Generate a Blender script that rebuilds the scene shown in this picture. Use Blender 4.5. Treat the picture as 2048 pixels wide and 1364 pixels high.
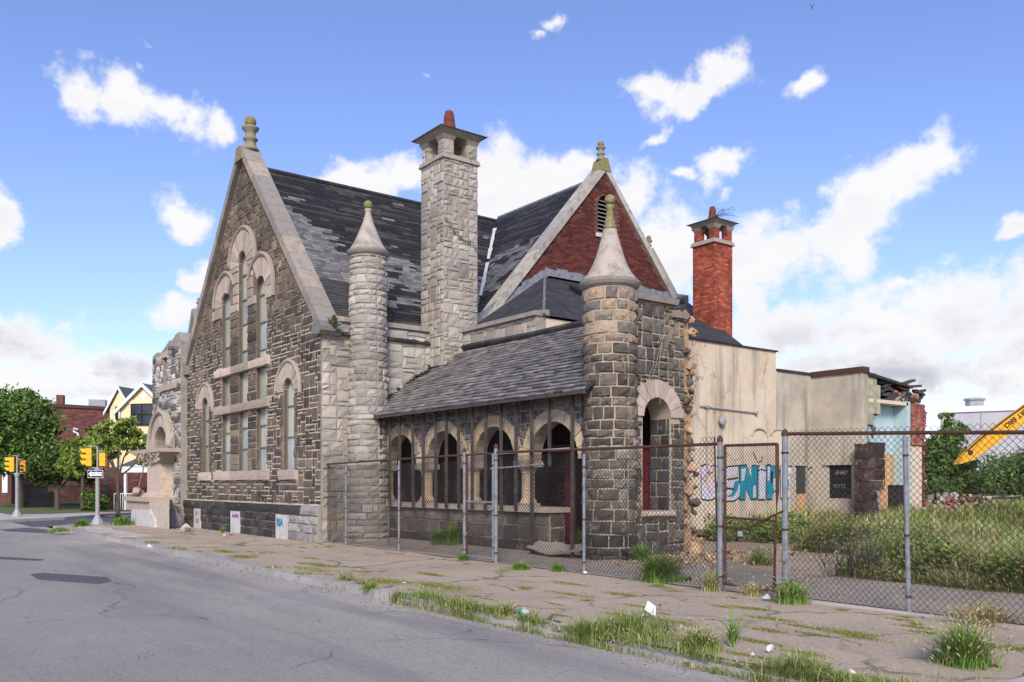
import bpy, bmesh, math, random
import numpy as np
from mathutils import Vector, Matrix
from mathutils import noise as mn

for o in list(bpy.data.objects): bpy.data.objects.remove(o)
scene = bpy.context.scene
COL = scene.collection
R = math.radians

# ---------------------------------------------------------------- camera
EYE = 1.6
cam_data = bpy.data.cameras.new('camera')
cam = bpy.data.objects.new('camera', cam_data); COL.objects.link(cam)
cam.location = (0, 0, EYE)
HEAD = math.atan2(1754, 1334)            # heading, anticlockwise from +y
cam.rotation_euler = (R(90), 0, HEAD)
cam_data.sensor_width = 36; cam_data.lens = 36*1754/2048
cam_data.shift_y = 285/2048
cam_data.clip_start = 0.1; cam_data.clip_end = 2000
scene.camera = cam

# ---------------------------------------------------------------- sky, sun, exposure
SUN_DIR = Vector((0.66, -0.55, 0.60)).normalized()
SUN_EL = math.asin(SUN_DIR.z); SUN_AZ = math.atan2(SUN_DIR.x, SUN_DIR.y)
world = bpy.data.worlds.new('World'); scene.world = world; world.use_nodes = True
SKY_STRENGTH = 0.105
CLOUD_RADIANCE = 0.56
sun_data = bpy.data.lights.new('sun', 'SUN'); sun_data.energy = 2.4; sun_data.angle = R(20)
sun_data.color = (1.0, 0.915, 0.80)
sun = bpy.data.objects.new('sun', sun_data); COL.objects.link(sun)
sun.rotation_euler = SUN_DIR.to_track_quat('Z', 'Y').to_euler(); sun.location = (30, -20, 60)
vs = scene.view_settings
vs.view_transform = 'Standard'; vs.look = 'None'; vs.gamma = 1; vs.exposure = 0.82
vs.use_curve_mapping = False
scene.cycles.max_bounces = 6; scene.cycles.diffuse_bounces = 3; scene.cycles.transparent_max_bounces = 6
scene.cycles.use_denoising = True

def az_el(px, py):
    t = (px-1024)/1754; e = (967-py)/1754
    az = math.atan(t) - HEAD               # clockwise from +y
    return az, math.atan2(e, math.sqrt(1+t*t))

def build_world():
    nt = world.node_tree; N = nt.nodes; L = nt.links
    N.clear()
    def node(t, **kw):
        n = N.new(t)
        for k, v in kw.items(): setattr(n, k, v)
        return n
    def math_(op, a, b=None, c=None):
        n = node('ShaderNodeMath', operation=op)
        for i, v in enumerate((a, b, c)):
            if v is None: continue
            if isinstance(v, (int, float)): n.inputs[i].default_value = v
            else: L.new(v, n.inputs[i])
        return n.outputs[0]
    tc = node('ShaderNodeTexCoord')
    nrm = node('ShaderNodeVectorMath', operation='NORMALIZE'); L.new(tc.outputs['Generated'], nrm.inputs[0])
    sep = node('ShaderNodeSeparateXYZ'); L.new(nrm.outputs[0], sep.inputs[0])
    az = math_('ARCTAN2', sep.outputs[0], sep.outputs[1])
    el = math_('ARCSINE', sep.outputs[2])
    comb = node('ShaderNodeCombineXYZ'); L.new(az, comb.inputs[0]); L.new(el, comb.inputs[1])
    # warp so that cloud outlines billow
    def noise(scale, detail, rough, src, off=(0, 0, 0), sc=(1, 1, 1)):
        mp = node('ShaderNodeMapping'); mp.inputs['Location'].default_value = off; mp.inputs['Scale'].default_value = sc
        L.new(src, mp.inputs[0])
        n = node('ShaderNodeTexNoise'); n.inputs['Scale'].default_value = scale
        n.inputs['Detail'].default_value = detail; n.inputs['Roughness'].default_value = rough
        L.new(mp.outputs[0], n.inputs['Vector']); return n
    w = noise(16, 4, .6, nrm.outputs[0], (3, 1, 2))
    ws = node('ShaderNodeVectorMath', operation='SUBTRACT'); L.new(w.outputs['Color'], ws.inputs[0]); ws.inputs[1].default_value = (.5, .5, .5)
    wm = node('ShaderNodeVectorMath', operation='MULTIPLY_ADD'); L.new(ws.outputs[0], wm.inputs[0]); wm.inputs[1].default_value = (.075, .06, 0); L.new(comb.outputs[0], wm.inputs[2])
    pos = wm.outputs[0]
    # where the clouds stand: px, py, half width, half height, tilt (deg, + = right end up), weight
    blobs = [(160,185,85,62,0),(265,195,85,58,-10),(350,225,80,42,-20),(425,250,50,30,-15),(310,85,60,22,-35,.62),(300,130,70,30,-10,.60),
      (364,436,58,50,0),(5,432,50,55,0),(20,690,260,62,-4),(200,735,190,50,0),(60,770,300,30,0),(350,620,75,34,10),(395,555,38,32,20),
      (720,375,110,40,10),(810,345,70,45,0),(1000,370,120,85,0),(1090,400,110,85,0),(1170,330,90,42,0,.85),(1245,390,85,75,0,.9),
      (1105,45,34,24,0,.8),(1078,78,34,16,0,.7),(1300,190,70,42,-25),(1372,205,60,34,10),(1440,148,78,48,0),(1318,272,56,24,12,.85),
      (1450,340,58,34,0),(1364,342,48,20,0,.8),(1622,168,58,28,10,.85),(1815,335,95,66,20),(1735,405,85,70,40),(1690,478,85,60,30),(1640,480,90,44,10),
      (1540,510,130,85,0),(1490,580,60,70,0),(1340,520,110,120,0),(2040,455,56,30,15),(1800,572,80,22,6,.8),(1690,580,50,16,6,.62),
      (1560,660,170,62,10),(1720,660,210,80,0),(1900,640,210,90,8),(2060,640,220,110,10),(1800,740,420,75,0),(2080,750,400,90,0),(700,620,200,60,0,.8),
      (840,160,40,30,40,.56),(1460,390,60,18,8,.58),(560,800,300,40,0,.8),(1690,320,40,14,10,.56)]
    # the same kind of cloud goes on round the rest of the horizon
    rnd = random.Random(5)
    fld = None
    def add(azc, elc, rx, ry, rot, wgt):
        nonlocal fld
        mp = node('ShaderNodeMapping', vector_type='TEXTURE')
        mp.inputs['Location'].default_value = (azc, elc, 0)
        mp.inputs['Rotation'].default_value = (0, 0, R(rot)); mp.inputs['Scale'].default_value = (rx, ry, 1)
        L.new(pos, mp.inputs[0])
        ln = node('ShaderNodeVectorMath', operation='LENGTH'); L.new(mp.outputs[0], ln.inputs[0])
        v = math_('SUBTRACT', wgt, math_('MULTIPLY', ln.outputs['Value'], .5))
        fld = v if fld is None else math_('SMOOTH_MAX', fld, v, .06)
    for b in blobs:
        a, e = az_el(b[0], b[1]); k = math.cos(math.atan((b[0]-1024)/1754))
        add(a, e, b[2]/1754*k*k*1.05, b[3]/1754*k*1.05, b[4], b[5] if len(b) > 5 else 1.0)
    for i in range(26):
        a = -HEAD + .75 + rnd.random()*(2*math.pi-1.5)
        if a > math.pi: a -= 2*math.pi
        e = .08+rnd.random()**1.5*1.0
        add(a, e, .08+rnd.random()*.14, .04+rnd.random()*.06, rnd.uniform(-15, 15), .95)
    n1 = noise(17, 9, .60, nrm.outputs[0], (0, 0, 0), (1, 1, 1.25))
    nn = math_('MULTIPLY', math_('SUBTRACT', n1.outputs['Fac'], .5), .92)
    n3 = noise(58, 5, .6, nrm.outputs[0], (1, 4, 2))
    nn = math_('MULTIPLY_ADD', math_('SUBTRACT', n3.outputs['Fac'], .5), .34, nn)
    dens = math_('ADD', math_('SUBTRACT', fld, .50), nn)
    mr = node('ShaderNodeMapRange', interpolation_type='SMOOTHSTEP')
    L.new(dens, mr.inputs[0]); mr.inputs[1].default_value = -.06; mr.inputs[2].default_value = .27
    # grey undersides: thick cloud seen from below, with its own billows
    n2 = noise(9, 6, .6, nrm.outputs[0], (5, 2, .03), (1, 1, 2.4))
    g = node('ShaderNodeMapRange', interpolation_type='SMOOTHSTEP')
    L.new(n2.outputs['Fac'], g.inputs[0]); g.inputs[1].default_value = .38; g.inputs[2].default_value = .62
    low = node('ShaderNodeMapRange', interpolation_type='SMOOTHSTEP'); L.new(el, low.inputs[0])
    low.inputs[1].default_value = .20; low.inputs[2].default_value = .09
    th = node('ShaderNodeMapRange'); L.new(dens, th.inputs[0]); th.inputs[1].default_value = .12; th.inputs[2].default_value = .45
    gf = math_('MULTIPLY', math_('MULTIPLY', g.outputs[0], th.outputs[0]), math_('MULTIPLY_ADD', low.outputs[0], .80, .14))
    cc = node('ShaderNodeMix', data_type='RGBA'); L.new(gf, cc.inputs[0])
    cc.inputs[6].default_value = (.98, .98, 1.0, 1); cc.inputs[7].default_value = (.50, .52, .63, 1)
    sky = node('ShaderNodeTexSky', sky_type='NISHITA'); sky.sun_disc = False
    sky.sun_elevation = SUN_EL; sky.sun_rotation = SUN_AZ; sky.air_density = 1.0; sky.dust_density = .6; sky.ozone_density = 3.0
    sm = node('ShaderNodeMix', data_type='RGBA', blend_type='MULTIPLY'); sm.inputs[0].default_value = 1
    L.new(sky.outputs[0], sm.inputs[6]); sm.inputs[7].default_value = (1.03, .965, 1.20, 1)
    bs = node('ShaderNodeBackground'); L.new(sm.outputs[2], bs.inputs[0]); bs.inputs[1].default_value = SKY_STRENGTH
    bc = node('ShaderNodeBackground'); L.new(cc.outputs[2], bc.inputs[0]); bc.inputs[1].default_value = CLOUD_RADIANCE
    mx = node('ShaderNodeMixShader'); L.new(mr.outputs[0], mx.inputs[0]); L.new(bs.outputs[0], mx.inputs[1]); L.new(bc.outputs[0], mx.inputs[2])
    out = node('ShaderNodeOutputWorld'); L.new(mx.outputs[0], out.inputs[0])
build_world()

# ---------------------------------------------------------------- materials
def mat(name, base=(.5, .5, .5), rough=.9, attr=False, n1=None, n2=None, streak=None, bump=None, spec=.3, metallic=0,
        spots=None, cracks=None, zmix=None, ymix=None, grain=None):
    """n1/n2 = (scale, colour, low, high): blotches of another colour; streak: the same, drawn out vertically;
    bump = (scale, strength, distance); cracks = (scale, colour, width); zmix = (z0, z1, colour): colour by course height + noise"""
    m = bpy.data.materials.new(name); m.use_nodes = True
    nt = m.node_tree; N = nt.nodes; L = nt.links
    b = N['Principled BSDF']
    b.inputs['Roughness'].default_value = rough; b.inputs['Specular IOR Level'].default_value = spec; b.inputs['Metallic'].default_value = metallic
    geo = N.new('ShaderNodeNewGeometry')
    if attr:
        a = N.new('ShaderNodeAttribute'); a.attribute_name = 'col'; col = a.outputs['Color']
    else:
        c = N.new('ShaderNodeRGB'); c.outputs[0].default_value = (*base, 1); col = c.outputs[0]
    def fac_noise(scale, lo, hi, sc=(1, 1, 1), detail=6):
        mp = N.new('ShaderNodeMapping'); mp.inputs['Scale'].default_value = sc; L.new(geo.outputs['Position'], mp.inputs[0])
        n = N.new('ShaderNodeTexNoise'); n.inputs['Scale'].default_value = scale; n.inputs['Detail'].default_value = detail; n.inputs['Roughness'].default_value = .65
        L.new(mp.outputs[0], n.inputs['Vector'])
        r = N.new('ShaderNodeMapRange'); r.inputs[1].default_value = lo; r.inputs[2].default_value = hi
        L.new(n.outputs['Fac'], r.inputs[0]); return r.outputs[0]
    def mixc(fac, c1, c2, mode='MIX'):
        x = N.new('ShaderNodeMix'); x.data_type = 'RGBA'; x.blend_type = mode
        if isinstance(fac, (int, float)): x.inputs[0].default_value = fac
        else: L.new(fac, x.inputs[0])
        L.new(c1, x.inputs[6])
        if isinstance(c2, tuple): x.inputs[7].default_value = (*c2, 1)
        else: L.new(c2, x.inputs[7])
        return x.outputs[2]
    if zmix:
        sp = N.new('ShaderNodeSeparateXYZ'); L.new(geo.outputs['Position'], sp.inputs[0])
        nz = fac_noise(1.3, 0, 1)
        ad = N.new('ShaderNodeMath'); ad.operation = 'MULTIPLY_ADD'; L.new(nz, ad.inputs[0]); ad.inputs[1].default_value = 3.0; L.new(sp.outputs[2], ad.inputs[2])
        r = N.new('ShaderNodeMapRange'); r.inputs[1].default_value = zmix[0]+1.5; r.inputs[2].default_value = zmix[1]+1.5; L.new(ad.outputs[0], r.inputs[0])
        col = mixc(r.outputs[0], col, zmix[2])
    if ymix:
        sp = N.new('ShaderNodeSeparateXYZ'); L.new(geo.outputs['Position'], sp.inputs[0])
        nz = fac_noise(.45, 0, 1)
        ad = N.new('ShaderNodeMath'); ad.operation = 'MULTIPLY_ADD'; L.new(nz, ad.inputs[0]); ad.inputs[1].default_value = 3.2; L.new(sp.outputs[1], ad.inputs[2])
        r = N.new('ShaderNodeMapRange'); r.inputs[1].default_value = ymix[0]+1.6; r.inputs[2].default_value = ymix[1]+1.6; L.new(ad.outputs[0], r.inputs[0])
        col = mixc(r.outputs[0], col, ymix[2])
    for n in (n1, n2):
        if n: col = mixc(fac_noise(n[0], n[2], n[3]), col, n[1])
    if grain:      # wheel-worn bands along the street
        col = mixc(fac_noise(grain[0], grain[2], grain[3], (.12, 1, 1)), col, grain[1])
    if streak:
        col = mixc(fac_noise(streak[0], streak[2], streak[3], (1, 1, .09)), col, streak[1])
    if cracks:
        for k, (sc, wd) in enumerate(((cracks[0], cracks[2]), (cracks[0]*2.3, cracks[2]*.8))):
            wv = N.new('ShaderNodeTexNoise'); wv.inputs['Scale'].default_value = 1.6; wv.inputs['Detail'].default_value = 5; L.new(geo.outputs['Position'], wv.inputs['Vector'])
            va = N.new('ShaderNodeVectorMath'); va.operation = 'MULTIPLY_ADD'; L.new(wv.outputs['Color'], va.inputs[0]); va.inputs[1].default_value = (.9, .9, 0); L.new(geo.outputs['Position'], va.inputs[2])
            vo = N.new('ShaderNodeTexVoronoi'); vo.feature = 'DISTANCE_TO_EDGE'; vo.inputs['Scale'].default_value = sc; L.new(va.outputs[0], vo.inputs['Vector'])
            r = N.new('ShaderNodeMapRange'); r.inputs[1].default_value = wd; r.inputs[2].default_value = wd*.3; L.new(vo.outputs['Distance'], r.inputs[0])
            br = fac_noise(.55 if k == 0 else .8, .42 if k == 0 else .52, .6)
            mu = N.new('ShaderNodeMath'); mu.operation = 'MULTIPLY'; L.new(r.outputs[0], mu.inputs[0]); L.new(br, mu.inputs[1])
            col = mixc(mu.outputs[0], col, cracks[1])
    if spots:
        vo = N.new('ShaderNodeTexVoronoi'); vo.inputs['Scale'].default_value = spots[0]; L.new(geo.outputs['Position'], vo.inputs['Vector'])
        r = N.new('ShaderNodeMapRange'); r.inputs[1].default_value = spots[2]; r.inputs[2].default_value = spots[2]*.6; L.new(vo.outputs['Distance'], r.inputs[0])
        col = mixc(r.outputs[0], col, spots[1])
    L.new(col, b.inputs['Base Color'])
    if bump:
        nb = N.new('ShaderNodeTexNoise'); nb.inputs['Scale'].default_value = bump[0]; nb.inputs['Detail'].default_value = 8; nb.inputs['Roughness'].default_value = .7
        L.new(geo.outputs['Position'], nb.inputs['Vector'])
        bn = N.new('ShaderNodeBump'); bn.inputs['Strength'].default_value = bump[1]; bn.inputs['Distance'].default_value = bump[2]
        L.new(nb.outputs['Fac'], bn.inputs['Height']); L.new(bn.outputs[0], b.inputs['Normal'])
    return m

M = {}
M['rubble'] = mat('dark_stone', attr=True, n1=(11, (.035, .032, .03), .5, .78), n2=(5.0, (.33, .29, .23), .58, .80), bump=(24, .8, .02))
M['granite'] = mat('grey_granite', attr=True, n1=(14, (.24, .225, .21), .54, .80), n2=(40, (.66, .61, .52), .55, .75), streak=(3, (.17, .15, .13), .62, .85), bump=(20, .7, .015))
M['mortar'] = mat('pale_mortar', (.50, .435, .34), n1=(5, (.22, .185, .145), .52, .76), bump=(50, .5, .01), zmix=(5.8, 7.8, (.13, .105, .075)))
M['mortar_grey'] = mat('grey_mortar', (.30, .27, .225), n1=(4, (.18, .16, .13), .48, .72), bump=(50, .5, .01))
M['mortar_cream'] = mat('cream_mortar', (.36, .30, .22), n1=(5, (.24, .20, .16), .55, .75), bump=(50, .5, .01))
M['pink'] = mat('pinkish_limestone', attr=True, n1=(6, (.30, .255, .21), .5, .75), streak=(5, (.20, .17, .14), .58, .8), bump=(30, .6, .015))
M['cope'] = mat('weathered_coping_stone', attr=True, n1=(4, (.20, .18, .16), .48, .72), streak=(6, (.14, .125, .11), .55, .8), n2=(9, (.33, .30, .26), .55, .75), bump=(30, .5, .01))
M['moss'] = mat('mossy_stone', (.20, .172, .06), n1=(12, (.30, .27, .20), .46, .68), n2=(25, (.12, .10, .04), .55, .75), bump=(50, .7, .01))
M['brick'] = mat('red_brick', attr=True, n1=(2.2, (.03, .014, .012), .50, .76), n2=(5, (.20, .055, .038), .60, .82), bump=(60, .5, .006))
M['brick_bright'] = mat('bright_red_brick', attr=True, n1=(2.0, (.13, .03, .02), .50, .72), streak=(3, (.07, .018, .013), .56, .76), bump=(60, .5, .006))
M['brick_joint'] = mat('dark_brick_joint', (.16, .075, .055), n1=(5, (.08, .03, .025), .4, .7))
M['roofslate'] = mat('roof_shingles', attr=True, n1=(7, (.022, .02, .019), .55, .8), rough=.62, bump=(40, .4, .006), spec=.4)
M['porchslate'] = mat('porch_slates', attr=True, n1=(10, (.05, .048, .05), .55, .8), rough=.6, bump=(40, .5, .006), spec=.4)
M['roofdark'] = mat('tarred_roof_felt', (.035, .035, .038), rough=.75, n1=(3, (.075, .07, .07), .5, .7), n2=(1.2, (.02, .02, .02), .5, .7), bump=(30, .4, .01))
M['flash'] = mat('silver_flashing', (.20, .215, .24), rough=.55, n1=(6, (.10, .11, .13), .45, .65), bump=(20, .5, .01))
M['whiteflash'] = mat('white_flashing', (.5, .5, .5), rough=.6, n1=(6, (.4, .4, .4), .55, .7))
M['stucco'] = mat('cream_stucco', (.58, .48, .35), n1=(.9, (.49, .37, .25), .45, .72), n2=(2.4, (.64, .57, .46), .5, .75), streak=(1.4, (.22, .20, .175), .54, .74), cracks=(.35, (.20, .17, .13), .006), bump=(18, .35, .02))
M['stuccogrey'] = mat('grey_stained_stucco', (.48, .42, .33), n1=(.8, (.33, .30, .245), .42, .66), streak=(1.5, (.13, .12, .11), .50, .70), bump=(18, .35, .02))
M['wood'] = mat('weathered_dark_timber', (.06, .053, .046), n1=(8, (.11, .10, .088), .5, .7), streak=(12, (.035, .03, .027), .5, .7), bump=(40, .4, .005))
M['iron'] = mat('black_iron', (.02, .02, .022), rough=.6)
M['rust'] = mat('rusted_steel', (.075, .035, .026), rough=.85, n1=(14, (.15, .06, .035), .5, .75), n2=(30, (.03, .018, .015), .5, .7), bump=(60, .4, .003))
M['galv'] = mat('galvanised_steel', (.24, .26, .28), rough=.55, metallic=.3, n1=(10, (.15, .16, .175), .42, .68), n2=(7, (.14, .065, .04), .58, .70), bump=(50, .3, .002))
M['wire'] = mat('dull_chain_link_wire', (.035, .027, .024), rough=.8, n1=(3, (.10, .09, .085), .5, .7))
M['wiremesh'] = mat('fine_wire_mesh', (.05, .045, .042), rough=.8)
M['asphalt'] = mat('worn_asphalt', (.255, .236, .210), rough=.9, n1=(.33, (.30, .272, .238), .42, .62), n2=(22, (.12, .116, .115), .48, .84), spots=(34, (.42, .395, .36), .25), grain=(.7, (.18, .172, .166), .48, .66), cracks=(.26, (.09, .082, .077), .0055), bump=(90, .5, .008), ymix=(3.0, 6.4, (.40, .365, .32)))
M['asphalt_dark'] = mat('fresh_asphalt_patch', (.085, .083, .092), rough=.9, n1=(2, (.11, .105, .11), .45, .7), bump=(90, .5, .006))
M['pave'] = mat('cracked_pavement', (.42, .337, .247), rough=.95, n1=(.6, (.335, .267, .196), .42, .66), n2=(20, (.19, .155, .12), .48, .84), spots=(32, (.56, .48, .38), .26), cracks=(.5, (.08, .065, .048), .022), bump=(70, .6, .01))
M['concrete'] = mat('pale_concrete', (.43, .395, .36), rough=.9, n1=(2, (.30, .27, .245), .5, .7), n2=(7, (.5, .47, .44), .55, .7), bump=(40, .4, .006))
M['kerb'] = mat('granite_kerb', attr=True, n1=(7, (.16, .15, .135), .5, .72), n2=(25, (.36, .34, .33), .5, .7), bump=(30, .6, .01))
M['soil'] = mat('dry_soil', (.33, .255, .18), n1=(1.1, (.40, .32, .23), .45, .66), n2=(5, (.20, .15, .10), .54, .76), spots=(14, (.46, .36, .26), .2), bump=(18, .9, .03))
M['slab'] = mat('dusty_concrete_apron', (.37, .31, .24), n1=(1.2, (.29, .24, .185), .45, .68), n2=(6, (.44, .375, .30), .52, .7), bump=(30, .5, .01))
M['rubblestone'] = mat('broken_orange_stone', attr=True, n1=(9, (.13, .085, .06), .5, .72), n2=(20, (.55, .40, .26), .55, .75), bump=(24, .9, .03))
M['whitepaint'] = mat('white_painted_board', (.52, .50, .49), n1=(4, (.38, .36, .35), .45, .7), streak=(8, (.30, .28, .27), .55, .75), bump=(30, .2, .005))
M['pane'] = mat('clouded_window_sheet', (.45, .455, .36), rough=.16, spec=.6, n1=(.7, (.39, .41, .33), .4, .66), streak=(4, (.52, .51, .42), .5, .7))
M['pane2'] = mat('clouded_blue_grey_sheet', (.40, .44, .42), rough=.12, spec=.7, n1=(.9, (.24, .28, .28), .4, .66), streak=(4, (.40, .42, .38), .5, .7))
M['pane3'] = mat('clouded_olive_sheet', (.40, .395, .30), rough=.2, spec=.5, n1=(.9, (.23, .235, .18), .4, .66), streak=(5, (.38, .36, .27), .5, .7))
M['frame'] = mat('olive_window_bars', (.17, .165, .13), rough=.6)
M['black'] = mat('black_hollow', (.008, .008, .009), rough=1, spec=0)  # near-black colour stands in for the shade inside hollows
M['inner'] = mat('shade_toned_inner', (.028, .025, .022), n1=(3, (.016, .014, .013), .4, .7), bump=(18, .8, .02))  # interior shade put into the wall colour as near-black
M['redpaint'] = mat('dark_red_paint', (.17, .014, .022), rough=.7, n1=(4, (.07, .01, .012), .45, .7))
M['leaf'] = mat('leaves', attr=True, rough=.65, spec=.25)
M['grass'] = mat('grass_blades', attr=True, rough=.75, spec=.15)
M['bark'] = mat('bark', (.10, .08, .06), n1=(8, (.05, .04, .03), .4, .7), bump=(25, .8, .02))
M['yellow'] = mat('signal_yellow', (.86, .42, .015), rough=.45)
M['boom'] = mat('machine_yellow', (.72, .36, .015), rough=.5, n1=(2.5, (.62, .30, .02), .5, .7), n2=(8, (.25, .14, .03), .64, .75))
M['steel'] = mat('painted_grey_steel', (.30, .31, .32), rough=.5, n1=(5, (.22, .22, .23), .5, .7))
M['white'] = mat('white_paint', (.72, .73, .74), rough=.6)
M['blackpaint'] = mat('black_paint', (.012, .012, .013), rough=.7)
M['teal'] = mat('teal_spray_paint', (.005, .22, .30), rough=.7, n1=(4, (.05, .36, .42), .55, .7))
M['silver'] = mat('silver_spray_paint', (.55, .54, .60), rough=.6, n1=(5, (.42, .40, .46), .5, .7))
M['purple'] = mat('purple_spray_paint', (.30, .10, .34), rough=.7)
M['pinkspray'] = mat('pink_spray_paint', (.62, .22, .48), rough=.7)
M['yellowwall'] = mat('pale_yellow_siding', (.80, .65, .39), rough=.8, n1=(1, (.76, .61, .36), .4, .7))
M['brownbrick'] = mat('brown_brick', attr=True, n1=(2, (.06, .03, .026), .5, .75))
M['grey_roof'] = mat('grey_shingle_roof', (.115, .12, .125), n1=(5, (.085, .088, .09), .4, .7), bump=(12, .4, .02))
M['darkglass'] = mat('dark_window_glass', (.03, .035, .045), rough=.12, spec=.6)
M['palewall'] = mat('pale_grey_wall', (.46, .46, .47), n1=(.3, (.40, .40, .42), .4, .7), streak=(.6, (.38, .38, .40), .5, .7))
M['blue_plaster'] = mat('light_blue_plaster', (.42, .54, .55), n1=(1.5, (.36, .48, .50), .45, .7), n2=(6, (.5, .55, .52), .6, .75))
M['tan_board'] = mat('tan_plywood', (.50, .30, .15), n1=(2, (.42, .24, .12), .45, .7), streak=(3, (.56, .38, .22), .5, .7))
M['cream_plaster'] = mat('cream_plaster', (.62, .52, .38), n1=(2, (.52, .42, .30), .5, .72))
M['shingle'] = mat('greenish_wall_tiles', attr=True, n1=(5, (.22, .21, .16), .5, .75), bump=(20, .5, .01))
M['terracotta'] = mat('terracotta_pot', (.15, .04, .03), n1=(10, (.13, .03, .025), .5, .7), n2=(25, (.20, .065, .05), .55, .72), bump=(40, .4, .01))
M['paper'] = mat('dirty_white_paper', (.66, .65, .63), n1=(15, (.5, .48, .45), .5, .7))
M['red'] = mat('red_cup', (.60, .012, .03), rough=.5)
M['green_label'] = mat('green_bottle_label', (.04, .42, .26), rough=.5)
M['plastic'] = mat('clear_plastic', (.62, .66, .66), rough=.25, spec=.6)
M['cardboard'] = mat('grey_cardboard', (.40, .37, .33))
M['bluegrey'] = mat('blue_grey_plastic', (.10, .11, .14), rough=.5)

# ---------------------------------------------------------------- mesh helpers
class MB:
    def __init__(s): s.v = []; s.f = []; s.c = []; s.m = []
    def add(s, vs_, fs, col=(.5, .5, .5), mi=0):
        o = len(s.v); s.v.extend(vs_)
        for f in fs: s.f.append(tuple(i+o for i in f)); s.c.append(col); s.m.append(mi)
    def box(s, x0, x1, y0, y1, z0, z1, col=(.5, .5, .5), mi=0):
        s.add([(x0,y0,z0),(x1,y0,z0),(x1,y1,z0),(x0,y1,z0),(x0,y0,z1),(x1,y0,z1),(x1,y1,z1),(x0,y1,z1)],
              [(3,2,1,0),(4,5,6,7),(0,1,5,4),(1,2,6,5),(2,3,7,6),(3,0,4,7)], col, mi)
    def hexa(s, p, col=(.5, .5, .5), mi=0):      # 8 corners, bottom ring then top ring
        s.add([tuple(q) for q in p], [(3,2,1,0),(4,5,6,7),(0,1,5,4),(1,2,6,5),(2,3,7,6),(3,0,4,7)], col, mi)
    def prism(s, poly, fn, d0, d1, col=(.5, .5, .5), mi=0):   # poly in (s,z); fn(s,z,depth); d1 is the outer side
        n = len(poly)
        vs_ = [fn(a, b, d0) for a, b in poly]+[fn(a, b, d1) for a, b in poly]
        s.add(vs_, [tuple(range(n))[::-1], tuple(range(n, 2*n))]+[(i, (i+1) % n, (i+1) % n+n, i+n) for i in range(n)], col, mi)
    def tube(s, pts, r, n=6, col=(.5, .5, .5), mi=0, cap=True):
        pts = [Vector(p) for p in pts]; rs = r if isinstance(r, (list, tuple)) else [r]*len(pts)
        vs_ = []
        for i, p in enumerate(pts):
            t = (pts[min(i+1, len(pts)-1)]-pts[max(i-1, 0)]).normalized()
            a = t.cross(Vector((0, 0, 1)))
            if a.length < .05: a = t.cross(Vector((1, 0, 0)))
            a.normalize(); b = t.cross(a)
            for k in range(n):
                q = 2*math.pi*k/n; w = p+(a*math.cos(q)+b*math.sin(q))*rs[i]; vs_.append(tuple(w))
        fs = []
        for i in range(len(pts)-1):
            for k in range(n):
                k2 = (k+1) % n; fs.append((i*n+k, i*n+k2, (i+1)*n+k2, (i+1)*n+k))
        if cap: fs += [tuple(range(n))[::-1], tuple(range((len(pts)-1)*n, len(pts)*n))]
        s.add(vs_, fs, col, mi)
    def lathe(s, prof, cx, cy, n=24, col=(.5, .5, .5), mi=0, zoff=0):
        vs_ = []
        for r, z in prof:
            for k in range(n):
                q = 2*math.pi*k/n; vs_.append((cx+r*math.cos(q), cy+r*math.sin(q), z+zoff))
        fs = []
        for i in range(len(prof)-1):
            for k in range(n):
                k2 = (k+1) % n; fs.append((i*n+k, i*n+k2, (i+1)*n+k2, (i+1)*n+k))
        fs += [tuple(range(n))[::-1], tuple(range((len(prof)-1)*n, len(prof)*n))]
        s.add(vs_, fs, col, mi)
    def build(s, name, mats, parent=None, smooth=False):
        me = bpy.data.meshes.new(name)
        me.from_pydata(s.v, [], s.f)
        for m in (mats if isinstance(mats, (list, tuple)) else [mats]): me.materials.append(m)
        if s.f:
            a = me.attributes.new('col', 'FLOAT_COLOR', 'FACE')
            a.data.foreach_set('color', np.array([(*c, 1) for c in s.c], dtype=np.float32).ravel())
            me.polygons.foreach_set('material_index', np.array(s.m, dtype=np.int32))
            if smooth: me.polygons.foreach_set('use_smooth', np.ones(len(s.f), dtype=bool))
        me.update()
        return link(name, me, parent)
def link(name, me, parent=None):
    o = bpy.data.objects.new(name, me); COL.objects.link(o)
    if parent is not None: o.parent = parent
    return o
def np_mesh(name, V, F, C, m, parent=None):       # quads or tris from arrays, one colour per face
    me = bpy.data.meshes.new(name); nf, k = F.shape
    me.vertices.add(len(V)); me.vertices.foreach_set('co', V.astype(np.float32).ravel())
    me.loops.add(nf*k); me.loops.foreach_set('vertex_index', F.astype(np.int32).ravel())
    me.polygons.add(nf); me.polygons.foreach_set('loop_start', (np.arange(nf)*k).astype(np.int32))
    me.materials.append(m)
    a = me.attributes.new('col', 'FLOAT_COLOR', 'FACE')
    C4 = np.ones((nf, 4), dtype=np.float32); C4[:, :3] = C; a.data.foreach_set('color', C4.ravel())
    me.update(); me.validate()
    return link(name, me, parent)
def empty(name, loc=(0, 0, 0)):
    # children are built in place, so the marker keeps its base point through the parent inverse
    o = bpy.data.objects.new(name, None); COL.objects.link(o); o.empty_display_size = .3
    return o
def tag(o, label, cat, group=None, kind=None):
    o['label'] = label
    if cat: o['category'] = cat
    if group: o['group'] = group
    if kind: o['kind'] = kind
    return o
def structure(o, label=None):
    o['kind'] = 'structure'
    if label: o['label'] = label
    return o
def stuff(o, label=None):
    o['kind'] = 'stuff'
    if label: o['label'] = label
    return o
def pm(o, sd, nd):        # plane map: s along sd, z up, depth along nd
    return lambda s, z, d: (o[0]+sd[0]*s+nd[0]*d, o[1]+sd[1]*s+nd[1]*d, o[2]+z)
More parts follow.
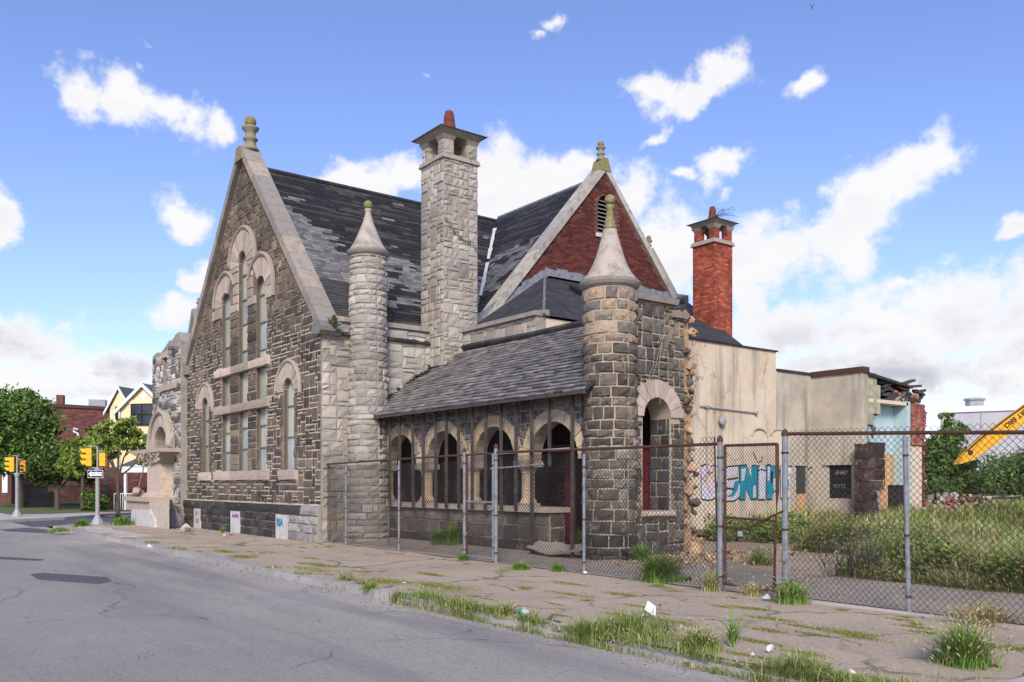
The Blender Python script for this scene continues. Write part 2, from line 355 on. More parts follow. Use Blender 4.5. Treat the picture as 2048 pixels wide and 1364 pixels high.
def cm(cx, cy, r):        # cylinder map: s is arc length
    return lambda s, z, d: (cx+(rr(r, z)+d)*math.cos(s/rr(r, 1e3)), cy+(rr(r, z)+d)*math.sin(s/rr(r, 1e3)), z)
def rr(r, z): return r(z) if callable(r) else r
def vary(rng, c, a=.2, b=.018):
    k = 1+rng.uniform(-a, a); return tuple(max(.004, x*k*(1+rng.uniform(-b, b))) for x in c)
def pick(rng, cols, a=.2): return vary(rng, rng.choice(cols), a)

def stone(mb, fn, x0, x1, z0, z1, rng, col, gap=.011, h=.035, rough=.018, mi=0, nx=3, nz=3, bev=.016):
    x0 += gap; x1 -= gap; z0 += gap; z1 -= gap
    if x1-x0 < .03 or z1-z0 < .03: return
    b = min(bev, (x1-x0)*.22, (z1-z0)*.22)
    pc = Vector(fn((x0+x1)/2, (z0+z1)/2, 0)); k = 1+.42*mn.noise(pc*.75)+.30*mn.noise(pc*2.1); col = tuple(c*k for c in col)      # soot and weather come in patches over several stones
    per = [(i, 0) for i in range(nx)]+[(nx-1, j) for j in range(1, nz)]+[(i, nz-1) for i in range(nx-2, -1, -1)]+[(0, j) for j in range(nz-2, 0, -1)]
    j = min(.009, (x1-x0)*.06)
    vs_ = []; hh = h+rng.uniform(-.4, .5)*rough
    tx, tz = rng.uniform(-1, 1)*rough*.5, rng.uniform(-1, 1)*rough*.5
    for k in range(nz):
        for i in range(nx):
            edge = i in (0, nx-1) or k in (0, nz-1)
            u = x0+b+(x1-x0-2*b)*i/(nx-1)+rng.uniform(-j, j); w = z0+b+(z1-z0-2*b)*k/(nz-1)+rng.uniform(-j, j)
            d = hh+tx*(i/(nx-1)-.5)*2+tz*(k/(nz-1)-.5)*2+rng.uniform(-1, 1)*rough*.5+(0 if edge else rough*.9)
            vs_.append(fn(u, w, max(d, .006)))
    for (i, k) in per:
        vs_.append(fn(x0+(x1-x0)*i/(nx-1)+rng.uniform(-j, j)*.7, z0+(z1-z0)*k/(nz-1)+rng.uniform(-j, j)*.7, -.012))
    fs = [(k*nx+i, k*nx+i+1, (k+1)*nx+i+1, (k+1)*nx+i) for k in range(nz-1) for i in range(nx-1)]
    n0 = nx*nz; n = len(per)
    for q in range(n):
        q2 = (q+1) % n
        fs.append((n0+q, n0+q2, per[q2][1]*nx+per[q2][0], per[q][1]*nx+per[q][0]))
    mb.add(vs_, fs, col, mi)

def rubble(x0, x1, z0, z1, cw, ch, sizes, rng):       # squared random rubble
    nx = max(1, round((x1-x0)/cw)); nz = max(1, round((z1-z0)/ch)); cw = (x1-x0)/nx; ch = (z1-z0)/nz
    used = [[False]*nx for _ in range(nz)]; out = []
    jx = [x0+cw*i+(0 if i in (0, nx) else rng.uniform(-.2, .2)*cw) for i in range(nx+1)]
    jz = [z0+ch*i+(0 if i in (0, nz) else rng.uniform(-.2, .2)*ch) for i in range(nz+1)]
    for k in range(nz):
        for i in range(nx):
            if used[k][i]: continue
            w, h = rng.choice(sizes); w = min(w, nx-i); h = min(h, nz-k)
            while w > 1 and any(used[k][i+q] for q in range(w)): w -= 1
            for a in range(h):
                for b_ in range(w): used[k+a][i+b_] = True
            out.append((jx[i], jx[i+w], jz[k], jz[k+h]))
    return out
def courses(x0, x1, z0, z1, hs, ls, rng):
    out = []; z = z0
    while z < z1-.02:
        h = rng.uniform(*hs)
        if z1-z-h < hs[0]*.6: h = z1-z
        x = x0-rng.uniform(0, ls[0]*.8)
        while x < x1:
            w = rng.uniform(*ls); a = max(x, x0); b = min(x+w, x1)
            if x1-b < .08: b = x1
            if b-a > .05: out.append((a, b, z, z+h))
            x = b if b == x1 else x+w
            if b == x1: break
        z += h
    return out
def fit(rects, forb, mn=.13):         # keep, drop or split the stones that meet an opening or an edge
    out = []
    for (a, b, c, d) in rects:
        pts = [forb(a+(b-a)*u, c+(d-c)*w) for u in (.04, .35, .65, .96) for w in (.04, .35, .65, .96)]
        k = sum(pts)
        if k == 0: out.append((a, b, c, d))
        elif k < 16:
            if max(b-a, d-c) > mn:
                if b-a > d-c: m = (a+b)/2; out += fit([(a, m, c, d), (m, b, c, d)], forb, mn)
                else: m = (c+d)/2; out += fit([(a, b, c, m), (a, b, m, d)], forb, mn)
            elif k <= 4: out.append((a, b, c, d))
    return out
def cut(obj, cutters):                # openings through a wall
    for c in cutters:
        md = obj.modifiers.new('cut', 'BOOLEAN'); md.operation = 'DIFFERENCE'; md.object = c; md.solver = 'EXACT'
    dg = bpy.context.evaluated_depsgraph_get(); dg.update()
    me = bpy.data.meshes.new_from_object(obj.evaluated_get(dg))
    obj.modifiers.clear(); old = obj.data; obj.data = me; bpy.data.meshes.remove(old)
    for c in cutters:
        d = c.data; bpy.data.objects.remove(c); bpy.data.meshes.remove(d)
def arch_poly(xc, hw, z0, zs, n=14):
    return [(xc-hw, z0), (xc+hw, z0)]+[(xc+hw*math.cos(math.pi*i/n), zs+hw*math.sin(math.pi*i/n)) for i in range(n+1)]
def voussoirs(fn, xc, zs, r0, r1, n, rng, cols, parent, m, h=.05, a0=0, a1=math.pi, back=-.2, name='voussoir', forb=None, gap=.006):
    for i in range(n):
        b0 = a0+(a1-a0)*i/n; b1 = a0+(a1-a0)*(i+1)/n
        am = (b0+b1)/2
        if forb and forb(xc+(r0+r1)/2*math.cos(am), zs+(r0+r1)/2*math.sin(am)): continue
        g = gap/((r0+r1)/2)
        poly = [(xc+r*math.cos(b), zs+r*math.sin(b)) for r, b in ((r0, b0+g), (r1, b0+g), (r1, am), (r1, b1-g), (r0, b1-g), (r0, am))]
        mb = MB(); mb.prism(poly, fn, back, h+rng.uniform(-.006, .012), pick(rng, cols, .12))
        mb.build(name, m, parent)
def font_mesh(txt, size, fn, mats, parent=None, name='lettering', off=0.0, depth=.004, align='CENTER', shear=0, xs=1):
    cu = bpy.data.curves.new('t', 'FONT'); cu.body = txt; cu.size = size; cu.align_x = align; cu.align_y = 'CENTER'; cu.offset = off; cu.shear = shear; cu.resolution_u = 3
    o = bpy.data.objects.new('t', cu); COL.objects.link(o)
    dg = bpy.context.evaluated_depsgraph_get(); dg.update()
    me = bpy.data.meshes.new_from_object(o.evaluated_get(dg))
    mb = MB(); mb.add([fn(v.co.x*xs, v.co.y, depth) for v in me.vertices], [tuple(p.vertices) for p in me.polygons])
    bpy.data.objects.remove(o); bpy.data.curves.remove(cu); bpy.data.meshes.remove(me)
    return mb.build(name, mats, parent)
def ground_at(px, d):     # plan position of a sight line at a depth
    t = (px-1024)/1754; s_, c_ = math.cos(HEAD), math.sin(HEAD)
    return ((s_*t-c_)*d, (c_*t+s_)*d)
def hgt(py, d): return EYE+(967-py)/1754*d
DARKS = [(.082, .066, .051), (.105, .084, .062), (.056, .048, .042), (.135, .104, .072), (.088, .071, .055), (.155, .12, .085)]
UPPERS = [(.16, .122, .082), (.12, .094, .066), (.19, .146, .096), (.098, .079, .059), (.163, .13, .09)]
GRANS = [(.33, .30, .25), (.285, .265, .227), (.36, .328, .27), (.25, .237, .212), (.31, .288, .252), (.325, .283, .222)]
PINKS = [(.46, .37, .29), (.43, .355, .28), (.48, .39, .31), (.40, .33, .265)]
COPES = [(.27, .24, .20), (.25, .225, .195), (.31, .27, .22), (.35, .295, .23), (.23, .21, .185)]
REDS = [(.105, .027, .02), (.083, .023, .018), (.125, .034, .025), (.07, .02, .017)]
# ================================================================ GROUND
def sheet(name, poly, z, m, parent=None):
    mb = MB(); mb.add([(x, y, z) for x, y in poly], [tuple(range(len(poly)))]); return mb.build(name, m, parent)
def block(name, poly, z0, z1, m):
    mb = MB(); n = len(poly); mb.add([(x, y, z0) for x, y in poly]+[(x, y, z1) for x, y in poly], [tuple(range(n, 2*n))]+[(i, (i+1) % n, (i+1) % n+n, i+n) for i in range(n)]); return mb.build(name, m)
KY = 6.22        # kerb line
def lot_z(x, y):
    b = max(0, min(1, (y-10.6)/1.6)); return .13*b*b*(3-2*b)+max(0, y-13)*.014
structure(sheet('ground', [(-700, -700), (700, -700), (700, 700), (-700, 700)], -.22, M['soil']))
structure(sheet('road', [(-300, -9), (120, -9), (120, KY+.05), (-300, KY+.05)], -.10, M['asphalt']), 'worn grey asphalt street')
structure(sheet('cross_street', [(-47.2, KY-.4), (-38.6, KY-.4), (-38.6, 120), (-55, 120)], -.096, M['asphalt_dark']), 'dark asphalt side street at the corner')
rng = random.Random(11)
# pavement: a gently uneven sheet with broken slabs and hollows
def grid_sheet(name, x0, x1, y0, y1, nx, ny, zf, m, keep=None, parent=None):
    V = []; F = []
    for j in range(ny+1):
        for i in range(nx+1):
            x = x0+(x1-x0)*i/nx; y = y0+(y1-y0)*j/ny; V.append((x, y, zf(x, y)))
    for j in range(ny):
        for i in range(nx):
            q = (j*(nx+1)+i, j*(nx+1)+i+1, (j+1)*(nx+1)+i+1, (j+1)*(nx+1)+i)
            if keep and not keep((V[q[0]][0]+V[q[2]][0])/2, (V[q[0]][1]+V[q[2]][1])/2): continue
            F.append(q)
    mb = MB(); mb.add(V, F); return mb.build(name, m, parent, smooth=True)
from mathutils import noise as mn
def pv(x, y): return .012*mn.noise((x*.8, y*.8, 0))+.008*mn.noise((x*3, y*3, 4))
structure(grid_sheet('pavement', -38.6, 14, KY+.2, 10.45, 260, 24, pv, M['pave'],
          keep=lambda x, y: not (x < -36.9 and y < KY+.2+(-36.9-x)*1.2)), 'cracked brown pavement with weeds in the joints')
# the concrete crossing slabs near the corner
cs = structure(MB().build('corner_slabs', M['concrete']), 'pale concrete slabs let into the pavement by the corner')
for (x0, x1, y0, y1) in ((-33.0, -30.6, 6.5, 7.3), (-30.5, -27.9, 6.5, 7.35), (-35.6, -33.2, 6.75, 7.5)):
    mb = MB(); mb.box(x0, x1, y0, y1, -.05, .022+rng.uniform(0, .01)); mb.build('slab', M['concrete'], cs)
mb = MB(); mb.box(-3.15, 2.5, 6.55, 8.25, -.1, .035); structure(mb.build('apron_slab', M['concrete']), 'pale concrete slab at the right edge')
kb = structure(MB().build('kerb', M['kerb']), 'worn granite kerb along the street')
x = -36.2
while x < 14:
    w = rng.uniform(1.5, 2.5); mb = MB()
    c = vary(rng, (.33, .305, .28), .12); dz = rng.uniform(-.018, .012); dy = rng.uniform(-.015, .015)
    sink = -.05 if x > -9.5 else 0
    p = [(x+.012, KY+dy, -.2), (x+w-.012, KY+dy, -.2), (x+w-.012, KY+.24+dy, -.2), (x+.012, KY+.24+dy, -.2)]
    q = [(x+.012, KY+.02+dy, .02+dz+sink), (x+w-.012, KY+.02+dy+rng.uniform(-.01, .01), .02+dz+sink), (x+w-.012, KY+.24+dy, .028+dz+sink), (x+.012, KY+.24+dy, .028+dz+sink)]
    mb.hexa(p+q, c); mb.build('kerb_stone', M['kerb'], kb); x += w
for a in ((-36.2, KY+.1), (-37.0, KY+.7), (-37.7, KY+1.6)):      # the kerb turns the corner
    b = (a[0]-.75, a[1]+.75); mb = MB()
    mb.hexa([(a[0], a[1], -.2), (a[0]-.2, a[1]-.15, -.2), (b[0], b[1]-.1, -.2), (b[0]+.25, b[1]+.1, -.2), (a[0], a[1], .02), (a[0]-.2, a[1]-.15, .02), (b[0], b[1]-.1, .02), (b[0]+.25, b[1]+.1, .02)], (.33, .305, .28))
    mb.build('kerb_stone', M['kerb'], kb)
# asphalt patches on the street (irregular sheets)
for poly, z in (([(-18.7, 3.0), (-17.1, 3.78), (-16.35, 3.7), (-16.0, 3.42), (-17.4, 2.72), (-18.5, 2.75)], -.096),
          ([(-24.2, 2.5), (-22.0, 3.55), (-21.6, 3.42), (-22.9, 2.55), (-23.9, 2.3)], -.096),
          ([(-35.5, 4.6), (-33.2, 5.6), (-34.8, 6.15), (-38.0, 5.6), (-37.2, 4.5)], -.0955)):
    structure(sheet('asphalt_patch', poly, z, M['asphalt_dark']))
# lot behind the fence
structure(grid_sheet('lot_ground', -38, 40, 10.3, 75, 130, 120, lambda x, y: lot_z(x, y)-.03+.035*mn.noise((x*.6, y*.6, 2))*(1 if y > 11 else 0), M['soil']), 'bare dusty soil of the vacant lot')
structure(grid_sheet('lot_apron', -7.9, 14, 10.42, 12.6, 40, 8, lambda x, y: lot_z(x, y)+.012, M['slab']), 'dusty concrete strip behind the fence')
structure(grid_sheet('forecourt', -21.6, -8.2, 10.42, 11.9, 40, 6, lambda x, y: lot_z(x, y)+.01, M['slab']), 'dusty ground between fence and porch')
# far corner
structure(block('far_pavement', [(-43.3, 5.1), (-45.4, 8.2), (-48.3, 10.4), (-52, 14), (-62, 30), (-80, 30), (-80, 5.1)], -.2, .03, M['concrete']), 'pale pavement across the side street')
structure(sheet('lawn', [(-50.5, 6.6), (-52, 11.5), (-54.5, 14.5), (-90, 40), (-90, 6.6)], .045, mat('lawn', (.09, .12, .035), n1=(2, (.2, .17, .1), .5, .7))), 'patchy lawn across the side street')

# ================================================================ CHURCH
church = tag(empty('church'), 'derelict stone church with steep gables, twin turrets and an arcaded porch', 'church')
FC = -27.7; FY = 10.2; HW = 5.8; EZ = 5.75; AZ_ = 12.05
SL = (AZ_-EZ)/HW
fmap = pm((0, FY, 0), (1, 0), (0, -1))       # s = x, depth towards the street
rng = random.Random(3)
# --- gable wall
gw = MB(); gw.prism([(FC-HW, 0), (FC+HW-.03, 0), (FC+HW-.03, EZ), (FC, AZ_), (FC-HW, EZ)], fmap, -.55, 0)
gable = gw.build('gable_wall', [M['mortar'], M['rubble']], church)
gable['label'] = 'dark squared rubble gable wall facing the street'
WX = [FC-1.56, FC+.03, FC+1.56]; WH = .41
openings = []; rectw = []
for i, x in enumerate(WX):
    zs = 8.66 if i == 1 else 7.58
    openings.append(('lancet_window', x, WH, 5.47, zs)); rectw += [(x-WH, x+WH, 4.2, 5.19), (x-WH, x+WH, 2.01, 3.92)]
SIDE = [FC-3.66, FC+3.66]
for x in SIDE: openings.append(('side_lancet_window', x, .38, 2.0, 4.27))
cutters = []
for (_, x, hw, z0, zs) in openings:
    c = MB(); c.prism(arch_poly(x, hw, z0, zs), fmap, -.9, .3); cutters.append(c.build('c', M['mortar']))
for (a, b, c0, c1) in rectw:
    c = MB(); c.prism([(a, c0), (b, c0), (b, c1), (a, c1)], fmap, -.9, .3); cutters.append(c.build('c', M['mortar']))
cut(gable, cutters)
mi = np.zeros(len(gable.data.polygons), dtype=np.int32)
for p in gable.data.polygons:
    if abs(p.normal.y) < .5: mi[p.index] = 1
gable.data.polygons.foreach_set('material_index', mi)
if 'col' not in gable.data.attributes: gable.data.attributes.new('col', 'FLOAT_COLOR', 'FACE')
gable.data.attributes['col'].data.foreach_set('color', np.tile(np.array([.13, .10, .075, 1], dtype=np.float32), len(gable.data.polygons)) if gable.data.attributes['col'].domain == 'FACE' else np.tile(np.array([.13, .10, .075, 1], dtype=np.float32), len(gable.data.attributes['col'].data)))
RO = [1.02, 1.10, 1.02]
def in_open(x, z, g=0.0):
    for (_, xc, hw, z0, zs) in openings:
        if z0-g < z <= zs and abs(x-xc) < hw+g: return True
        if z > zs and math.hypot(x-xc, z-zs) < hw+g: return True
    for (a, b, c0, c1) in rectw:
        if a-g < x < b+g and c0-g < z < c1+g: return True
    return False
def in_ring(x, z, g=0):
    for i, xc in enumerate(WX):
        zs = openings[i][4]
        if z >= zs and math.hypot(x-xc, z-zs) < RO[i]-g: return True
        if 7.2 < z < zs and abs(x-xc) < RO[i]-g-(.0 if i == 1 else 0): return True
    for xc in SIDE:
        if z > 4.2 and math.hypot(x-xc, z-4.27) < .84-g: return True
    return False
SILLS = [(-30.25, -25.45, 5.19, 5.47), (-30.3, -25.45, 3.92, 4.2), (-30.35, -25.45, 1.70, 2.01), (SIDE[0]-.62, SIDE[0]+.58, 1.70, 2.0), (SIDE[1]-.62, SIDE[1]+.58, 1.70, 2.0)]
def fforb(x, z):
    if in_open(x, z, .015) or in_ring(x, z, .04): return True
    if z > EZ-.05 and abs(x-FC) > (AZ_-.10-z)/SL: return True
    for (a, b, c0, c1) in SILLS:
        if a < x < b and c0 < z < c1: return True
    if WX[0]-WH < x < WX[2]+WH and 2.0 < z < 7.2: return True      # mullions come apart
    return False
sz = [(2,2)]*5+[(1,2)]*4+[(2,1)]*5+[(3,2)]*3+[(2,3)]*3+[(1,1)]*3+[(3,1)]*2+[(1,3)]*2
mb = MB()
for r_ in fit(rubble(FC-HW+.02, FC+HW-.02, 1.02, 12.0, .19, .115, sz, rng), fforb, .12):
    x, z = (r_[0]+r_[1])/2, (r_[2]+r_[3])/2
    up = min(1, max(0, (z-5.4+mn.noise((x*.6, z*.6, 0))*1.6)/1.6))
    c = pick(rng, UPPERS if rng.random() < up else DARKS, .28)
    stone(mb, fmap, *r_, rng, c, gap=rng.uniform(.007, .012) if up < .5 else .005, h=.013, rough=.014)
stuff(mb.build('rubble_stones', M['rubble'], gable), 'brown and black squared rubble stones with pale joints')
mb = MB()                                          # mullions: tall brown blocks
for (a, b) in ((WX[0]+WH, WX[1]-WH), (WX[1]+WH, WX[2]-WH)):
    for (z0, z1) in ((2.01, 3.92), (4.2, 5.19), (5.47, 7.25)):
        z = z0
        while z < z1-.02:
            h = rng.uniform(.16, .42); h = z1-z if z1-z-h < .12 else h
            if rng.random() < .4:
                m_ = a+(b-a)*rng.uniform(.35, .65); parts_ = [(a, m_), (m_, b)]
            else: parts_ = [(a, b)]
            for (u, w) in parts_: stone(mb, fmap, u, w, z, z+h, rng, pick(rng, UPPERS+DARKS, .2), gap=.008, h=.03)
            z += h
stuff(mb.build('mullion_stones', M['rubble'], gable), 'brown mullion blocks between the windows')
for (a, b, c0, c1) in SILLS:
    mb = MB(); n = max(1, round((b-a)/1.6)); st = (b-a)/n
    for i in range(n):
        stone(mb, fmap, a+st*i, a+st*(i+1), c0, c1, rng, pick(rng, PINKS, .08), gap=.003, h=.10, rough=.014, nx=6, nz=3, bev=.012)
    s_ = mb.build('sill', M['pink'], gable)
# trefoil of arches over the triple window
for i in (0, 2, 1):
    zs = openings[i][4]; xc = WX[i]
    def fb(x, z, i=i):
        for j, xo in enumerate(WX):
            if j != i and (j == 1 and math.hypot(x-xo, max(0, z-openings[j][4])) < RO[j] and i != 1 and z < 9.8): return True
        return False
    voussoirs(fmap, xc, zs, WH, RO[i], 11 if i == 1 else 10, rng, PINKS, gable, M['pink'], h=.055+.012*(i == 1), forb=fb, back=-.10)
    # legs of the arch down to the springing of the stone
    z = 7.2
    while z < zs-.02:
        h = min(rng.uniform(.25, .4), zs-z)
        h = zs-z if zs-z-h < .12 else h
        for (u, w) in ((xc-RO[i], xc-WH), (xc+WH, xc+RO[i])):
            if i != 1 and (abs(u-WX[1]) < RO[1]-.05 and abs(w-WX[1]) < RO[1]+.05 or WX[1]-RO[1] < (u+w)/2 < WX[1]+RO[1]):
                continue
            if i == 1:
                if z+h < 7.6:
                    u, w = (max(u, WX[0]+WH), w) if w < xc else (u, min(w, WX[2]-WH))
                elif z < 8.7:      # stop against the lower rings
                    k = .25 if z < 8.2 else 0
                    u, w = (u+k, w) if w < xc else (u, w-k)
            b2 = MB(); stone(b2, fmap, u, w, z, z+h, rng, pick(rng, PINKS, .08), gap=.004, h=.06, rough=.01)
            b2.build('arch_block', M['pink'], gable)
        z += h
    # hood mould
    pts = []
    aa, bb = (R(28), math.pi+.1) if i == 0 else ((-.1, R(152)) if i == 2 else (R(-4), R(184)))
    for k in range(19):
        q = aa+(bb-aa)*k/18; pts.append(fmap(xc+(RO[i]+.05)*math.cos(q), zs+(RO[i]+.05)*math.sin(q), .06))
    if i != 1:
        sgn = -1 if i == 0 else 1
        leg = fmap(xc+sgn*(RO[i]+.05), 7.2, .06)
        pts = pts+[leg] if i == 0 else [leg]+pts
    mb = MB(); mb.tube(pts, .075, 6, (.30, .26, .21)); mb.build('hood_mould', M['pink'], gable)
for xc in SIDE:
    voussoirs(fmap, xc, 4.27, .38, .82, 9, rng, PINKS, gable, M['pink'], h=.05, back=-.10)
    mb = MB(); mb.tube([fmap(xc+.87*math.cos(q), 4.27+.87*math.sin(q), .05) for q in [R(-8)+R(196)*k/16 for k in range(17)]], .06, 6, (.36, .31, .25)); mb.build('hood_mould', M['pink'], gable)
    for sgn in (-1, 1):                              # plain jambs
        z = 2.0; mb = MB()
        while z < 4.2:
            h = min(rng.uniform(.3, .6), 4.2-z); u, w = sorted((xc+sgn*.38, xc+sgn*.60))
            stone(mb, fmap, u, w, z, z+h, rng, pick(rng, UPPERS, .15), gap=.007, h=.025); z += h
        mb.build('jamb', M['rubble'], gable)
# windows: clouded sheets between thin bars
def window(name, xc, hw, z0, zs, z1, bars, parent, label=None, hole=None):
    fr = MB()
    for s_ in (-1, 1):
        u, w = sorted((xc+s_*(hw-.035), xc+s_*(hw+.02))); fr.prism([(u, z0), (w, z0), (w, zs), (u, zs)], fmap, -.17, -.09)
    for z in bars: fr.prism([(xc-hw, z-.018), (xc+hw, z-.018), (xc+hw, z+.018), (xc-hw, z+.018)], fmap, -.165, -.095)
    if z1 > zs:
        fr.tube([fmap(xc+(hw-.01)*math.cos(math.pi*k/12), zs+(hw-.01)*math.sin(math.pi*k/12), -.13) for k in range(13)], .03, 5)
    f_ = fr.build(name, M['frame'], parent)
    if label: f_['label'] = label
    zz = [z0]+list(bars)+[z1]
    for k in range(len(zz)-1):
        a, b = zz[k], zz[k+1]
        if hole and k == 0:
            poly = [(xc-hw+.42, a+.02), (xc+hw, a+.02), (xc+hw, b), (xc-hw, b), (xc-hw, a+.5), (xc-hw+.42, a+.5)]
            poly = [(xc-hw, a), (xc-hw+.45, a), (xc-hw+.45, a+.42), (xc+hw-.12, a+.42), (xc+hw-.12, a), (xc+hw, a), (xc+hw, b), (xc-hw, b)]
        elif b == z1 and z1 > zs and a < zs+.01:
            poly = arch_poly(xc, hw, a, zs)
        elif b == z1 and z1 > zs:
            q0 = math.asin(min(.98, (a-zs)/hw)); poly = [(xc+hw*math.cos(q0+(math.pi-2*q0)*i/10), zs+hw*math.sin(q0+(math.pi-2*q0)*i/10)) for i in range(11)]
        else: poly = [(xc-hw, a), (xc+hw, a), (xc+hw, b), (xc-hw, b)]
        tl = rng.uniform(-.006, .006)
        p = MB(); p.prism(poly, lambda s, z, d, tl=tl, xc=xc: (s, FY-d+tl*(s-xc)*6, z), -.15, -.135); p.build('pane', rng.choice([M['pane'], M['pane'], M['pane2'], M['pane3']]), f_)
window('window', WX[0], WH, 5.47, 7.58, 7.99, [6.2, 7.2], gable); window('window', WX[2], WH, 5.47, 7.58, 7.99, [5.75, 6.6, 7.45], gable)
window('window', WX[1], WH, 5.47, 8.66, 9.07, [5.9, 6.75, 7.55, 8.35], gable)
for i, x in enumerate(WX):
    window('window', x, WH, 4.2, 5.19, 5.19, [], gable)
    window('window', x, WH, 2.01, 3.92, 3.92, [2.72, 3.4] if i else [3.3, 2.66][::-1], gable, hole=(i == 0), label='lower window with a broken pane' if i == 0 else None)
for x in SIDE: window('window', x, .38, 2.0, 4.27, 4.65, [2.95, 3.85], gable)
mb = MB(); mb.box(FC-4.2, FC+4.2, FY+.56, FY+.60, .5, 5.1); mb.build('room_shade_backing', M['black'], gable)  # black sheets behind the windows stand in for the unlit interior
mb = MB(); mb.box(FC-2.1, FC+2.1, FY+.56, FY+.60, 5.1, 9.2); mb.build('room_shade_backing', M['black'], gable)
# plinth of dark granite blocks with three boarded basement openings
bmap = pm((0, FY-.10, 0), (1, 0), (0, -1))
mb = MB(); mb.box(FC-HW-.3, FC+HW+.02, FY-.10, FY+.001, -.1, .99); plinth = mb.build('plinth', M['mortar_grey'], church)
boards = [(-32.35, -31.55), (-28.55, -27.62), (-24.75, -23.85)]
mb = MB()
BLK = [(.042, .039, .037), (.06, .054, .048), (.034, .032, .031), (.085, .072, .06), (.05, .046, .042)]
for (z0, z1, ls) in ((.72, 1.0, (1.3, 2.6)), (.48, .72, (.35, .8)), (.24, .48, (.35, .8)), (-.06, .24, (.35, .8))):
    for r_ in courses(FC-HW-.3, FC+HW, z0, z1, (z1-z0, z1-z0), ls, rng):
        segs = [r_]
        if z0 < .7:
            for (a, b) in boards:
                ns = []
                for q in segs:
                    if q[1] <= a or q[0] >= b: ns.append(q)
                    else:
                        if q[0] < a: ns.append((q[0], a, z0, z1))
                        if q[1] > b: ns.append((b, q[1], z0, z1))
                segs = ns
        for q in segs:
            c = pick(rng, BLK, .25) if q[0] < -24.0 else pick(rng, [(.30, .29, .27), (.25, .24, .225), (.34, .32, .29)], .12)
            stone(mb, bmap, *q, rng, c, gap=.009, h=.03 if z0 < .7 else .05, rough=.02, nx=4)
stuff(mb.build('plinth_blocks', M['rubble'], plinth), 'near-black granite plinth blocks')
for k, (a, b) in enumerate(boards):
    mb = MB(); mb.prism([(a+.01, -.05), (b-.01, -.05), (b-.01, .70), (a+.01, .70)], bmap, -.02, .02)
    bo = mb.build('basement_board', M['whitepaint'], plinth)
    bo['label'] = ['white board with black tags in the plinth', 'white board with a purple scribble in the plinth', 'white board with a teal tag in the plinth'][k]
    xm = (a+b)/2
    tm = lambda s, z, d, xm=xm: bmap(xm+s, z, .02+d)
    if k == 0:
        font_mesh('O/I', .22, lambda s, z, d: tm(s-.1, z+.52, d), M['blackpaint'], bo); font_mesh('F4\u00a3', .25, lambda s, z, d: tm(s, z+.24, d), M['blackpaint'], bo)
    elif k == 1: font_mesh('tumbled', .17, lambda s, z, d: tm(s, z+.56, d), M['purple'], bo, off=.012)
    else: font_mesh('RIA', .30, lambda s, z, d: tm(s-.12, z+.46, d), M['teal'], bo, off=.02)
# raking copings, kneelers and the finial
def finial(parent, x, y, z, s=1.0, name='finial'):
    mb = MB()
    mb.lathe([(.20, 0), (.17, .06), (.13, .14), (.12, .26), (.17, .30), (.17, .34), (.12, .37), (.115, .52), (.19, .60), (.20, .66), (.13, .70)], x, y, 12, zoff=z, col=(.235, .215, .135))
    mb.v = [(x+(a-x)*1.25, y+(b-y)*1.25, c) for a, b, c in mb.v]
    if s != 1: mb.v = [(x+(a-x)*s, y+(b-y)*s, z+(c-z)*s) for a, b, c in mb.v]
    f_ = mb.build(name, M['cope'], parent, smooth=True)
    b = MB(); b.lathe([(.02, 0)]+[(.165*math.sin(math.pi*k/10), .165-.165*math.cos(math.pi*k/10)) for k in range(1, 10)]+[(.02, .33)], x, y, 14, zoff=0)
    b.v = [(x+(a-x)*s, y+(c-y)*s, z+.66*s+e*s) for a, c, e in b.v]; b.build('ball', M['moss'], f_, smooth=True)
    return f_
cop = MB().build('gable_coping', M['cope'], church)
for sgn in (1, -1):
    n = 11
    for i in range(n):
        t0, t1 = i/n, (i+1)/n
        xa, za = FC+sgn*(HW+.12)*(1-t0), EZ-.02+(AZ_-EZ+.22)*t0; xb, zb = FC+sgn*(HW+.12)*(1-t1), EZ-.02+(AZ_-EZ+.22)*t1
        dx, dz = xb-xa, zb-za; l = math.hypot(dx, dz); nx_, nz_ = -dz/l*-sgn*-1, abs(dx)/l
        nx_ = sgn*abs(dz)/l
        g = .006; xa += dx/l*g; za += dz/l*g; xb -= dx/l*g; zb -= dz/l*g
        th = .20
        y0, y1 = FY-.13, FY+.46
        lo = [(xa, y0, za-.06), (xb, y0, zb-.06), (xb, y1, zb-.06), (xa, y1, za-.06)]
        hi = [(xa+nx_*th, y0, za+nz_*th), (xb+nx_*th, y0, zb+nz_*th), (xb+nx_*th, y1, zb+nz_*th), (xa+nx_*th, y1, za+nz_*th)]
        mb = MB(); mb.hexa(lo+hi, pick(rng, COPES, .1)); mb.build('coping_stone', M['cope'], cop)
    mb = MB(); x0 = FC+sgn*(HW+.05)                 # rolled kneeler
    mb.prism([(x0-sgn*.35, EZ-.10), (x0+sgn*.14, EZ-.16), (x0+sgn*.26, EZ-.06), (x0+sgn*.28, EZ+.06), (x0+sgn*.2, EZ+.2), (x0-sgn*.2, EZ+.30)], fmap, -.48, .16, (.17, .165, .16))
    mb.build('kneeler', M['cope'], cop)
mb = MB(); mb.prism([(FC-.36, AZ_-.10), (FC+.36, AZ_-.10), (FC+.17, AZ_+.34), (FC-.17, AZ_+.34)], fmap, -.50, .17); mb.build('saddle_stone', M['moss'], cop)
finial(cop, FC+.05, FY+.22, AZ_+.30, 1.12)

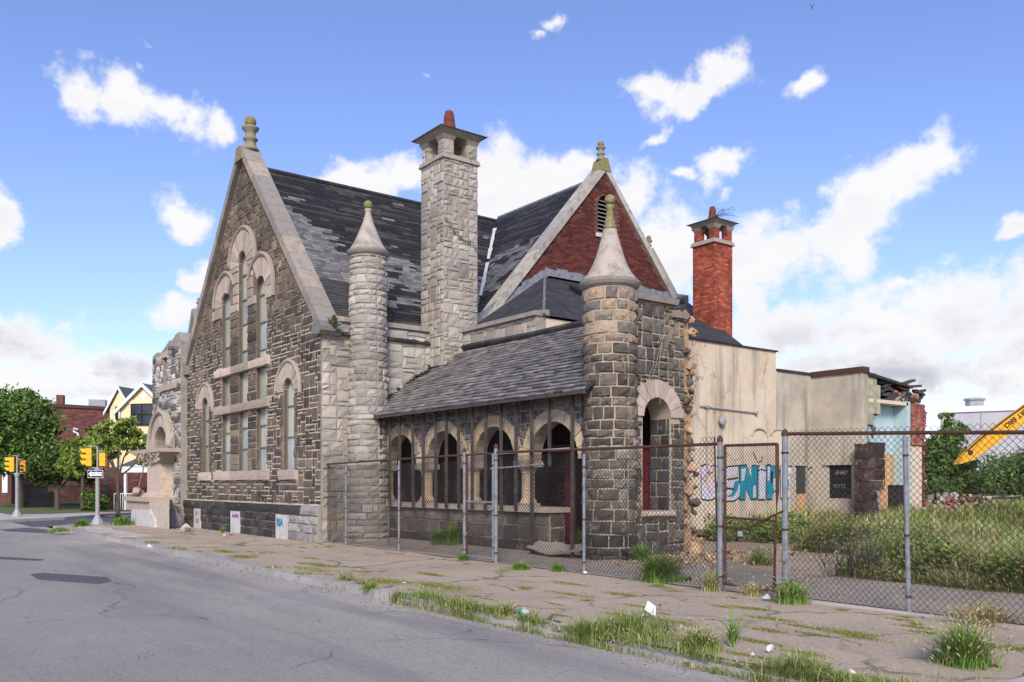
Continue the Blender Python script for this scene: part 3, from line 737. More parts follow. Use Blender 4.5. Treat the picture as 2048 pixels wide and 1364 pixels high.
# --- slated roofs: real overlapping slates, dark shingle repairs over paler old slate
def slates(name, o, u, v, nrm, wid, leng, sw, sh, rng, colf, m, parent, inside=None, th=.012, single=None, jit=.0):
    """o = low corner, u = along the eave, v = up the slope"""
    o, u, v, nrm = (Vector(q) for q in (o, u, v, nrm)); mb = MB(); singles = []
    rows = int(leng/sh)
    for j in range(rows):
        x = -rng.random()*sw
        while x < wid:
            w = sw*rng.uniform(.8, 1.2); a, b = max(x, 0), min(x+w, wid); x += w
            if b-a < .03: continue
            s0, s1 = j*sh, j*sh+sh*1.35
            if inside and not inside((a+b)/2, s0+sh*.5): continue
            c = colf((a+b)/2, s0, rng)
            if c is None: continue
            t = th*rng.uniform(.8, 1.6); lift = rng.uniform(0, jit)
            a += .004; b -= .004; sk = rng.uniform(-jit, jit)
            P_ = [o+u*(a+sk)+v*(s0+rng.uniform(-jit, jit))+nrm*(.012+t+lift), o+u*(b+sk)+v*(s0+rng.uniform(-jit, jit))+nrm*(.012+t+lift), o+u*b+v*s1+nrm*.008, o+u*a+v*s1+nrm*.008,
                  o+u*(a+sk)+v*s0+nrm*(.0), o+u*(b+sk)+v*s0+nrm*(.0)]
            tgt = mb
            if single and single((a+b)/2, s0): tgt = MB(); singles.append(tgt)
            tgt.add([tuple(q) for q in P_], [(0, 1, 2, 3), (4, 5, 1, 0), (0, 3, 4), (1, 5, 2)], c)
    ob = mb.build(name, m, parent)
    for q in singles: q.build('slate', m, parent)
    return ob
def patch_col(x, s, rng, seed=0, bias=0):
    k = mn.noise((x*.55+seed, s*.95, seed))+.5*mn.noise((x*1.3, s*2.6, seed+3))+bias
    if k > .20: return vary(rng, (.17, .17, .18), .3)
    if k < -.32: return vary(rng, (.055, .052, .05), .3)
    return vary(rng, (.026, .026, .03), .45)
RZ = 11.85            # ridge height
slope_len = math.hypot(HW, RZ-EZ); ca, sa = HW/slope_len, (RZ-EZ)/slope_len
roof = MB()
TY = 20.4             # transept ridge
roof.add([(FC+HW+.1, FY+.35, EZ-.12), (FC+HW+.1, 24, EZ-.12), (FC, 24, RZ-.02), (FC, FY+.35, RZ-.02), (FC-HW-.1, FY+.35, EZ-.12), (FC-HW-.1, 24, EZ-.12)], [(0, 1, 2, 3), (3, 2, 5, 4)])
nave = roof.build('nave_roof', M['roofdark'], church)
def nave_col(y, s, rng):      # y from the gable, s up the slope
    if y < 1.9 and s < 2.6: return vary(rng, (.06, .058, .054), .2)
    if s > .9+0 and y < 2.9-(s-2.6)*.72+.8*mn.noise((s*2.2, y*.8, 0)) and 2.4 <= s < 6.4: return vary(rng, (.165, .16, .155), .38)
    k = mn.noise((y*.5, s*1.5, 3))*.8+.6*mn.noise((y*1.6, s*4, 7)); band = mn.noise((y*.45, s*9, 2))
    ctr = math.exp(-((s-2.9-(5.5-y)*.25)/1.25)**2)*math.exp(-((y-5.2)/2.6)**2)
    if k+ctr*1.2 > .50: return vary(rng, (.18, .175, .17), .32)
    if band > .12: return vary(rng, (.06, .053, .047), .25)
    return vary(rng, (.023, .022, .022), .35)
stuff(slates('roof_slates', (FC+HW+.1, FY+.42, EZ-.12+.01), (0, 1, 0), (-ca, 0, sa), (sa, 0, ca), 12.5, slope_len+.05, .27, .125, rng, nave_col, M['roofslate'], nave), 'black shingle repairs and pale old slates on the nave')
mb = MB(); mb.tube([(FC, FY+.5, RZ+.03), (FC, 24, RZ+.03)], .07, 6); mb.build('ridge', M['roofdark'], nave)
# --- transept with the red brick gable
GX = -21.7; TS = 1.165; TA = 12.15; THW = 5.5
gmap = pm((GX, 0, 0), (0, 1), (1, 0))        # s = y, depth towards +x
mb = MB(); mb.prism([(TY-THW, 0), (TY+THW, 0), (TY+THW, TA-THW*TS), (TY, TA), (TY-THW, TA-THW*TS)], gmap, -.45, 0)
bg = mb.build('brick_gable', M['brick_joint'], church); bg['label'] = 'red brick transept gable with an arched louvre'
c = MB(); c.prism(arch_poly(TY+.12, .40, 10.0, 10.95), gmap, -.8, .3); cut(bg, [c.build('c', M['brick_joint'])])
def bricks(fn, x0, x1, z0, z1, rng, forb, cols, bw=.215, bh=.075, h=.008, mi=0):
    mb = MB(); j = 0; z = z0
    while z < z1:
        x = x0-(bw/2 if j % 2 else 0)
        while x < x1:
            a, b = max(x+.005, x0), min(x+bw-.005, x1); x += bw
            if b-a < .04: continue
            if forb((a+b)/2, z+bh/2) or forb(a, z+bh/2) or forb(b, z+bh/2): continue
            d = h+rng.uniform(-.003, .004); c = pick(rng, cols, .25)
            vs_ = [fn(a, z+.005, d), fn(b, z+.005, d), fn(b, z+bh-.005, d), fn(a, z+bh-.005, d), fn(a, z+.005, -.004), fn(b, z+.005, -.004), fn(b, z+bh-.005, -.004), fn(a, z+bh-.005, -.004)]
            mb.add(vs_, [(0, 1, 2, 3), (4, 5, 1, 0), (5, 6, 2, 1), (6, 7, 3, 2), (7, 4, 0, 3)], c, mi)
        z += bh; j += 1
    return mb
def gforb(y, z):
    if abs(y-TY) > (TA-.05-z)/TS: return True
    if abs(y-TY-.12) < .42 and 10 < z < 10.95 or math.hypot(y-TY-.12, z-10.95) < .42 and z >= 10.95: return True
    return z < 5.6
stuff(bricks(gmap, TY-THW, TY+THW, 5.6, 12.1, rng, gforb, REDS).build('gable_bricks', M['brick'], bg), 'sooty red bricks')
lv = MB()
for k in range(9):
    z = 10.05+k*.135; hw = .40 if z < 10.95 else math.sqrt(max(.01, .16-(z-10.95)**2))
    lv.hexa([gmap(TY+.12-hw, z, -.05), gmap(TY+.12+hw, z, -.05), gmap(TY+.12+hw, z+.02, -.05), gmap(TY+.12-hw, z+.02, -.05)]+[gmap(TY+.12-hw, z+.10, -.22), gmap(TY+.12+hw, z+.10, -.22), gmap(TY+.12+hw, z+.12, -.22), gmap(TY+.12-hw, z+.12, -.22)])
lo = MB(); lo.prism(arch_poly(TY+.12, .41, 10.0, 10.95), gmap, -.42, -.40); lou = lo.build('louvre', M['black'], bg); lv.build('louvre_slat', mat('grey_louvre', (.20, .195, .185)), lou)
mb = MB(); mb.prism([(TY-.38, 9.88), (TY+.62, 9.88), (TY+.62, 10.0), (TY-.38, 10.0)], gmap, -.1, .07, (.6, .58, .55)); mb.build('louvre_sill', M['cope'], bg)
tc_ = MB().build('transept_coping', M['cope'], church)
for sgn in (-1, 1):
    n = 8; W = THW+.1
    for i in range(n):
        t0, t1 = i/n, (i+1)/n
        ya, za, yb, zb = TY+sgn*W*(1-t0), TA-W*TS*(1-t0), TY+sgn*W*(1-t1), TA-W*TS*(1-t1)
        l = math.hypot(yb-ya, zb-za); ny, nz = sgn*abs(zb-za)/l, abs(yb-ya)/l; th = .17
        k = .997; 
        mb = MB(); mb.hexa([gmap(ya, za-.03, .10), gmap(yb, zb-.03, .10), gmap(yb, zb-.03, -.5), gmap(ya, za-.03, -.5), gmap(ya+ny*th, za+nz*th, .10), gmap(yb+ny*th, zb+nz*th, .10), gmap(yb+ny*th, zb+nz*th, -.5), gmap(ya+ny*th, za+nz*th, -.5)], pick(rng, [(.40, .375, .33), (.34, .32, .285), (.44, .40, .345)], .08))
        mb.build('coping_stone', M['cope'], tc_)
mb = MB(); mb.prism([(TY-.24, TA-.02), (TY+.24, TA-.02), (TY+.09, TA+.42), (TY-.09, TA+.42)], gmap, -.40, .12); mb.build('saddle_stone', M['moss'], tc_)
finial(tc_, GX-.15, TY, TA+.40, .68)
# transept roof: street-side slope
TRZ = TA-.18
tr = MB(); tl = THW*1.08
tr.add([(GX-.3, TY, TRZ), (FC, TY, TRZ), (FC, TY-THW-1, TRZ-(THW+1)*TS), (GX-.3, TY-THW-1, TRZ-(THW+1)*TS), (GX-.3, TY+THW, TRZ-THW*TS), (FC, TY+THW, TRZ-THW*TS)], [(0, 1, 2, 3), (1, 0, 4, 5)])
trf = tr.build('transept_roof', M['roofdark'], church)
k_ = math.hypot(1, TS); vz = Vector((0, 1/k_, TS/k_)); nz_ = Vector((0, -TS/k_, 1/k_))
L_ = (THW+.2)*k_
def tr_in(x, s):       # only this side of the valley
    X = GX-.3-(6.0-x)
    z = TRZ-L_*TS/k_+s*TS/k_
    return z > RZ-(X-FC)*((RZ-EZ)/HW)-.05
def tr_col(x, s, rng):
    k = mn.noise((x*.7+9, s*1.2, 5))+.6*mn.noise((x*2.2, s*3, 1))
    if 1.6 < s-x*.35 < 4.6 and k > -.1 and x < 5: return vary(rng, (.155, .15, .147), .3)
    if mn.noise((x*.45, s*9, 4)) > .15: return vary(rng, (.055, .05, .047), .25)
    return vary(rng, (.024, .023, .024), .4)
stuff(slates('roof_slates', (GX-.3-6.0, TY-L_/k_, TRZ-L_*TS/k_+.01), (1, 0, 0), vz, nz_, 6.0, L_, .27, .125, rng, tr_col, M['roofslate'], trf, inside=tr_in), 'black shingles and pale slates on the transept')
mb = MB(); mb.tube([(GX-.3, TY, TRZ+.04), (FC, TY, TRZ+.04)], .07, 6); mb.build('ridge', M['flash'], trf)
# white strip left in the valley
def vpt(t):           # valley: nave slope meets transept slope
    z = RZ-t; X = FC+(RZ-z)*HW/(RZ-EZ); Y = TY-(TRZ-z)/TS; return Vector((X, Y, z))
for (t0, t1) in ((.55, 2.3), (2.5, 4.1)):
    n = 9; mb = MB()
    for i in range(n):
        a, b = vpt(t0+(t1-t0)*i/n), vpt(t0+(t1-t0)*(i+1)/n); wa = rng.uniform(.07, .14)
        mb.add([tuple(a+Vector((.05-wa*.6, -.05, .09))), tuple(b+Vector((.05-wa*.6, -.05, .09))), tuple(b+Vector((.05+wa, -.02, .07))), tuple(a+Vector((.05+wa, -.02, .07)))], [(0, 1, 2, 3)])
    mb.build('valley_flashing', M['whiteflash'], trf)
# far gable beyond the transept
fgm = pm((-25, 0, 0), (0, 1), (1, 0)); FA = 10.95; FGY = 26.1
mb = MB(); mb.prism([(FGY-5, FA-5*TS), (FGY+5, FA-5*TS), (FGY, FA)], fgm, -.4, 0); mb.build('far_gable', M['brick_joint'], church)
mb = MB(); mb.add([(-25.2, FGY, FA-.1), (-33, FGY, FA-.1), (-33, FGY+5.2, FA-.1-5.2*TS), (-25.2, FGY+5.2, FA-.1-5.2*TS)], [(0, 1, 2, 3)]); mb.build('far_roof', M['roofslate'], church)
mb = MB()
for sgn in (-1, 1):
    mb.hexa([fgm(FGY+sgn*5.2, FA-5.2*TS, .15), fgm(FGY, FA, .15), fgm(FGY, FA, -.5), fgm(FGY+sgn*5.2, FA-5.2*TS, -.5), fgm(FGY+sgn*5.35, FA-5.2*TS+.16, .15), fgm(FGY, FA+.22, .15), fgm(FGY, FA+.22, -.5), fgm(FGY+sgn*5.35, FA-5.2*TS+.16, -.5)], COPES[2])
fcp = mb.build('far_coping', M['cope'], church); finial(fcp, -25.1, FGY, FA+.15, .62)
# small gable behind the corner tower
sx, sy = -36.3, 11.35; smp = pm((0, sy, 0), (1, 0), (0, -1))
mb = MB(); mb.prism([(sx-2.2, 4.0), (sx+2.4, 4.0), (sx+.05, 8.55), (sx-.05, 8.55)], smp, -.5, 0); sg = mb.build('small_gable', M['mortar_grey'], church)
mb = MB()
for sgn in (-1, 1): mb.hexa([smp(sx+sgn*2.3, 4.1, .1), smp(sx, 8.5, .1), smp(sx, 8.5, -.6), smp(sx+sgn*2.3, 4.1, -.6), smp(sx+sgn*2.52, 4.2, .1), smp(sx+sgn*.1, 8.72, .1), smp(sx+sgn*.1, 8.72, -.6), smp(sx+sgn*2.52, 4.2, -.6)], COPES[0])
scp = mb.build('small_gable_coping', M['cope'], church); finial(scp, sx, sy+.2, 8.6, .62)

# --- granite side wall with parapet, from the corner to the chimney
SX = -21.9
smap = pm((SX, 0, 0), (0, 1), (1, 0))
mb = MB(); mb.box(SX-.5, SX, FY+.012, 13.7, -.1, 6.02); sw = mb.build('side_wall', M['mortar_grey'], church); sw['label'] = 'grey granite side wall with a stone coping'
mb = MB()
for r_ in rubble(FY+.02, 13.7, .0, 6.0, .2, .155, [(2,2)]*5+[(1,1)]*2+[(2,1)]*4+[(3,2)]*2+[(1,2)]*2+[(3,1)], rng):
    stone(mb, smap, *r_, rng, pick(rng, GRANS, .16), gap=.009, h=.016, rough=.022)
stuff(mb.build('granite_stones', M['granite'], sw), 'squared grey granite stones')
mb = MB(); cc_ = courses(FY+.3, 13.66, 0, .2, (.2, .2), (.9, 1.4), rng)
for (a, b, _, _) in cc_:
    mb = MB(); mb.hexa([smap(a+.004, 6.02, .10), smap(b-.004, 6.02, .10), smap(b-.004, 6.02, -.55), smap(a+.004, 6.02, -.55), smap(a+.004, 6.16, .08), smap(b-.004, 6.16, .08), smap(b-.004, 6.22, -.5), smap(a+.004, 6.22, -.5)], pick(rng, COPES[:3], .1)); mb.build('coping_stone', M['cope'], sw)
# street wall right of the chimney
W2Y = 14.33; W2X = -17.8
wmap = pm((0, W2Y, 0), (1, 0), (0, -1))
mb = MB(); mb.box(-21.3, W2X, W2Y, W2Y+.32, -.1, 5.98); w2 = mb.build('parapet_wall', M['mortar_grey'], church); w2['label'] = 'granite parapet wall right of the stone chimney'
mb = MB()
for r_ in rubble(-21.2, W2X, 3.6, 5.98, .2, .16, [(2,2)]*6+[(1,1)]*2+[(2,1)]*3+[(3,2)]*2+[(1,2)]*2, rng): stone(mb, wmap, *r_, rng, pick(rng, GRANS, .14), gap=.009, h=.014, rough=.018)
for r_ in rubble(-21.2, -16.4, .1, 3.6, .24, .2, [(2,2)]*3+[(2,1)]*4+[(1,1)], rng): stone(mb, wmap, *r_, rng, pick(rng, [(.022, .02, .018), (.016, .015, .014)], .3), gap=.012, h=.03, rough=.025)  # porch shade put into these lower stones as near-black colour
stuff(mb.build('granite_stones', M['granite'], w2), 'squared grey granite stones')
for (a, b, _, _) in courses(-21.15, W2X+.05, 0, .2, (.2, .2), (.9, 1.4), rng):
    mb = MB(); mb.hexa([wmap(a+.004, 5.98, .10), wmap(b-.004, 5.98, .10), wmap(b-.004, 5.98, -.42), wmap(a+.004, 5.98, -.42), wmap(a+.004, 6.10, .08), wmap(b-.004, 6.10, .08), wmap(b-.004, 6.17, -.4), wmap(a+.004, 6.17, -.4)], pick(rng, COPES[:3], .1)); mb.build('coping_stone', M['cope'], w2)
mb = MB(); mb.box(-21.84, -16.4, 13.35, 13.5, -.1, 3.7); mb.build('shade_toned_wall', M['inner'], church)  # wall added inside the porch so that its arches look dark
mb = MB(); mb.box(-21.895, -21.84, 12.3, 13.34, -.1, 3.7); mb.build('shade_toned_wall', M['inner'], church)  # added dark lining against the side wall, for the same effect
mb = MB(); mb.box(-17.8, -16.35, W2Y, W2Y+.3, -.1, 3.8); mb.build('shade_toned_wall', M['inner'], church)

# --- chimneys
def chimney(name, label, x0, x1, y0, y1, zb, zl, zc, zt, build_face, m_core, m_face, pier_cols, m_pier, potr, pot_h, m_face2=None):
    mb = MB(); mb.box(x0, x1, y0, y1, zb, zl); ch = mb.build(name, m_core, church); ch['label'] = label
    faces = [(pm((0, y0, 0), (1, 0), (0, -1)), x0, x1), (pm((x1, 0, 0), (0, 1), (1, 0)), y0, y1), (pm((0, y1, 0), (1, 0), (0, 1)), x0, x1), (pm((x0, 0, 0), (0, 1), (-1, 0)), y0, y1)]
    big = MB()
    for fn, a, b in faces: build_face(big, fn, a, b, zb, zl)
    stuff(big.build('facing', m_face, ch), None)
    g = .07
    mb = MB(); mb.hexa([(x0-g, y0-g, zl-.02), (x1+g, y0-g, zl-.02), (x1+g, y1+g, zl-.02), (x0-g, y1+g, zl-.02), (x0-.03, y0-.03, zl+.12), (x1+.03, y0-.03, zl+.12), (x1+.03, y1+.03, zl+.12), (x0-.03, y1+.03, zl+.12)], COPES[2]); mb.build('belt_course', M['cope'], ch)
    pw = (x1-x0)*.30
    for (cx_, cy_) in ((x0, y0), (x1-pw, y0), (x1-pw, y1-pw), (x0, y1-pw)):
        mb = MB(); mb.box(cx_+.03, cx_+pw-.01, cy_+.03, cy_+pw-.01, zl+.12, zc-.12); p_ = mb.build('pier', m_core, ch)
        mb = MB()
        for fn, a, b in ((pm((0, cy_+.03, 0), (1, 0), (0, -1)), cx_+.03, cx_+pw-.01), (pm((cx_+pw-.01, 0, 0), (0, 1), (1, 0)), cy_+.03, cy_+pw-.01), (pm((0, cy_+pw-.01, 0), (1, 0), (0, 1)), cx_+.03, cx_+pw-.01), (pm((cx_+.03, 0, 0), (0, 1), (-1, 0)), cy_+.03, cy_+pw-.01)):
            build_face(mb, fn, a, b, zl+.12, zc-.12)
        stuff(mb.build('facing', m_face, p_))
        mb = MB(); q = .05; mb.hexa([(cx_+.02, cy_+.02, zc-.12), (cx_+pw, cy_+.02, zc-.12), (cx_+pw, cy_+pw, zc-.12), (cx_+.02, cy_+pw, zc-.12), (cx_-q, cy_-q, zc), (cx_+pw+q, cy_-q, zc), (cx_+pw+q, cy_+pw+q, zc), (cx_-q, cy_+pw+q, zc)], COPES[2]); mb.build('pier_cap', M['cope'], p_)
    mb = MB(); mb.box(x0+.16, x1-.16, y0+.16, y1-.16, zl+.1, zl+.16); mb.build('flue_floor', M['black'], ch)
    mb = MB(); k = (x1-x0)*.19
    mb.hexa([(x0, y0, zc), (x1, y0, zc), (x1, y1, zc), (x0, y1, zc), (x0-k*.6, y0-k*.6, zc+.14), (x1+k*.6, y0-k*.6, zc+.14), (x1+k*.6, y1+k*.6, zc+.14), (x0-k*.6, y1+k*.6, zc+.14)], COPES[2])
    xm, ym = (x0+x1)/2, (y0+y1)/2; f_ = .24*(x1-x0)
    mb.hexa([(x0-k, y0-k, zc+.14), (x1+k, y0-k, zc+.14), (x1+k, y1+k, zc+.14), (x0-k, y1+k, zc+.14), (xm-f_, ym-f_, zt), (xm+f_, ym-f_, zt), (xm+f_, ym+f_, zt), (xm-f_, ym+f_, zt)], COPES[0])
    mb.build('cap', M['cope'], ch)
    mb = MB(); r0 = potr; h = pot_h
    mb.lathe([(r0*1.15, 0), (r0*1.05, h*.12), (r0*.9, h*.35), (r0*.78, h*.5), (r0*.86, h*.53), (r0*.74, h*.58), (r0*.82, h*.64), (r0*.72, h*.70), (r0*.78, h*.76), (r0*.68, h*.82), (r0*.6, h*.95), (r0*.35, h)], xm, ym, 14, zoff=zt-.03); mb.build('chimney_pot', M['terracotta'], ch, smooth=True)
    return ch
def gran_face(mb, fn, a, b, z0, z1):
    for r_ in rubble(a, b, z0, z1, .165, .135, [(2,2)]*5+[(1,1)]*3+[(2,1)]*4+[(1,2)]*3+[(3,2)]+[(2,3)], rng): stone(mb, fn, *r_, rng, pick(rng, GRANS, .13), gap=.007, h=.014, rough=.02)
ch1 = chimney('stone_chimney', 'tall pale granite chimney with an open arcaded top', -22.36, -21.14, 13.62, 14.80, 0, 10.95, 11.62, 12.02, gran_face, M['mortar_grey'], M['granite'], None, None, .20, .62)
def brick_face(mb, fn, a, b, z0, z1):
    q = bricks(fn, a, b, z0, z1, rng, lambda x, z: False, [(.37, .09, .048), (.32, .075, .042), (.42, .115, .065), (.27, .06, .036)], bw=.205, bh=.072, h=.007)
    o = len(mb.v); mb.v += q.v; mb.f += [tuple(i+o for i in f) for f in q.f]; mb.c += q.c; mb.m += q.m
ch2 = chimney('brick_chimney', 'bright red brick chimney with an open top behind the gables', -19.97, -19.05, 22.9, 23.82, 5.8, 9.62, 10.22, 10.52, brick_face, M['brick_joint'], M['brick_bright'], None, None, .15, .48)

# --- turrets
def turret(name, label, cx_, cy_, rad, zt, cone, m_core, m_stone, cols, single, hs, ls, cornice, zmin=-.05):
    mb = MB(); mb.lathe([(rad(q*zt/18)-.004, q*zt/18-(.1 if q == 0 else 0)) for q in range(19)], cx_, cy_, 40); t = mb.build(name, m_core, church, smooth=True); t['label'] = label
    fn = cm(cx_, cy_, rad); per = 2*math.pi*rad(1e3)
    big = MB(); camang = math.atan2(-cy_, -cx_)
    for r_ in courses(0, per, zmin, zt-.02, hs, ls, rng):
        if r_[0] == 0 and False: continue
        c = pick(rng, cols(r_[2], ((r_[0]+r_[1])/2)/rad(1e3)) if callable(cols) else cols, .2)
        d = ((r_[0]+r_[1])/2/rad(1e3)-camang+math.pi) % (2*math.pi)-math.pi
        one = single and abs(d) < R(95)
        tgt = MB() if one else big
        stone(tgt, fn, *r_, rng, c, gap=.009, h=.016, rough=.03 if single else .022, nx=4)
        if one: tgt.build('stone', m_stone, t)
    if big.f: stuff(big.build('turret_stones', m_stone, t))
    mb = MB(); r0 = rad(zt); mb.lathe([(r0, zt-.02), (r0+.06, zt+.03), (r0+.09, zt+.09), (r0+.09, zt+.13), (r0+.04, zt+.15)], cx_, cy_, 40, COPES[1]); mb.build('cornice', M['cope'], t, smooth=False)
    mb = MB(); mb.lathe([(r, zt+.14+z) for r, z in cone[0]], cx_, cy_, 32, (.40, .35, .29)); co = mb.build('cone_cap', M['cope'], t, smooth=True)
    if len(cone) > 2 and cone[2]:
        mb = MB(); mb.lathe([(r, zt+.14+z) for r, z in cone[2]], cx_, cy_, 24); mb.build('mossy_neck', M['moss'], co, smooth=True)
    br, bz = cone[1]; mb = MB(); mb.lathe([(.01, zt+.14+bz-br)]+[(br*math.sin(math.pi*k/10), zt+.14+bz-br*math.cos(math.pi*k/10)) for k in range(1, 10)]+[(.01, zt+.14+bz+br)], cx_, cy_, 16); mb.build('ball', M['moss'], co, smooth=True)
    return t
t1 = turret('turret', 'slim pale granite turret with a conical cap beside the gable', -21.72, 11.52, lambda z: .50 if z > 6 else .50+.13*(1-z/6)**1.5 if z > 0 else .63, 7.86,
     ([(.56, 0), (.50, .06), (.40, .22), (.31, .42), (.22, .64), (.155, .80), (.13, .86), (.135, .90), (.10, .98), (.075, 1.12), (.11, 1.16), (.09, 1.19)], (.125, 1.30)), M['mortar_grey'], M['granite'], GRANS, False, (.13, .24), (.22, .5), None)
def t2col(z, a):
    if z > 4.2: return [(.26, .20, .14), (.21, .17, .13), (.31, .23, .15), (.16, .14, .12)]
    if z < .35: return [(.04, .04, .042), (.06, .055, .05)]
    if 1.0 < z < 2.6: return [(.17, .15, .12), (.115, .10, .082), (.24, .21, .165), (.14, .112, .08), (.08, .072, .062)]
    return [(.14, .113, .083), (.095, .08, .064), (.18, .143, .10), (.11, .09, .07), (.065, .058, .05)]
t2 = turret('turret', 'dark rubble turret with a pale flared stone spire at the porch end', -12.8, 12.2, lambda z: .52 if z > .3 else .56, 5.48,
     ([(.60, 0), (.53, .06), (.44, .18), (.355, .34), (.285, .52), (.225, .72), (.175, .90), (.15, .98), (.145, 1.02), (.14, 1.06), (.02, 1.08)], (.108, 1.66), [(.145, 1.06), (.125, 1.12), (.095, 1.24), (.075, 1.36), (.065, 1.48), (.095, 1.53), (.075, 1.56)]),
     M['mortar_cream'], M['rubble'], t2col, True, (.15, .27), (.22, .48), None)

# --- torn wing wall with the arched doorway
WXP = -12.5; tmap = pm((WXP, 0, 0), (0, 1), (1, 0))
mb = MB(); mb.prism([(12.2, -.1), (14.05, -.1), (14.05, 5.05), (13.72, 5.05), (13.72, 5.3), (12.2, 5.3)], tmap, -.55, 0); ww = mb.build('wing_wall', [M['mortar_cream'], M['rubble']], church); ww['label'] = 'torn end wall with an arched opening'
AYC = 13.22; AR = .40; ASZ = 2.96; ASI = 1.04
c = MB(); c.prism(arch_poly(AYC, AR, ASI, ASZ), tmap, -.9, .3); cut(ww, [c.build('c', M['mortar'])])
def wforb(y, z):
    if abs(y-AYC) < AR+.02 and ASI-.12 < z < ASZ: return True
    if z >= ASZ-.02 and math.hypot(y-AYC, z-ASZ) < .76: return True
    if y > 13.72 and z > 5.05: return True
    return False
for r_ in fit(rubble(12.62, 14.05, .0, 5.28, .165, .15, [(2,2)]*5+[(1,2)]*2+[(2,1)]*4+[(1,1)]*2, rng), wforb, .15):
    b2 = MB(); stone(b2, tmap, *r_, rng, pick(rng, [(.11, .094, .074), (.07, .063, .055), (.14, .115, .085), (.085, .077, .066)], .25), gap=.011, h=.03, rough=.025); b2.build('stone', M['rubble'], ww)
jm = MB(); jfn = pm((0, AYC+AR-.0, 0), (1, 0), (0, -1))          # inner jamb stones facing the street side
for r_ in courses(-13.05, -12.5, ASI, ASZ, (.2, .3), (.22, .4), rng): stone(jm, jfn, *r_, rng, pick(rng, [(.06, .058, .058), (.08, .075, .07), (.045, .044, .045)], .2), gap=.01, h=.02)
stuff(jm.build('jamb_stones', M['rubble'], ww))
voussoirs(tmap, AYC, ASZ, AR, .76, 9, rng, PINKS, ww, M['pink'], h=.04, back=-.45)
b2 = MB(); stone(b2, tmap, AYC-AR-.05, AYC+AR+.1, ASI-.12, ASI, rng, PINKS[1], gap=.002, h=.09, rough=.01); b2.build('sill', M['pink'], ww)
for (a, b, z, dep) in ((12.3, 13.78, 5.3, .10), (13.66, 14.1, 5.05, .08)):
    b2 = MB(); b2.hexa([tmap(a, z, dep), tmap(b, z, dep), tmap(b, z, -.6), tmap(a, z, -.6), tmap(a, z+.12, dep+.03), tmap(b, z+.12, dep+.03), tmap(b, z+.16, -.6), tmap(a, z+.16, -.6)], COPES[0]); b2.build('coping_stone', M['cope'], ww)
# broken edge: loose orange-brown core stones
def boulder(mb, c, s, rng, col, sub=1, sq=(1, 1, 1)):
    """a broken, angular stone: the hull of a few scattered points"""
    bm = bmesh.new(); n = 11 if sub == 1 else 26
    for k in range(n):
        p = Vector((rng.gauss(0, 1), rng.gauss(0, 1), rng.gauss(0, 1))).normalized(); m = max(abs(p.x), abs(p.y), abs(p.z)); p = p*(.45+.55/m*.75)*rng.uniform(.8, 1.05)
        bm.verts.new((c[0]+p.x*s*sq[0], c[1]+p.y*s*sq[1], c[2]+p.z*s*sq[2]))
    bmesh.ops.convex_hull(bm, input=bm.verts[:])
    bm.verts.index_update(); mb.add([tuple(v.co) for v in bm.verts], [tuple(v.index for v in f.verts) for f in bm.faces], col); bm.free()
ORNG = [(.40, .25, .14), (.30, .18, .11), (.48, .33, .20), (.16, .11, .085), (.09, .075, .065), (.35, .24, .16)]
z = .1
while z < 5.2:
    s_ = rng.uniform(.08, .16); w = .34 if z > .7 else .55
    for k in range(5):
        b2 = MB(); boulder(b2, (WXP-.02-.10*k+rng.uniform(-.06, .06), 14.08+rng.uniform(0, w)*(.6+.5*(1 if rng.random() < .4 else .5)), z+rng.uniform(-.05, .05)), s_*rng.uniform(.8, 1.15), rng, pick(rng, ORNG, .2), sq=(1, 1, .85)); b2.build('core_stone', M['rubblestone'], ww)
    z += s_*1.35
mb = MB(); mb.prism([(14.0, -.1), (14.38, -.1), (14.30, 1.8), (14.36, 3.2), (14.25, 5.0), (14.0, 5.0)], tmap, -.5, -.06, (.40, .27, .16)); mb.build('core', M['rubblestone'], ww)
for k in range(7):
    z = rng.uniform(2.4, 5.0); mb = MB(); mb.tube([tmap(14.35, z, -.2), tmap(14.42+rng.random()*.12, z+rng.uniform(-.12, .08), -.2+rng.uniform(-.1, .1))], .012, 4); mb.build('lath_end', M['wood'], ww)
mb = MB(); mb.box(-16.0, -13.06, 14.02, 14.3, 0, 3.6); mb.build('shade_toned_wall', M['inner'], church)  # dark wall added to blacken the view through the arched opening
mb = MB(); mb.box(-13.72, -13.06, 13.80, 13.87, 0, 2.35); rp = mb.build('red_panel', M['redpaint'], church); rp['label'] = 'dark red boarding inside the arched opening'
mb = MB(); mb.box(-15.35, -15.05, 13.2, 13.3, 0, 2.5); mb.box(-15.9, -13.7, 13.22, 13.28, 2.3, 2.5); mb.build('red_door_frame', M['redpaint'], church)
mb = MB(); mb.box(-17.8, -13.05, 12.5, 14.3, 3.62, 3.72); mb.build('porch_ceiling', M['wood'], church)
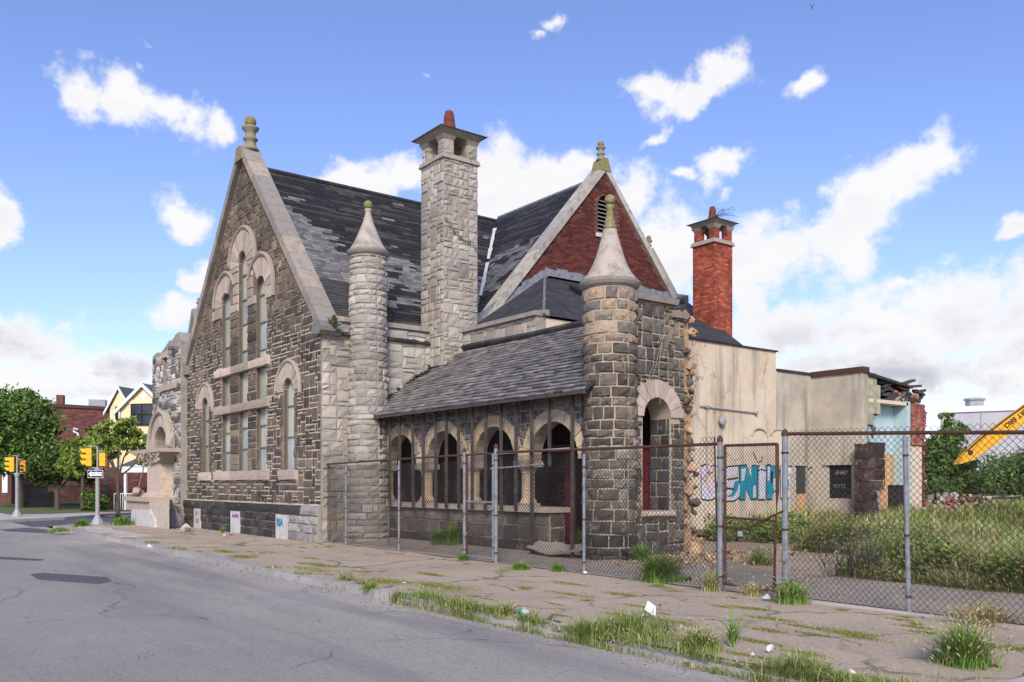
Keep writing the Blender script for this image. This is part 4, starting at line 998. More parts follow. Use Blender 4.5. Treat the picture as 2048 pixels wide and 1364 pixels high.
# --- arcaded porch
PY = 11.9; amap = pm((0, PY, 0), (1, 0), (0, -1)); rng = random.Random(21)
BB = [-21.62, -19.5, -17.37, -15.26, -13.13]; AZ0 = 2.1; RAD = .81
mb = MB(); mb.prism([(-21.8, AZ0), (-13.1, AZ0), (-13.1, 3.52), (-21.8, 3.52)], amap, -.30, 0); arc = mb.build('arcade', M['mortar_grey'], church); arc['label'] = 'porch arcade of four round arches on short columns'
cs_ = []
for i in range(4):
    c = MB(); xc = (BB[i]+BB[i+1])/2; c.prism(arch_poly(xc, RAD, AZ0-.3, AZ0), amap, -.9, .3); cs_.append(c.build('c', M['mortar_grey']))
cut(arc, cs_)
TANS = [(.58, .42, .25), (.63, .48, .31), (.52, .37, .23), (.60, .47, .33), (.50, .39, .28)]
for i in range(4): voussoirs(amap, (BB[i]+BB[i+1])/2, AZ0, RAD, RAD+.255, 11, rng, TANS, arc, M['pink'], h=.035, back=-.32, gap=.008)
mb = MB()
def aforb(x, z): return any(math.hypot(x-(BB[i]+BB[i+1])/2, z-AZ0) < RAD+.255 for i in range(4))
for r_ in fit(rubble(-21.7, -13.15, AZ0+.05, 3.52, .2, .16, [(2,2), (1,1), (2,1), (1,2)], rng), aforb, .12): stone(mb, amap, *r_, rng, pick(rng, [(.13, .115, .10), (.09, .085, .08), (.19, .165, .14)], .25), gap=.01, h=.015, rough=.015)
stuff(mb.build('spandrel_stones', M['rubble'], arc))
mb = MB(); mb.box(-21.7, -14.35, PY+.02, PY+.44, -.05, .98); low = mb.build('low_wall', M['mortar_cream'], church); low['label'] = 'low stone wall under the porch arches'
lmap = pm((0, PY+.02, 0), (1, 0), (0, -1))
for (z0, z1, ls, cl) in ((.0, .36, (.6, 1.2), [(.055, .048, .042), (.07, .06, .05)]), (.36, .68, (.35, .75), [(.13, .105, .08), (.10, .088, .075), (.16, .13, .10)]), (.68, .97, (.35, .8), [(.22, .19, .155), (.17, .15, .125), (.25, .215, .175)])):
    for r_ in courses(-21.7, -14.35, z0, z1, (z1-z0, z1-z0), ls, rng): b2 = MB(); stone(b2, lmap, *r_, rng, pick(rng, cl, .2), gap=.011, h=.03, rough=.02); b2.build('stone', M['rubble'], low)
emap = pm((-14.35, 0, 0), (0, 1), (1, 0))
for z0 in (.02, .34, .66): b2 = MB(); stone(b2, emap, PY+.03, PY+.44, z0, z0+.31, rng, (.14, .12, .10), h=.02); b2.build('stone', M['rubble'], low)
x = -21.65
while x < -14.3:
    w = min(rng.uniform(1.2, 1.9), -14.27-x); w = -14.27-x if -14.27-x-w < .4 else w
    b2 = MB(); b2.hexa([(x+.004, PY-.12, .98), (x+w-.004, PY-.12, .98), (x+w-.004, PY+.56, .98), (x+.004, PY+.56, .98), (x+.004, PY-.10, 1.09), (x+w-.004, PY-.10, 1.09), (x+w-.004, PY+.54, 1.09), (x+.004, PY+.54, 1.09)], pick(rng, PINKS, .1)); b2.build('sill_stone', M['pink'], low); x += w
for i, bx_ in enumerate(BB[:-1]):
    bx_ = bx_ if i else bx_+.06
    b2 = MB(); b2.box(bx_-.19, bx_+.19, PY-.03, PY+.35, 1.09, 1.16, PINKS[1]); b2.lathe([(.20, 1.16), (.20, 1.20), (.17, 1.24), (.15, 1.28), (.145, 1.80), (.165, 1.83), (.15, 1.85), (.17, 1.89), (.22, 1.96)], bx_, PY+.16, 16, TANS[1])
    b2.box(bx_-.25, bx_+.25, PY-.06, PY+.38, 1.96, 2.10, PINKS[3]); b2.build('column', M['pink'], arc)
    for sgn in ():
        b3 = MB(); b3.hexa([(bx_+sgn*.18, PY+.02, 1.09), (bx_+sgn*.36, PY+.02, 1.09), (bx_+sgn*.36, PY+.36, 1.09), (bx_+sgn*.18, PY+.36, 1.09), (bx_+sgn*.18, PY+.04, 1.24), (bx_+sgn*.22, PY+.04, 1.16), (bx_+sgn*.22, PY+.34, 1.16), (bx_+sgn*.18, PY+.34, 1.24)], PINKS[2]); b3.build('column_foot', M['pink'], arc)
# porch roof
E0, E1 = Vector((-22.0, 11.40, 3.42)), Vector((-12.66, 11.40, 3.44)); T0 = Vector((-22.0, 14.34, 5.46))
pv_ = (T0-E0); PL = pv_.length; pv_.normalize(); pn = Vector((1, 0, 0)).cross(pv_).normalized()
mb = MB(); mb.hexa([tuple(E0-pn*.05), tuple(E1-pn*.05), tuple(E1+pv_*PL-pn*.05), tuple(T0-pn*.05), tuple(E0+pn*.01), tuple(E1+pn*.01), tuple(E1+pv_*PL+pn*.01), tuple(T0+pn*.01)]); pr = mb.build('porch_roof', M['roofdark'], church); pr['label'] = 'lean-to porch roof of grey and purple slates'
PS = [(.19, .172, .153), (.15, .14, .134), (.225, .20, .175), (.11, .104, .102), (.165, .142, .126), (.195, .178, .168), (.14, .138, .142), (.21, .18, .145)]
def psc(x, s, rng):
    if x > 9.0 and .5 < s < 1.1: return None
    if x < .9 and s > 1.5+x*1.8: return vary(rng, (.03, .03, .032), .3)
    return pick(rng, PS, .3)
stuff(slates('porch_slates', E0, (1, 0, 0), pv_, pn, 9.34, PL-.1, .27, .165, rng, psc, M['porchslate'], pr, single=lambda x, s: x > 5.7, th=.016, jit=.016), 'overlapping grey slates')
mb = MB(); mb.tube([tuple(T0+pn*.06), tuple(T0+Vector((1.2, 0, .03))+pn*.07), tuple(T0+Vector((4, -.02, -.02))+pn*.06), tuple(E1+pv_*PL+pn*.06)], .085, 6); mb.build('ridge_flashing', M['roofdark'], pr)
mb = MB()
for k in range(120):
    s_ = rng.random()**.8; p = E0+pv_*(s_*PL)+Vector((rng.uniform(.0, .28)*(1.2-s_*.6), 0, 0))+pn*rng.uniform(.0, .07); boulder(mb, p, rng.uniform(.03, .08), rng, vary(rng, (.03, .028, .024), .4), sub=1)
mb.build('moss_edge', M['roofslate'], pr)
mb = MB(); mb.box(-22.0, -12.68, 11.38, 11.44, 3.35, 3.41); mb.build('eave_board', M['wood'], pr)
posts = [760.5, 778.8, 799, 824.6, 846.6, 870.5, 892.4, 916.3, 943.8, 971.3, 1001.3, 1031.7, 1062.2, 1097.7, 1144.3]
def on_y(px, y): a, b = ground_at(px, 1); return a*y/b
for i, px in enumerate(posts):
    x = on_y(px, 11.6); z0 = 1.0 if i < 12 else (.12 if i in (12, 14) else 1.95)
    mb = MB(); tw = rng.uniform(-.03, .03)
    mb.hexa([(x-.026+tw, 11.58, z0), (x+.026+tw, 11.58, z0), (x+.026+tw, 11.64, z0), (x-.026+tw, 11.64, z0), (x-.026, 11.58, 3.50), (x+.026, 11.58, 3.50), (x+.026, 11.64, 3.50), (x-.026, 11.64, 3.50)]); mb.build('timber_post', M['wood'], pr)
for k in range(17):
    x = -21.7+k*.555; mb = MB(); c0 = E0+Vector((x+22.0, 0, 0))-pn*.12
    mb.tube([tuple(c0+pv_*.05), tuple(c0+pv_*.30), tuple(c0+pv_*.95)], [.05, .062, .062], 8); mb.build('rafter_end', M['wood'], pr)
mb = MB()
x = -21.55
while x < -13.3:
    mb.tube([(x, 11.69, 1.1), (x, 11.69, 3.45)], .0016, 3, cap=False); x += .075
z = 1.15
while z < 3.45: mb.tube([(-21.55, 11.69, z), (-14.3, 11.69, z)], .0016, 3, cap=False); z += .075
stuff(mb.build('bird_mesh', M['wiremesh'], pr), 'fine wire mesh stretched behind the porch posts')
mb = MB(); mb.tube([(-16.0, 11.55, 2.26), (-13.3, 11.55, 2.30)], .025, 6); mb.tube([(-16.0, 11.55, 1.93), (-14.1, 11.55, 2.0)], .02, 6); mb.build('cross_rail', M['steel'], pr)

# --- lean-to roof between the parapets and the brick gable
A_ = (GX+.01, 17.8, 8.25); B_ = (GX+.01, 24.6, 8.25); C1 = (-17.72, 14.5, 6.0); C2 = (-17.72, 22.7, 5.985); D_ = (GX+.01, 14.5, 6.0)
mb = MB(); mb.add([A_, B_, C2, C1, D_], [(3, 2, 1, 0), (4, 3, 0)]); hip = mb.build('hip_roof', M['roofdark'], church); hip['label'] = 'black felted hip roof below the brick gable'
def strip(mb, a, b, w, off=(0, 0, .04)):
    a, b = Vector(a)+Vector(off), Vector(b)+Vector(off); n = 12; s_ = Vector((w, -w*.3, 0))
    pts = [a.lerp(b, i/n) for i in range(n+1)]
    for i in range(n):
        w0, w1 = rng.uniform(.75, 1.2), rng.uniform(.75, 1.2)
        mb.add([tuple(pts[i]-s_*w0*.4), tuple(pts[i+1]-s_*w1*.4), tuple(pts[i+1]+s_*w1), tuple(pts[i]+s_*w0)], [(0, 1, 2, 3)])
mb = MB(); strip(mb, A_, C1, .13); mb.build('hip_flashing', M['flash'], hip)
mb = MB()
for (p, q) in ((D_, A_), (A_, B_)):
    p, q = Vector(p), Vector(q); n = 14
    for i in range(n):
        a, b = p.lerp(q, i/n), p.lerp(q, (i+1)/n); h0, h1 = rng.uniform(.2, .34), rng.uniform(.2, .34)
        mb.add([(a.x+.03, a.y, a.z+.01), (b.x+.03, b.y, b.z+.01), (b.x+.03, b.y, b.z+h1*.9), (a.x+.03, a.y, a.z+h0*.9)], [(0, 1, 2, 3)])
        mb.add([(a.x+.03, a.y, a.z+.03), (a.x+.26, a.y-.03, a.z-.12+.06), (b.x+.26, b.y-.03, b.z-.12+.06), (b.x+.03, b.y, b.z+.03)], [(0, 1, 2, 3)])
mb.build('wall_flashing', M['flash'], hip)
ln = (8.25-6.0)/(21.7-17.72)
def lean(x, y, o=.0): return (x, y, 8.25-(x+21.7)*ln+o)
sk = MB(); sk.hexa([lean(-20.6, 17.9, .02), lean(-19.3, 17.9, .02), lean(-19.3, 18.8, .02), lean(-20.6, 18.8, .02), lean(-20.6, 17.9, .14), lean(-19.3, 17.9, .14), lean(-19.3, 18.8, .14), lean(-20.6, 18.8, .14)]); so = sk.build('skylight', M['blackpaint'], hip)
sk = MB(); sk.add([lean(-20.5, 17.99, .15), lean(-19.4, 17.99, .15), lean(-19.4, 18.7, .15), lean(-20.5, 18.7, .15)], [(0, 1, 2, 3)]); sk.build('pane', M['darkglass'], so)
sk = MB(); sk.hexa([lean(-19.6, 21.0, .02), lean(-18.9, 21.0, .02), lean(-18.9, 21.5, .02), lean(-19.6, 21.5, .02), lean(-19.6, 21.0, .2), lean(-18.9, 21.0, .2), lean(-18.9, 21.5, .2), lean(-19.6, 21.5, .2)]); sk.build('roof_vent', M['roofdark'], hip)

# --- ruined corner tower with its carved niche
TYF = 9.95; omap = pm((0, TYF, 0), (1, 0), (0, -1)); rng = random.Random(8)
top = [(-37.2, 6.75), (-36.6, 6.85), (-36.0, 6.78), (-35.4, 6.95), (-34.9, 7.12), (-34.5, 7.0), (-34.2, 7.22), (-33.7, 7.28), (-33.45, 6.9)]
mb = MB(); mb.prism([(-37.2, -.1), (-33.45, -.1)]+top[::-1], omap, -2.4, 0); tw = mb.build('corner_tower', M['mortar_grey'], church); tw['label'] = 'ruined corner tower stub with a carved arched niche'
NX, NZ, NR = -35.75, 2.92, .92
c = MB(); c.prism(arch_poly(NX, NR, 2.9, NZ), omap, -.5, .3); c2 = MB(); c2.prism([(-35.62, 5.5), (-35.2, 5.5), (-35.2, 6.5), (-35.62, 6.5)], omap, -.6, .3)
cut(tw, [c.build('c', M['mortar_grey']), c2.build('c', M['mortar_grey'])])
def oforb(x, z):
    if math.hypot(x-NX, z-NZ) < 1.55 and z > 2.5: return True
    if -35.66 < x < -35.16 and 5.46 < z < 6.54: return True
    if -36.4 < x < -34.3 and z < 2.5: return True
    tz = 6.7 if x < -35 else 6.95
    return z > tz
mb = MB(); gcol = [(.36, .345, .31), (.30, .285, .255), (.42, .39, .34), (.12, .115, .105), (.05, .05, .05), (.33, .32, .30)]
for r_ in fit(rubble(-37.18, -33.47, .0, 7.0, .22, .12, [(2,2)]*3+[(1,1)]*2+[(2,1)]*3+[(1,2)]*2, rng), oforb, .14): stone(mb, omap, *r_, rng, pick(rng, gcol, .2), gap=.009, h=.02, rough=.025)
lm2 = pm((-37.2, 0, 0), (0, 1), (-1, 0)); rm2 = pm((-33.45, 0, 0), (0, 1), (1, 0))
for r_ in rubble(TYF+.02, TYF+2.3, 0, 6.6, .17, .14, [(2,2), (1,1), (2,1)], rng): stone(mb, lm2, *r_, rng, pick(rng, gcol, .2), gap=.009, h=.02, rough=.025)
stuff(mb.build('tower_stones', M['granite'], tw))
mb = MB(); mb.prism([(-35.9, 5.2), (-33.9, 5.2), (-33.9, 5.42), (-35.9, 5.42)], omap, -.1, .1, PINKS[3]); mb.build('string_course', M['pink'], tw)
mb = MB(); mb.prism([(-35.75, 6.5), (-35.05, 6.5), (-35.05, 6.72), (-35.75, 6.72)], omap, -.1, .07, PINKS[1]); mb.build('lintel', M['pink'], tw)
for k in range(14):
    b2 = MB(); x = rng.uniform(-37.0, -33.6); boulder(b2, (x, TYF+rng.uniform(.1, .6), 6.75 if x < -35 else 7.05), rng.uniform(.12, .24), rng, pick(rng, gcol, .2)); b2.build('broken_stone', M['granite'], tw)
voussoirs(omap, NX, NZ, NR, 1.55, 13, rng, PINKS, tw, M['pink'], h=.10, gap=.003)
mb = MB(); mb.tube([omap(NX+1.5*math.cos(q), NZ+1.5*math.sin(q), .14) for q in [math.pi*k/18 for k in range(19)]], .10, 6, (.36, .33, .25)); mb.build('hood_mould', M['pink'], tw)
mb = MB()
for r_ in courses(NX-NR, NX+NR, 2.9, 3.9, (.2, .26), (.3, .5), rng):
    if math.hypot((r_[0]+r_[1])/2-NX, (r_[2]+r_[3])/2-NZ) < NR: stone(mb, pm((0, TYF+.49, 0), (1, 0), (0, -1)), *r_, rng, pick(rng, PINKS, .15), gap=.006, h=.02)
stuff(mb.build('niche_stones', M['pink'], tw))
# capital: carved leaves under a slab
mb = MB(); mb.box(-37.7, -33.6, TYF-.72, TYF, 2.78, 2.92, PINKS[3]); mb.build('abacus', M['pink'], tw)
mb = MB()
mb.hexa([(-36.45, TYF-.48, 2.36), (-34.3, TYF-.48, 2.36), (-34.3, TYF, 2.36), (-36.45, TYF, 2.36), (-37.4, TYF-.66, 2.78), (-33.7, TYF-.66, 2.78), (-33.7, TYF, 2.78), (-37.4, TYF, 2.78)], (.28, .23, .18))
for k in range(90):
    u = rng.random(); v = rng.random(); x0, x1 = -36.45-.95*v, -34.3+.6*v; boulder(mb, (x0+(x1-x0)*u, TYF-.5-.2*v, 2.38+.4*v), rng.uniform(.05, .10), rng, pick(rng, [(.36, .30, .23), (.24, .20, .15), (.42, .35, .27)], .2), sub=1)
mb.build('carved_capital', M['pink'], tw)
mb = MB(); mb.box(-36.3, -34.45, TYF-.45, TYF, 1.28, 2.36, (.52, .43, .335)); mb.hexa([(-36.6, TYF-.62, 1.08), (-34.2, TYF-.62, 1.08), (-34.2, TYF, 1.08), (-36.6, TYF, 1.08), (-36.3, TYF-.45, 1.28), (-34.45, TYF-.45, 1.28), (-34.45, TYF, 1.28), (-36.3, TYF, 1.28)], PINKS[0]); mb.build('niche_pier', M['pink'], tw)
mb = MB(); mb.box(-37.4, -34.1, TYF-.95, TYF, .55, .92, (.40, .32, .25)); mb.box(-37.55, -34.1, TYF-1.05, TYF, .92, 1.08, PINKS[3]); mb.build('pedestal', M['pink'], tw)
b2 = MB(); boulder(b2, (-37.0, TYF-.6, 1.2), .32, rng, (.36, .29, .22), sub=2, sq=(1.1, .9, .6)); boulder(b2, (-36.72, TYF-.75, 1.30), .2, rng, (.40, .32, .25), sub=2); b2.build('worn_carving', M['pink'], tw)
b2 = MB(); boulder(b2, (-34.0, TYF-.2, 3.25), .42, rng, (.40, .35, .27), sub=2, sq=(.5, .6, 1.1)); b2.build('carved_leaf', M['pink'], tw)
mb = MB(); mb.prism([(-36.6, -.1), (-33.2, -.1), (-33.4, .3), (-34.0, .62), (-36.4, .60)], pm((0, 8.95, 0), (1, 0), (0, -1)), -1.0, 0); mb.build('stair_cheek', M['whitepaint'], tw)
mb = MB(); mb.prism([(-33.45, -.1), (-31.75, -.1), (-31.75, 1.02), (-34.6, .86), (-34.9, .72), (-34.2, .60), (-33.75, .38)], lambda s, z, d: (s+d*3.2, 9.05-d, z), -.9, 0, (.50, .42, .33)); mb.build('sloped_buttress', M['pink'], tw)

# ================================================================ STUCCO ANNEX
annex = tag(empty('annex'), 'cream stucco annex covered in graffiti, its far end torn open', 'building')
rng = random.Random(31)
AXX = -17.8; xmap = pm((AXX, 0, 0), (0, 1), (1, 0))
mb = MB(); mb.box(GX+.05, AXX, W2Y+.33, 24.5, -.1, 5.95); wa = mb.build('stucco_wall', M['stucco'], annex)
mb = MB(); mb.box(-20.9, AXX+.001, 24.503, 26.9, -.1, 5.32); mb.build('lower_wall', M['stuccogrey'], annex)
mb = MB(); mb.box(-21, AXX+.06, 20.0, 24.56, 5.95, 5.99); mb.build('roof_edge', M['roofdark'], annex)
mb = MB(); mb.box(-21, AXX+.05, 24.56, 26.6, 5.32, 5.40); mb.build('lower_roof_edge', M['roofdark'], annex)
bmap2 = pm((0, 26.5, 0), (1, 0), (0, -1))
mb = MB(); mb.prism([(AXX+.003, -.1), (-15.92, -.1), (-15.92, 5.25), (AXX+.003, 5.25)], bmap2, -.3, 0); fw = mb.build('end_wall', M['stuccogrey'], annex)
cut_ = MB(); cut_.prism([(-17.15, 1.1), (-16.3, 1.1), (-16.3, 2.22), (-17.15, 2.22)], bmap2, -.12, .3); cut(fw, [cut_.build('c', M['stuccogrey'])])
mb = MB(); mb.prism([(AXX, 5.25), (-15.86, 5.25), (-15.86, 5.43), (AXX, 5.43)], bmap2, -.36, .06); mb.build('brown_coping', M['rust'], annex)
mb = MB(); mb.prism([(-17.14, 1.1), (-16.31, 1.1), (-16.31, 2.21), (-17.14, 2.21)], bmap2, -.11, -.06); bd = mb.build('window_board', M['blackpaint'], annex); bd['label'] = 'black boarded window with white scrawled letters'
font_mesh('BARE', .19, lambda s, z, d: bmap2(-16.72+s, 1.96+z, -.055+d), M['paper'], bd, shear=.6, off=-.005); font_mesh('BYTE', .20, lambda s, z, d: bmap2(-16.72+s, 1.5+z, -.055+d), M['steel'], bd, shear=-.3, off=-.004)
mb = MB(); mb.prism([(-17.3, 2.22), (-16.15, 2.22), (-16.15, 2.32), (-17.3, 2.32)], bmap2, -.1, .07); mb.build('lintel', M['stuccogrey'], annex)
def wy(px, py):       # a sight line on the stucco wall
    a, b = ground_at(px, 1); d = AXX/a; return b*d, hgt(py, d)
y0, z0 = wy(1592, 995); y1, z1 = wy(1610, 932)
mb = MB(); mb.prism([(y0, .5), (y1, .5), (y1, z1), (y0, z1)], xmap, -.05, .012); nw = mb.build('narrow_window', M['darkglass'], annex)
mb = MB(); mb.prism([(y0, .5), (y1, .5), (y1, 1.25), (y0, 1.25)], xmap, -.05, .03); mb.build('plywood', M['tan_board'], nw)
mb = MB(); mb.prism([(y0-.1, z1), (y1+.1, z1), (y1+.1, z1+.08), (y0-.1, z1+.08)], xmap, -.05, .06); mb.build('lintel', M['stuccogrey'], nw)
for (pa, pb) in ((1503, 1533), (1541, 1572)):       # blocked arched windows, a shallow hood over each
    ya, _ = wy(pa, 880); yb, _ = wy(pb, 880); zt = wy(pa, 868)[1]; hw = (yb-ya)/2; ym = (ya+yb)/2
    poly = [(ya, 2.2), (yb, 2.2)]+[(ym+hw*math.cos(math.pi*i/10), zt-.05+.22*math.sin(math.pi*i/10)) for i in range(11)]
    mb = MB(); mb.prism(poly, xmap, -.04, .012); mb.build('blocked_window', M['stucco'], annex)
    mb = MB(); mb.tube([xmap(ym+hw*math.cos(math.pi*i/10), zt-.05+.22*math.sin(math.pi*i/10), .02) for i in range(11)], .035, 5); mb.build('window_hood', M['stuccogrey'], annex)
mb = MB(); p = [wy(1398, 812), wy(1411, 814), wy(1510, 826)]
mb.tube([xmap(*p[0], .05), xmap(*p[1], .05), xmap(*p[2], .05)], .022, 5); mb.tube([xmap(*p[1], .05), xmap(wy(1411, 960)[0], wy(1411, 960)[1], .05)], .018, 5); mb.build('conduit', M['steel'], annex)
for q in (p[1], p[2]): mb = MB(); mb.lathe([(.05, -.05), (.07, 0), (.05, .05)], 0, 0, 8); mb.v = [xmap(q[0]+a, q[1]+b, .06+c) for a, b, c in mb.v]; mb.build('junction_box', M['steel'], annex)
q = wy(1440, 843); mb = MB(); mb.lathe([(.06, 0), (.12, .05), (.14, .14), (.12, .16), (.04, .17)], 0, 0, 14); mb.v = [xmap(q[0]+a, q[1]+b, c) for a, b, c in mb.v]; mb.build('lamp', M['steel'], annex, smooth=True)
# graffiti: flat letter shapes sprayed on the wall
def gpoly(pts): return [wy(1390+a/5.535, 780+b/5.535) for a, b in pts]
def spray(pts, fill, label=None, grow=1.09, lv=0):
    P_ = gpoly(pts); cy = sum(p[0] for p in P_)/len(P_); cz = sum(p[1] for p in P_)/len(P_)
    mb = MB(); mb.add([xmap(cy+(a-cy)*grow, cz+(b-cz)*grow, .004+lv) for a, b in P_], [tuple(range(len(P_)))]); o = mb.build('graffiti_outline', M['blackpaint'], annex)
    mb = MB(); mb.add([xmap(a, b, .007+lv) for a, b in P_], [tuple(range(len(P_)))]); mb.build('graffiti_fill', fill, o); return o
Sp = [(302,900),(360,856),(478,846),(470,930),(380,962),(350,985),(470,1000),(498,1060),(488,1180),(430,1222),(310,1225),(304,1130),(415,1112),(425,1085),(330,1075),(304,1010)]
Np = [(494,845),(572,838),(622,985),(622,845),(688,838),(686,1205),(612,1205),(566,1090),(556,1210),(494,1205)]
Ip = [(700,860),(735,800),(782,850),(786,930),(768,1205),(704,1205)]
Pp = [(796,838),(905,838),(934,900),(922,1080),(862,1140),(852,1205),(792,1205)]
Ep = [(948,840),(1078,856),(1068,925),(1000,935),(1060,965),(1052,1080),(1000,1095),(1040,1120),(1040,1190),(948,1195)]
Lp = [(70,850),(125,830),(135,890),(92,960),(160,1095),(195,1015),(238,1010),(232,1190),(150,1215),(72,1200)]
for k, (pp, fl) in enumerate(((Lp, M['silver']), (Sp, M['silver']), (Np, M['teal']), (Ip, M['silver']), (Pp, M['teal']), (Ep, M['silver']))): spray(pp, fl, lv=.0006*k)
for pts, m_ in (([(330,1180),(420,1180),(470,1100),(485,1010),(440,1010),(400,1150)], M['teal']), ([(510,870),(560,870),(540,1000),(512,1010)], M['silver']), ([(800,850),(830,850),(820,1000),(800,1010)], M['silver']), ([(640,1060),(670,1060),(670,1190),(640,1190)], M['silver']), ([(955,1000),(1040,990),(1040,1070),(955,1090)], M['teal']), ([(835,900),(862,900),(858,1030),(838,1030)], M['blackpaint']), ([(350,985),(470,962),(480,975),(365,1002)], M['blackpaint']), ([(860,990),(915,950),(925,1060),(870,1120)], M['silver'])):
    mb = MB(); P_ = gpoly(pts); mb.add([xmap(a, b, .013) for a, b in P_], [tuple(range(len(P_)))]); mb.build('graffiti_shade', m_, annex)
for pts, m_ in (([(62,860),(60,960),(110,1010),(170,1140),(205,1000)], M['pinkspray']), ([(215,1000),(240,1220)], M['pinkspray']), ([(130,830),(140,880),(100,950)], M['pinkspray']), ([(640,690),(690,800),(735,790),(740,730)], M['blackpaint']), ([(690,890),(735,880),(785,895)], M['blackpaint']), ([(300,1110),(360,1090),(430,1100)], M['blackpaint']), ([(1250,880),(1280,850),(1300,900),(1270,930),(1320,860)], M['blackpaint']), ([(170,840),(200,830),(210,850),(250,835)], M['purple']), ([(120,920),(160,900),(150,930),(200,905)], M['purple'])):
    mb = MB(); mb.tube([xmap(a, b, .012) for a, b in gpoly(pts)], .02 if m_ is M['blackpaint'] else .02, 4); mb.build('graffiti_line', m_, annex)
# torn end: the outer leaf is gone and the rooms stand open
EX = -15.9; BX = -16.4; emap2 = pm((BX, 0, 0), (0, 1), (1, 0)); eo = pm((EX, 0, 0), (0, 1), (1, 0))
def tornwall(name, m, y0, y1, z0, z1, dep=0, label=None):
    mb = MB(); mb.prism([(y0, z0), (y1, z0), (y1, z1), (y0, z1)], emap2, -.12, dep); o = mb.build(name, m, annex)
    if label: o['label'] = label
    return o
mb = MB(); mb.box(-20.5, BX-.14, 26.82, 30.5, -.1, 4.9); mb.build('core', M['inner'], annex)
tornwall('blue_room_wall', M['blue_plaster'], 26.81, 29.3, 2.62, 4.3, 0, 'light blue plaster of an exposed upper room')
tornwall('plywood_wall', M['tan_board'], 26.81, 29.3, .2, 2.618, .01, 'tan plywood with black loops of spray paint')
mb = MB()
for k in range(5):
    y = 27.7+.22*k; mb.tube([emap2(y+.16*math.sin(q)*(.6+.2*(k % 2)), 1.7+.5*math.cos(q*1.0)+.12*k % .3, .02) for q in [i*.5 for i in range(14)]], .02, 4)
mb.build('spray_loops', M['blackpaint'], annex)
mb = MB(); mb.box(BX, EX-.02, 29.3, 29.55, .2, 4.45); mb.build('blue_partition', mat('blue_plaster_partition', (.40, .52, .53), n1=(1.5, (.34, .46, .48), .45, .7)), annex)
mb = MB(); mb.box(BX+.02, EX-.1, 28.9, 29.29, .3, 1.55); mb.build('dark_doorway_stub', M['inner'], annex)
mb = MB(); mb.box(BX-.1, EX-.02, 26.9, 29.4, 4.30, 4.42); mb.build('ceiling_edge', M['cream_plaster'], annex)
mb = MB(); mb.box(BX-.1, BX+.02, 27.0, 30.3, 4.42, 4.93); mb.build('attic_shade_box', M['black'], annex)  # solid black box added to stand in for the attic's shade
mb = MB(); mb.hexa([(BX-.6, 26.85, 5.14), (EX+.06, 26.85, 5.16), (EX+.0, 29.7, 4.92), (BX-.6, 29.7, 4.95), (BX-.6, 26.85, 5.24), (EX+.06, 26.85, 5.26), (EX, 29.7, 5.0), (BX-.6, 29.7, 5.03)]); mb.build('sagging_roof', M['roofdark'], annex)
for k in range(26):
    y = rng.uniform(27.6, 30.3); b2 = MB(); L2 = rng.uniform(.2, .7); z = rng.uniform(4.35, 5.05); q = rng.uniform(-.6, .6)
    b2.hexa([eo(y, z, -.3), eo(y+L2, z+q*.3, -.25), eo(y+L2, z+q*.3, -.05), eo(y, z, -.1), eo(y, z+.09, -.3), eo(y+L2, z+.08+q*.3, -.25), eo(y+L2, z+.08+q*.3, -.05), eo(y, z+.09, -.1)]); b2.build('splintered_board', rng.choice([M['wood'], M['roofdark'], M['rust'], M['wood']]), annex)
for j in range(9):
    for i in range(5):
        y = 26.53+i*.22; z = 3.55+j*.19
        if z < 3.9 and y > 27.0 or rng.random() < .06 or (y > 27.2 and z > 4.75): continue
        b2 = MB(); b2.prism([(y+.006, z), (y+.214, z), (y+.214, z+.20), (y+.006, z+.20)], eo, -.06-.01, -.03+rng.uniform(0, .012), vary(rng, (.34, .33, .23), .2)); b2.build('wall_tile', M['shingle'], annex)
for k in range(7):
    y, z = 27.2+rng.random()*.35, 3.2+k*.16; b2 = MB(); boulder(b2, eo(y, z, -.12), rng.uniform(.1, .2), rng, pick(rng, [(.14, .12, .13), (.30, .27, .27), (.09, .08, .08)], .2), sq=(.5, .8, 1.2)); b2.build('torn_lining', M['rubblestone'], annex)
stuff(bricks(eo, 29.55, 30.5, 2.95, 4.35, rng, lambda a, b: b > 3.0 and a > 30.35 and (b*7 % 1) > .5, [(.34, .125, .09), (.28, .10, .07), (.40, .17, .125)], h=.02).build('brick_patch', M['brick_bright'], annex))
mb = MB(); mb.box(BX, EX, 29.55, 30.46, 2.9, 4.4); mb.build('brick_backing', M['brick_joint'], annex)
mb = MB(); mb.box(BX, EX-.01, 29.57, 30.3, .2, 2.9); cp = mb.build('cream_room_wall', M['cream_plaster'], annex)
for k in range(46):
    z = .2+k*.09; b2 = MB(); y = 30.32+rng.uniform(-.03, .16)+max(0, .8-z)*.9; b2.box(EX-.3, EX-.05+rng.uniform(0, .08), y, y+.16, z, z+.08, pick(rng, [(.26, .08, .06), (.18, .055, .042), (.34, .13, .10)], .2)); b2.build('brick', M['brick_bright'], annex)
for k in range(26):
    b2 = MB(); boulder(b2, eo(28.2+rng.random()*2.3, 4.45+rng.random()*.35, -.2), rng.uniform(.1, .2), rng, pick(rng, [(.40, .14, .09), (.2, .17, .16), (.45, .43, .42), (.12, .10, .09)], .2)); b2.build('loose_debris', M['rubblestone'], annex)
smap3 = pm((-15.55, 0, 0), (0, 1), (1, 0))
mb = MB(); mb.box(-16.0, -15.56, 26.2, 26.95, -.1, 2.85); st = mb.build('dark_stone_stub', M['mortar_grey'], annex); st['label'] = 'stub of dark brown stone wall before the torn end'
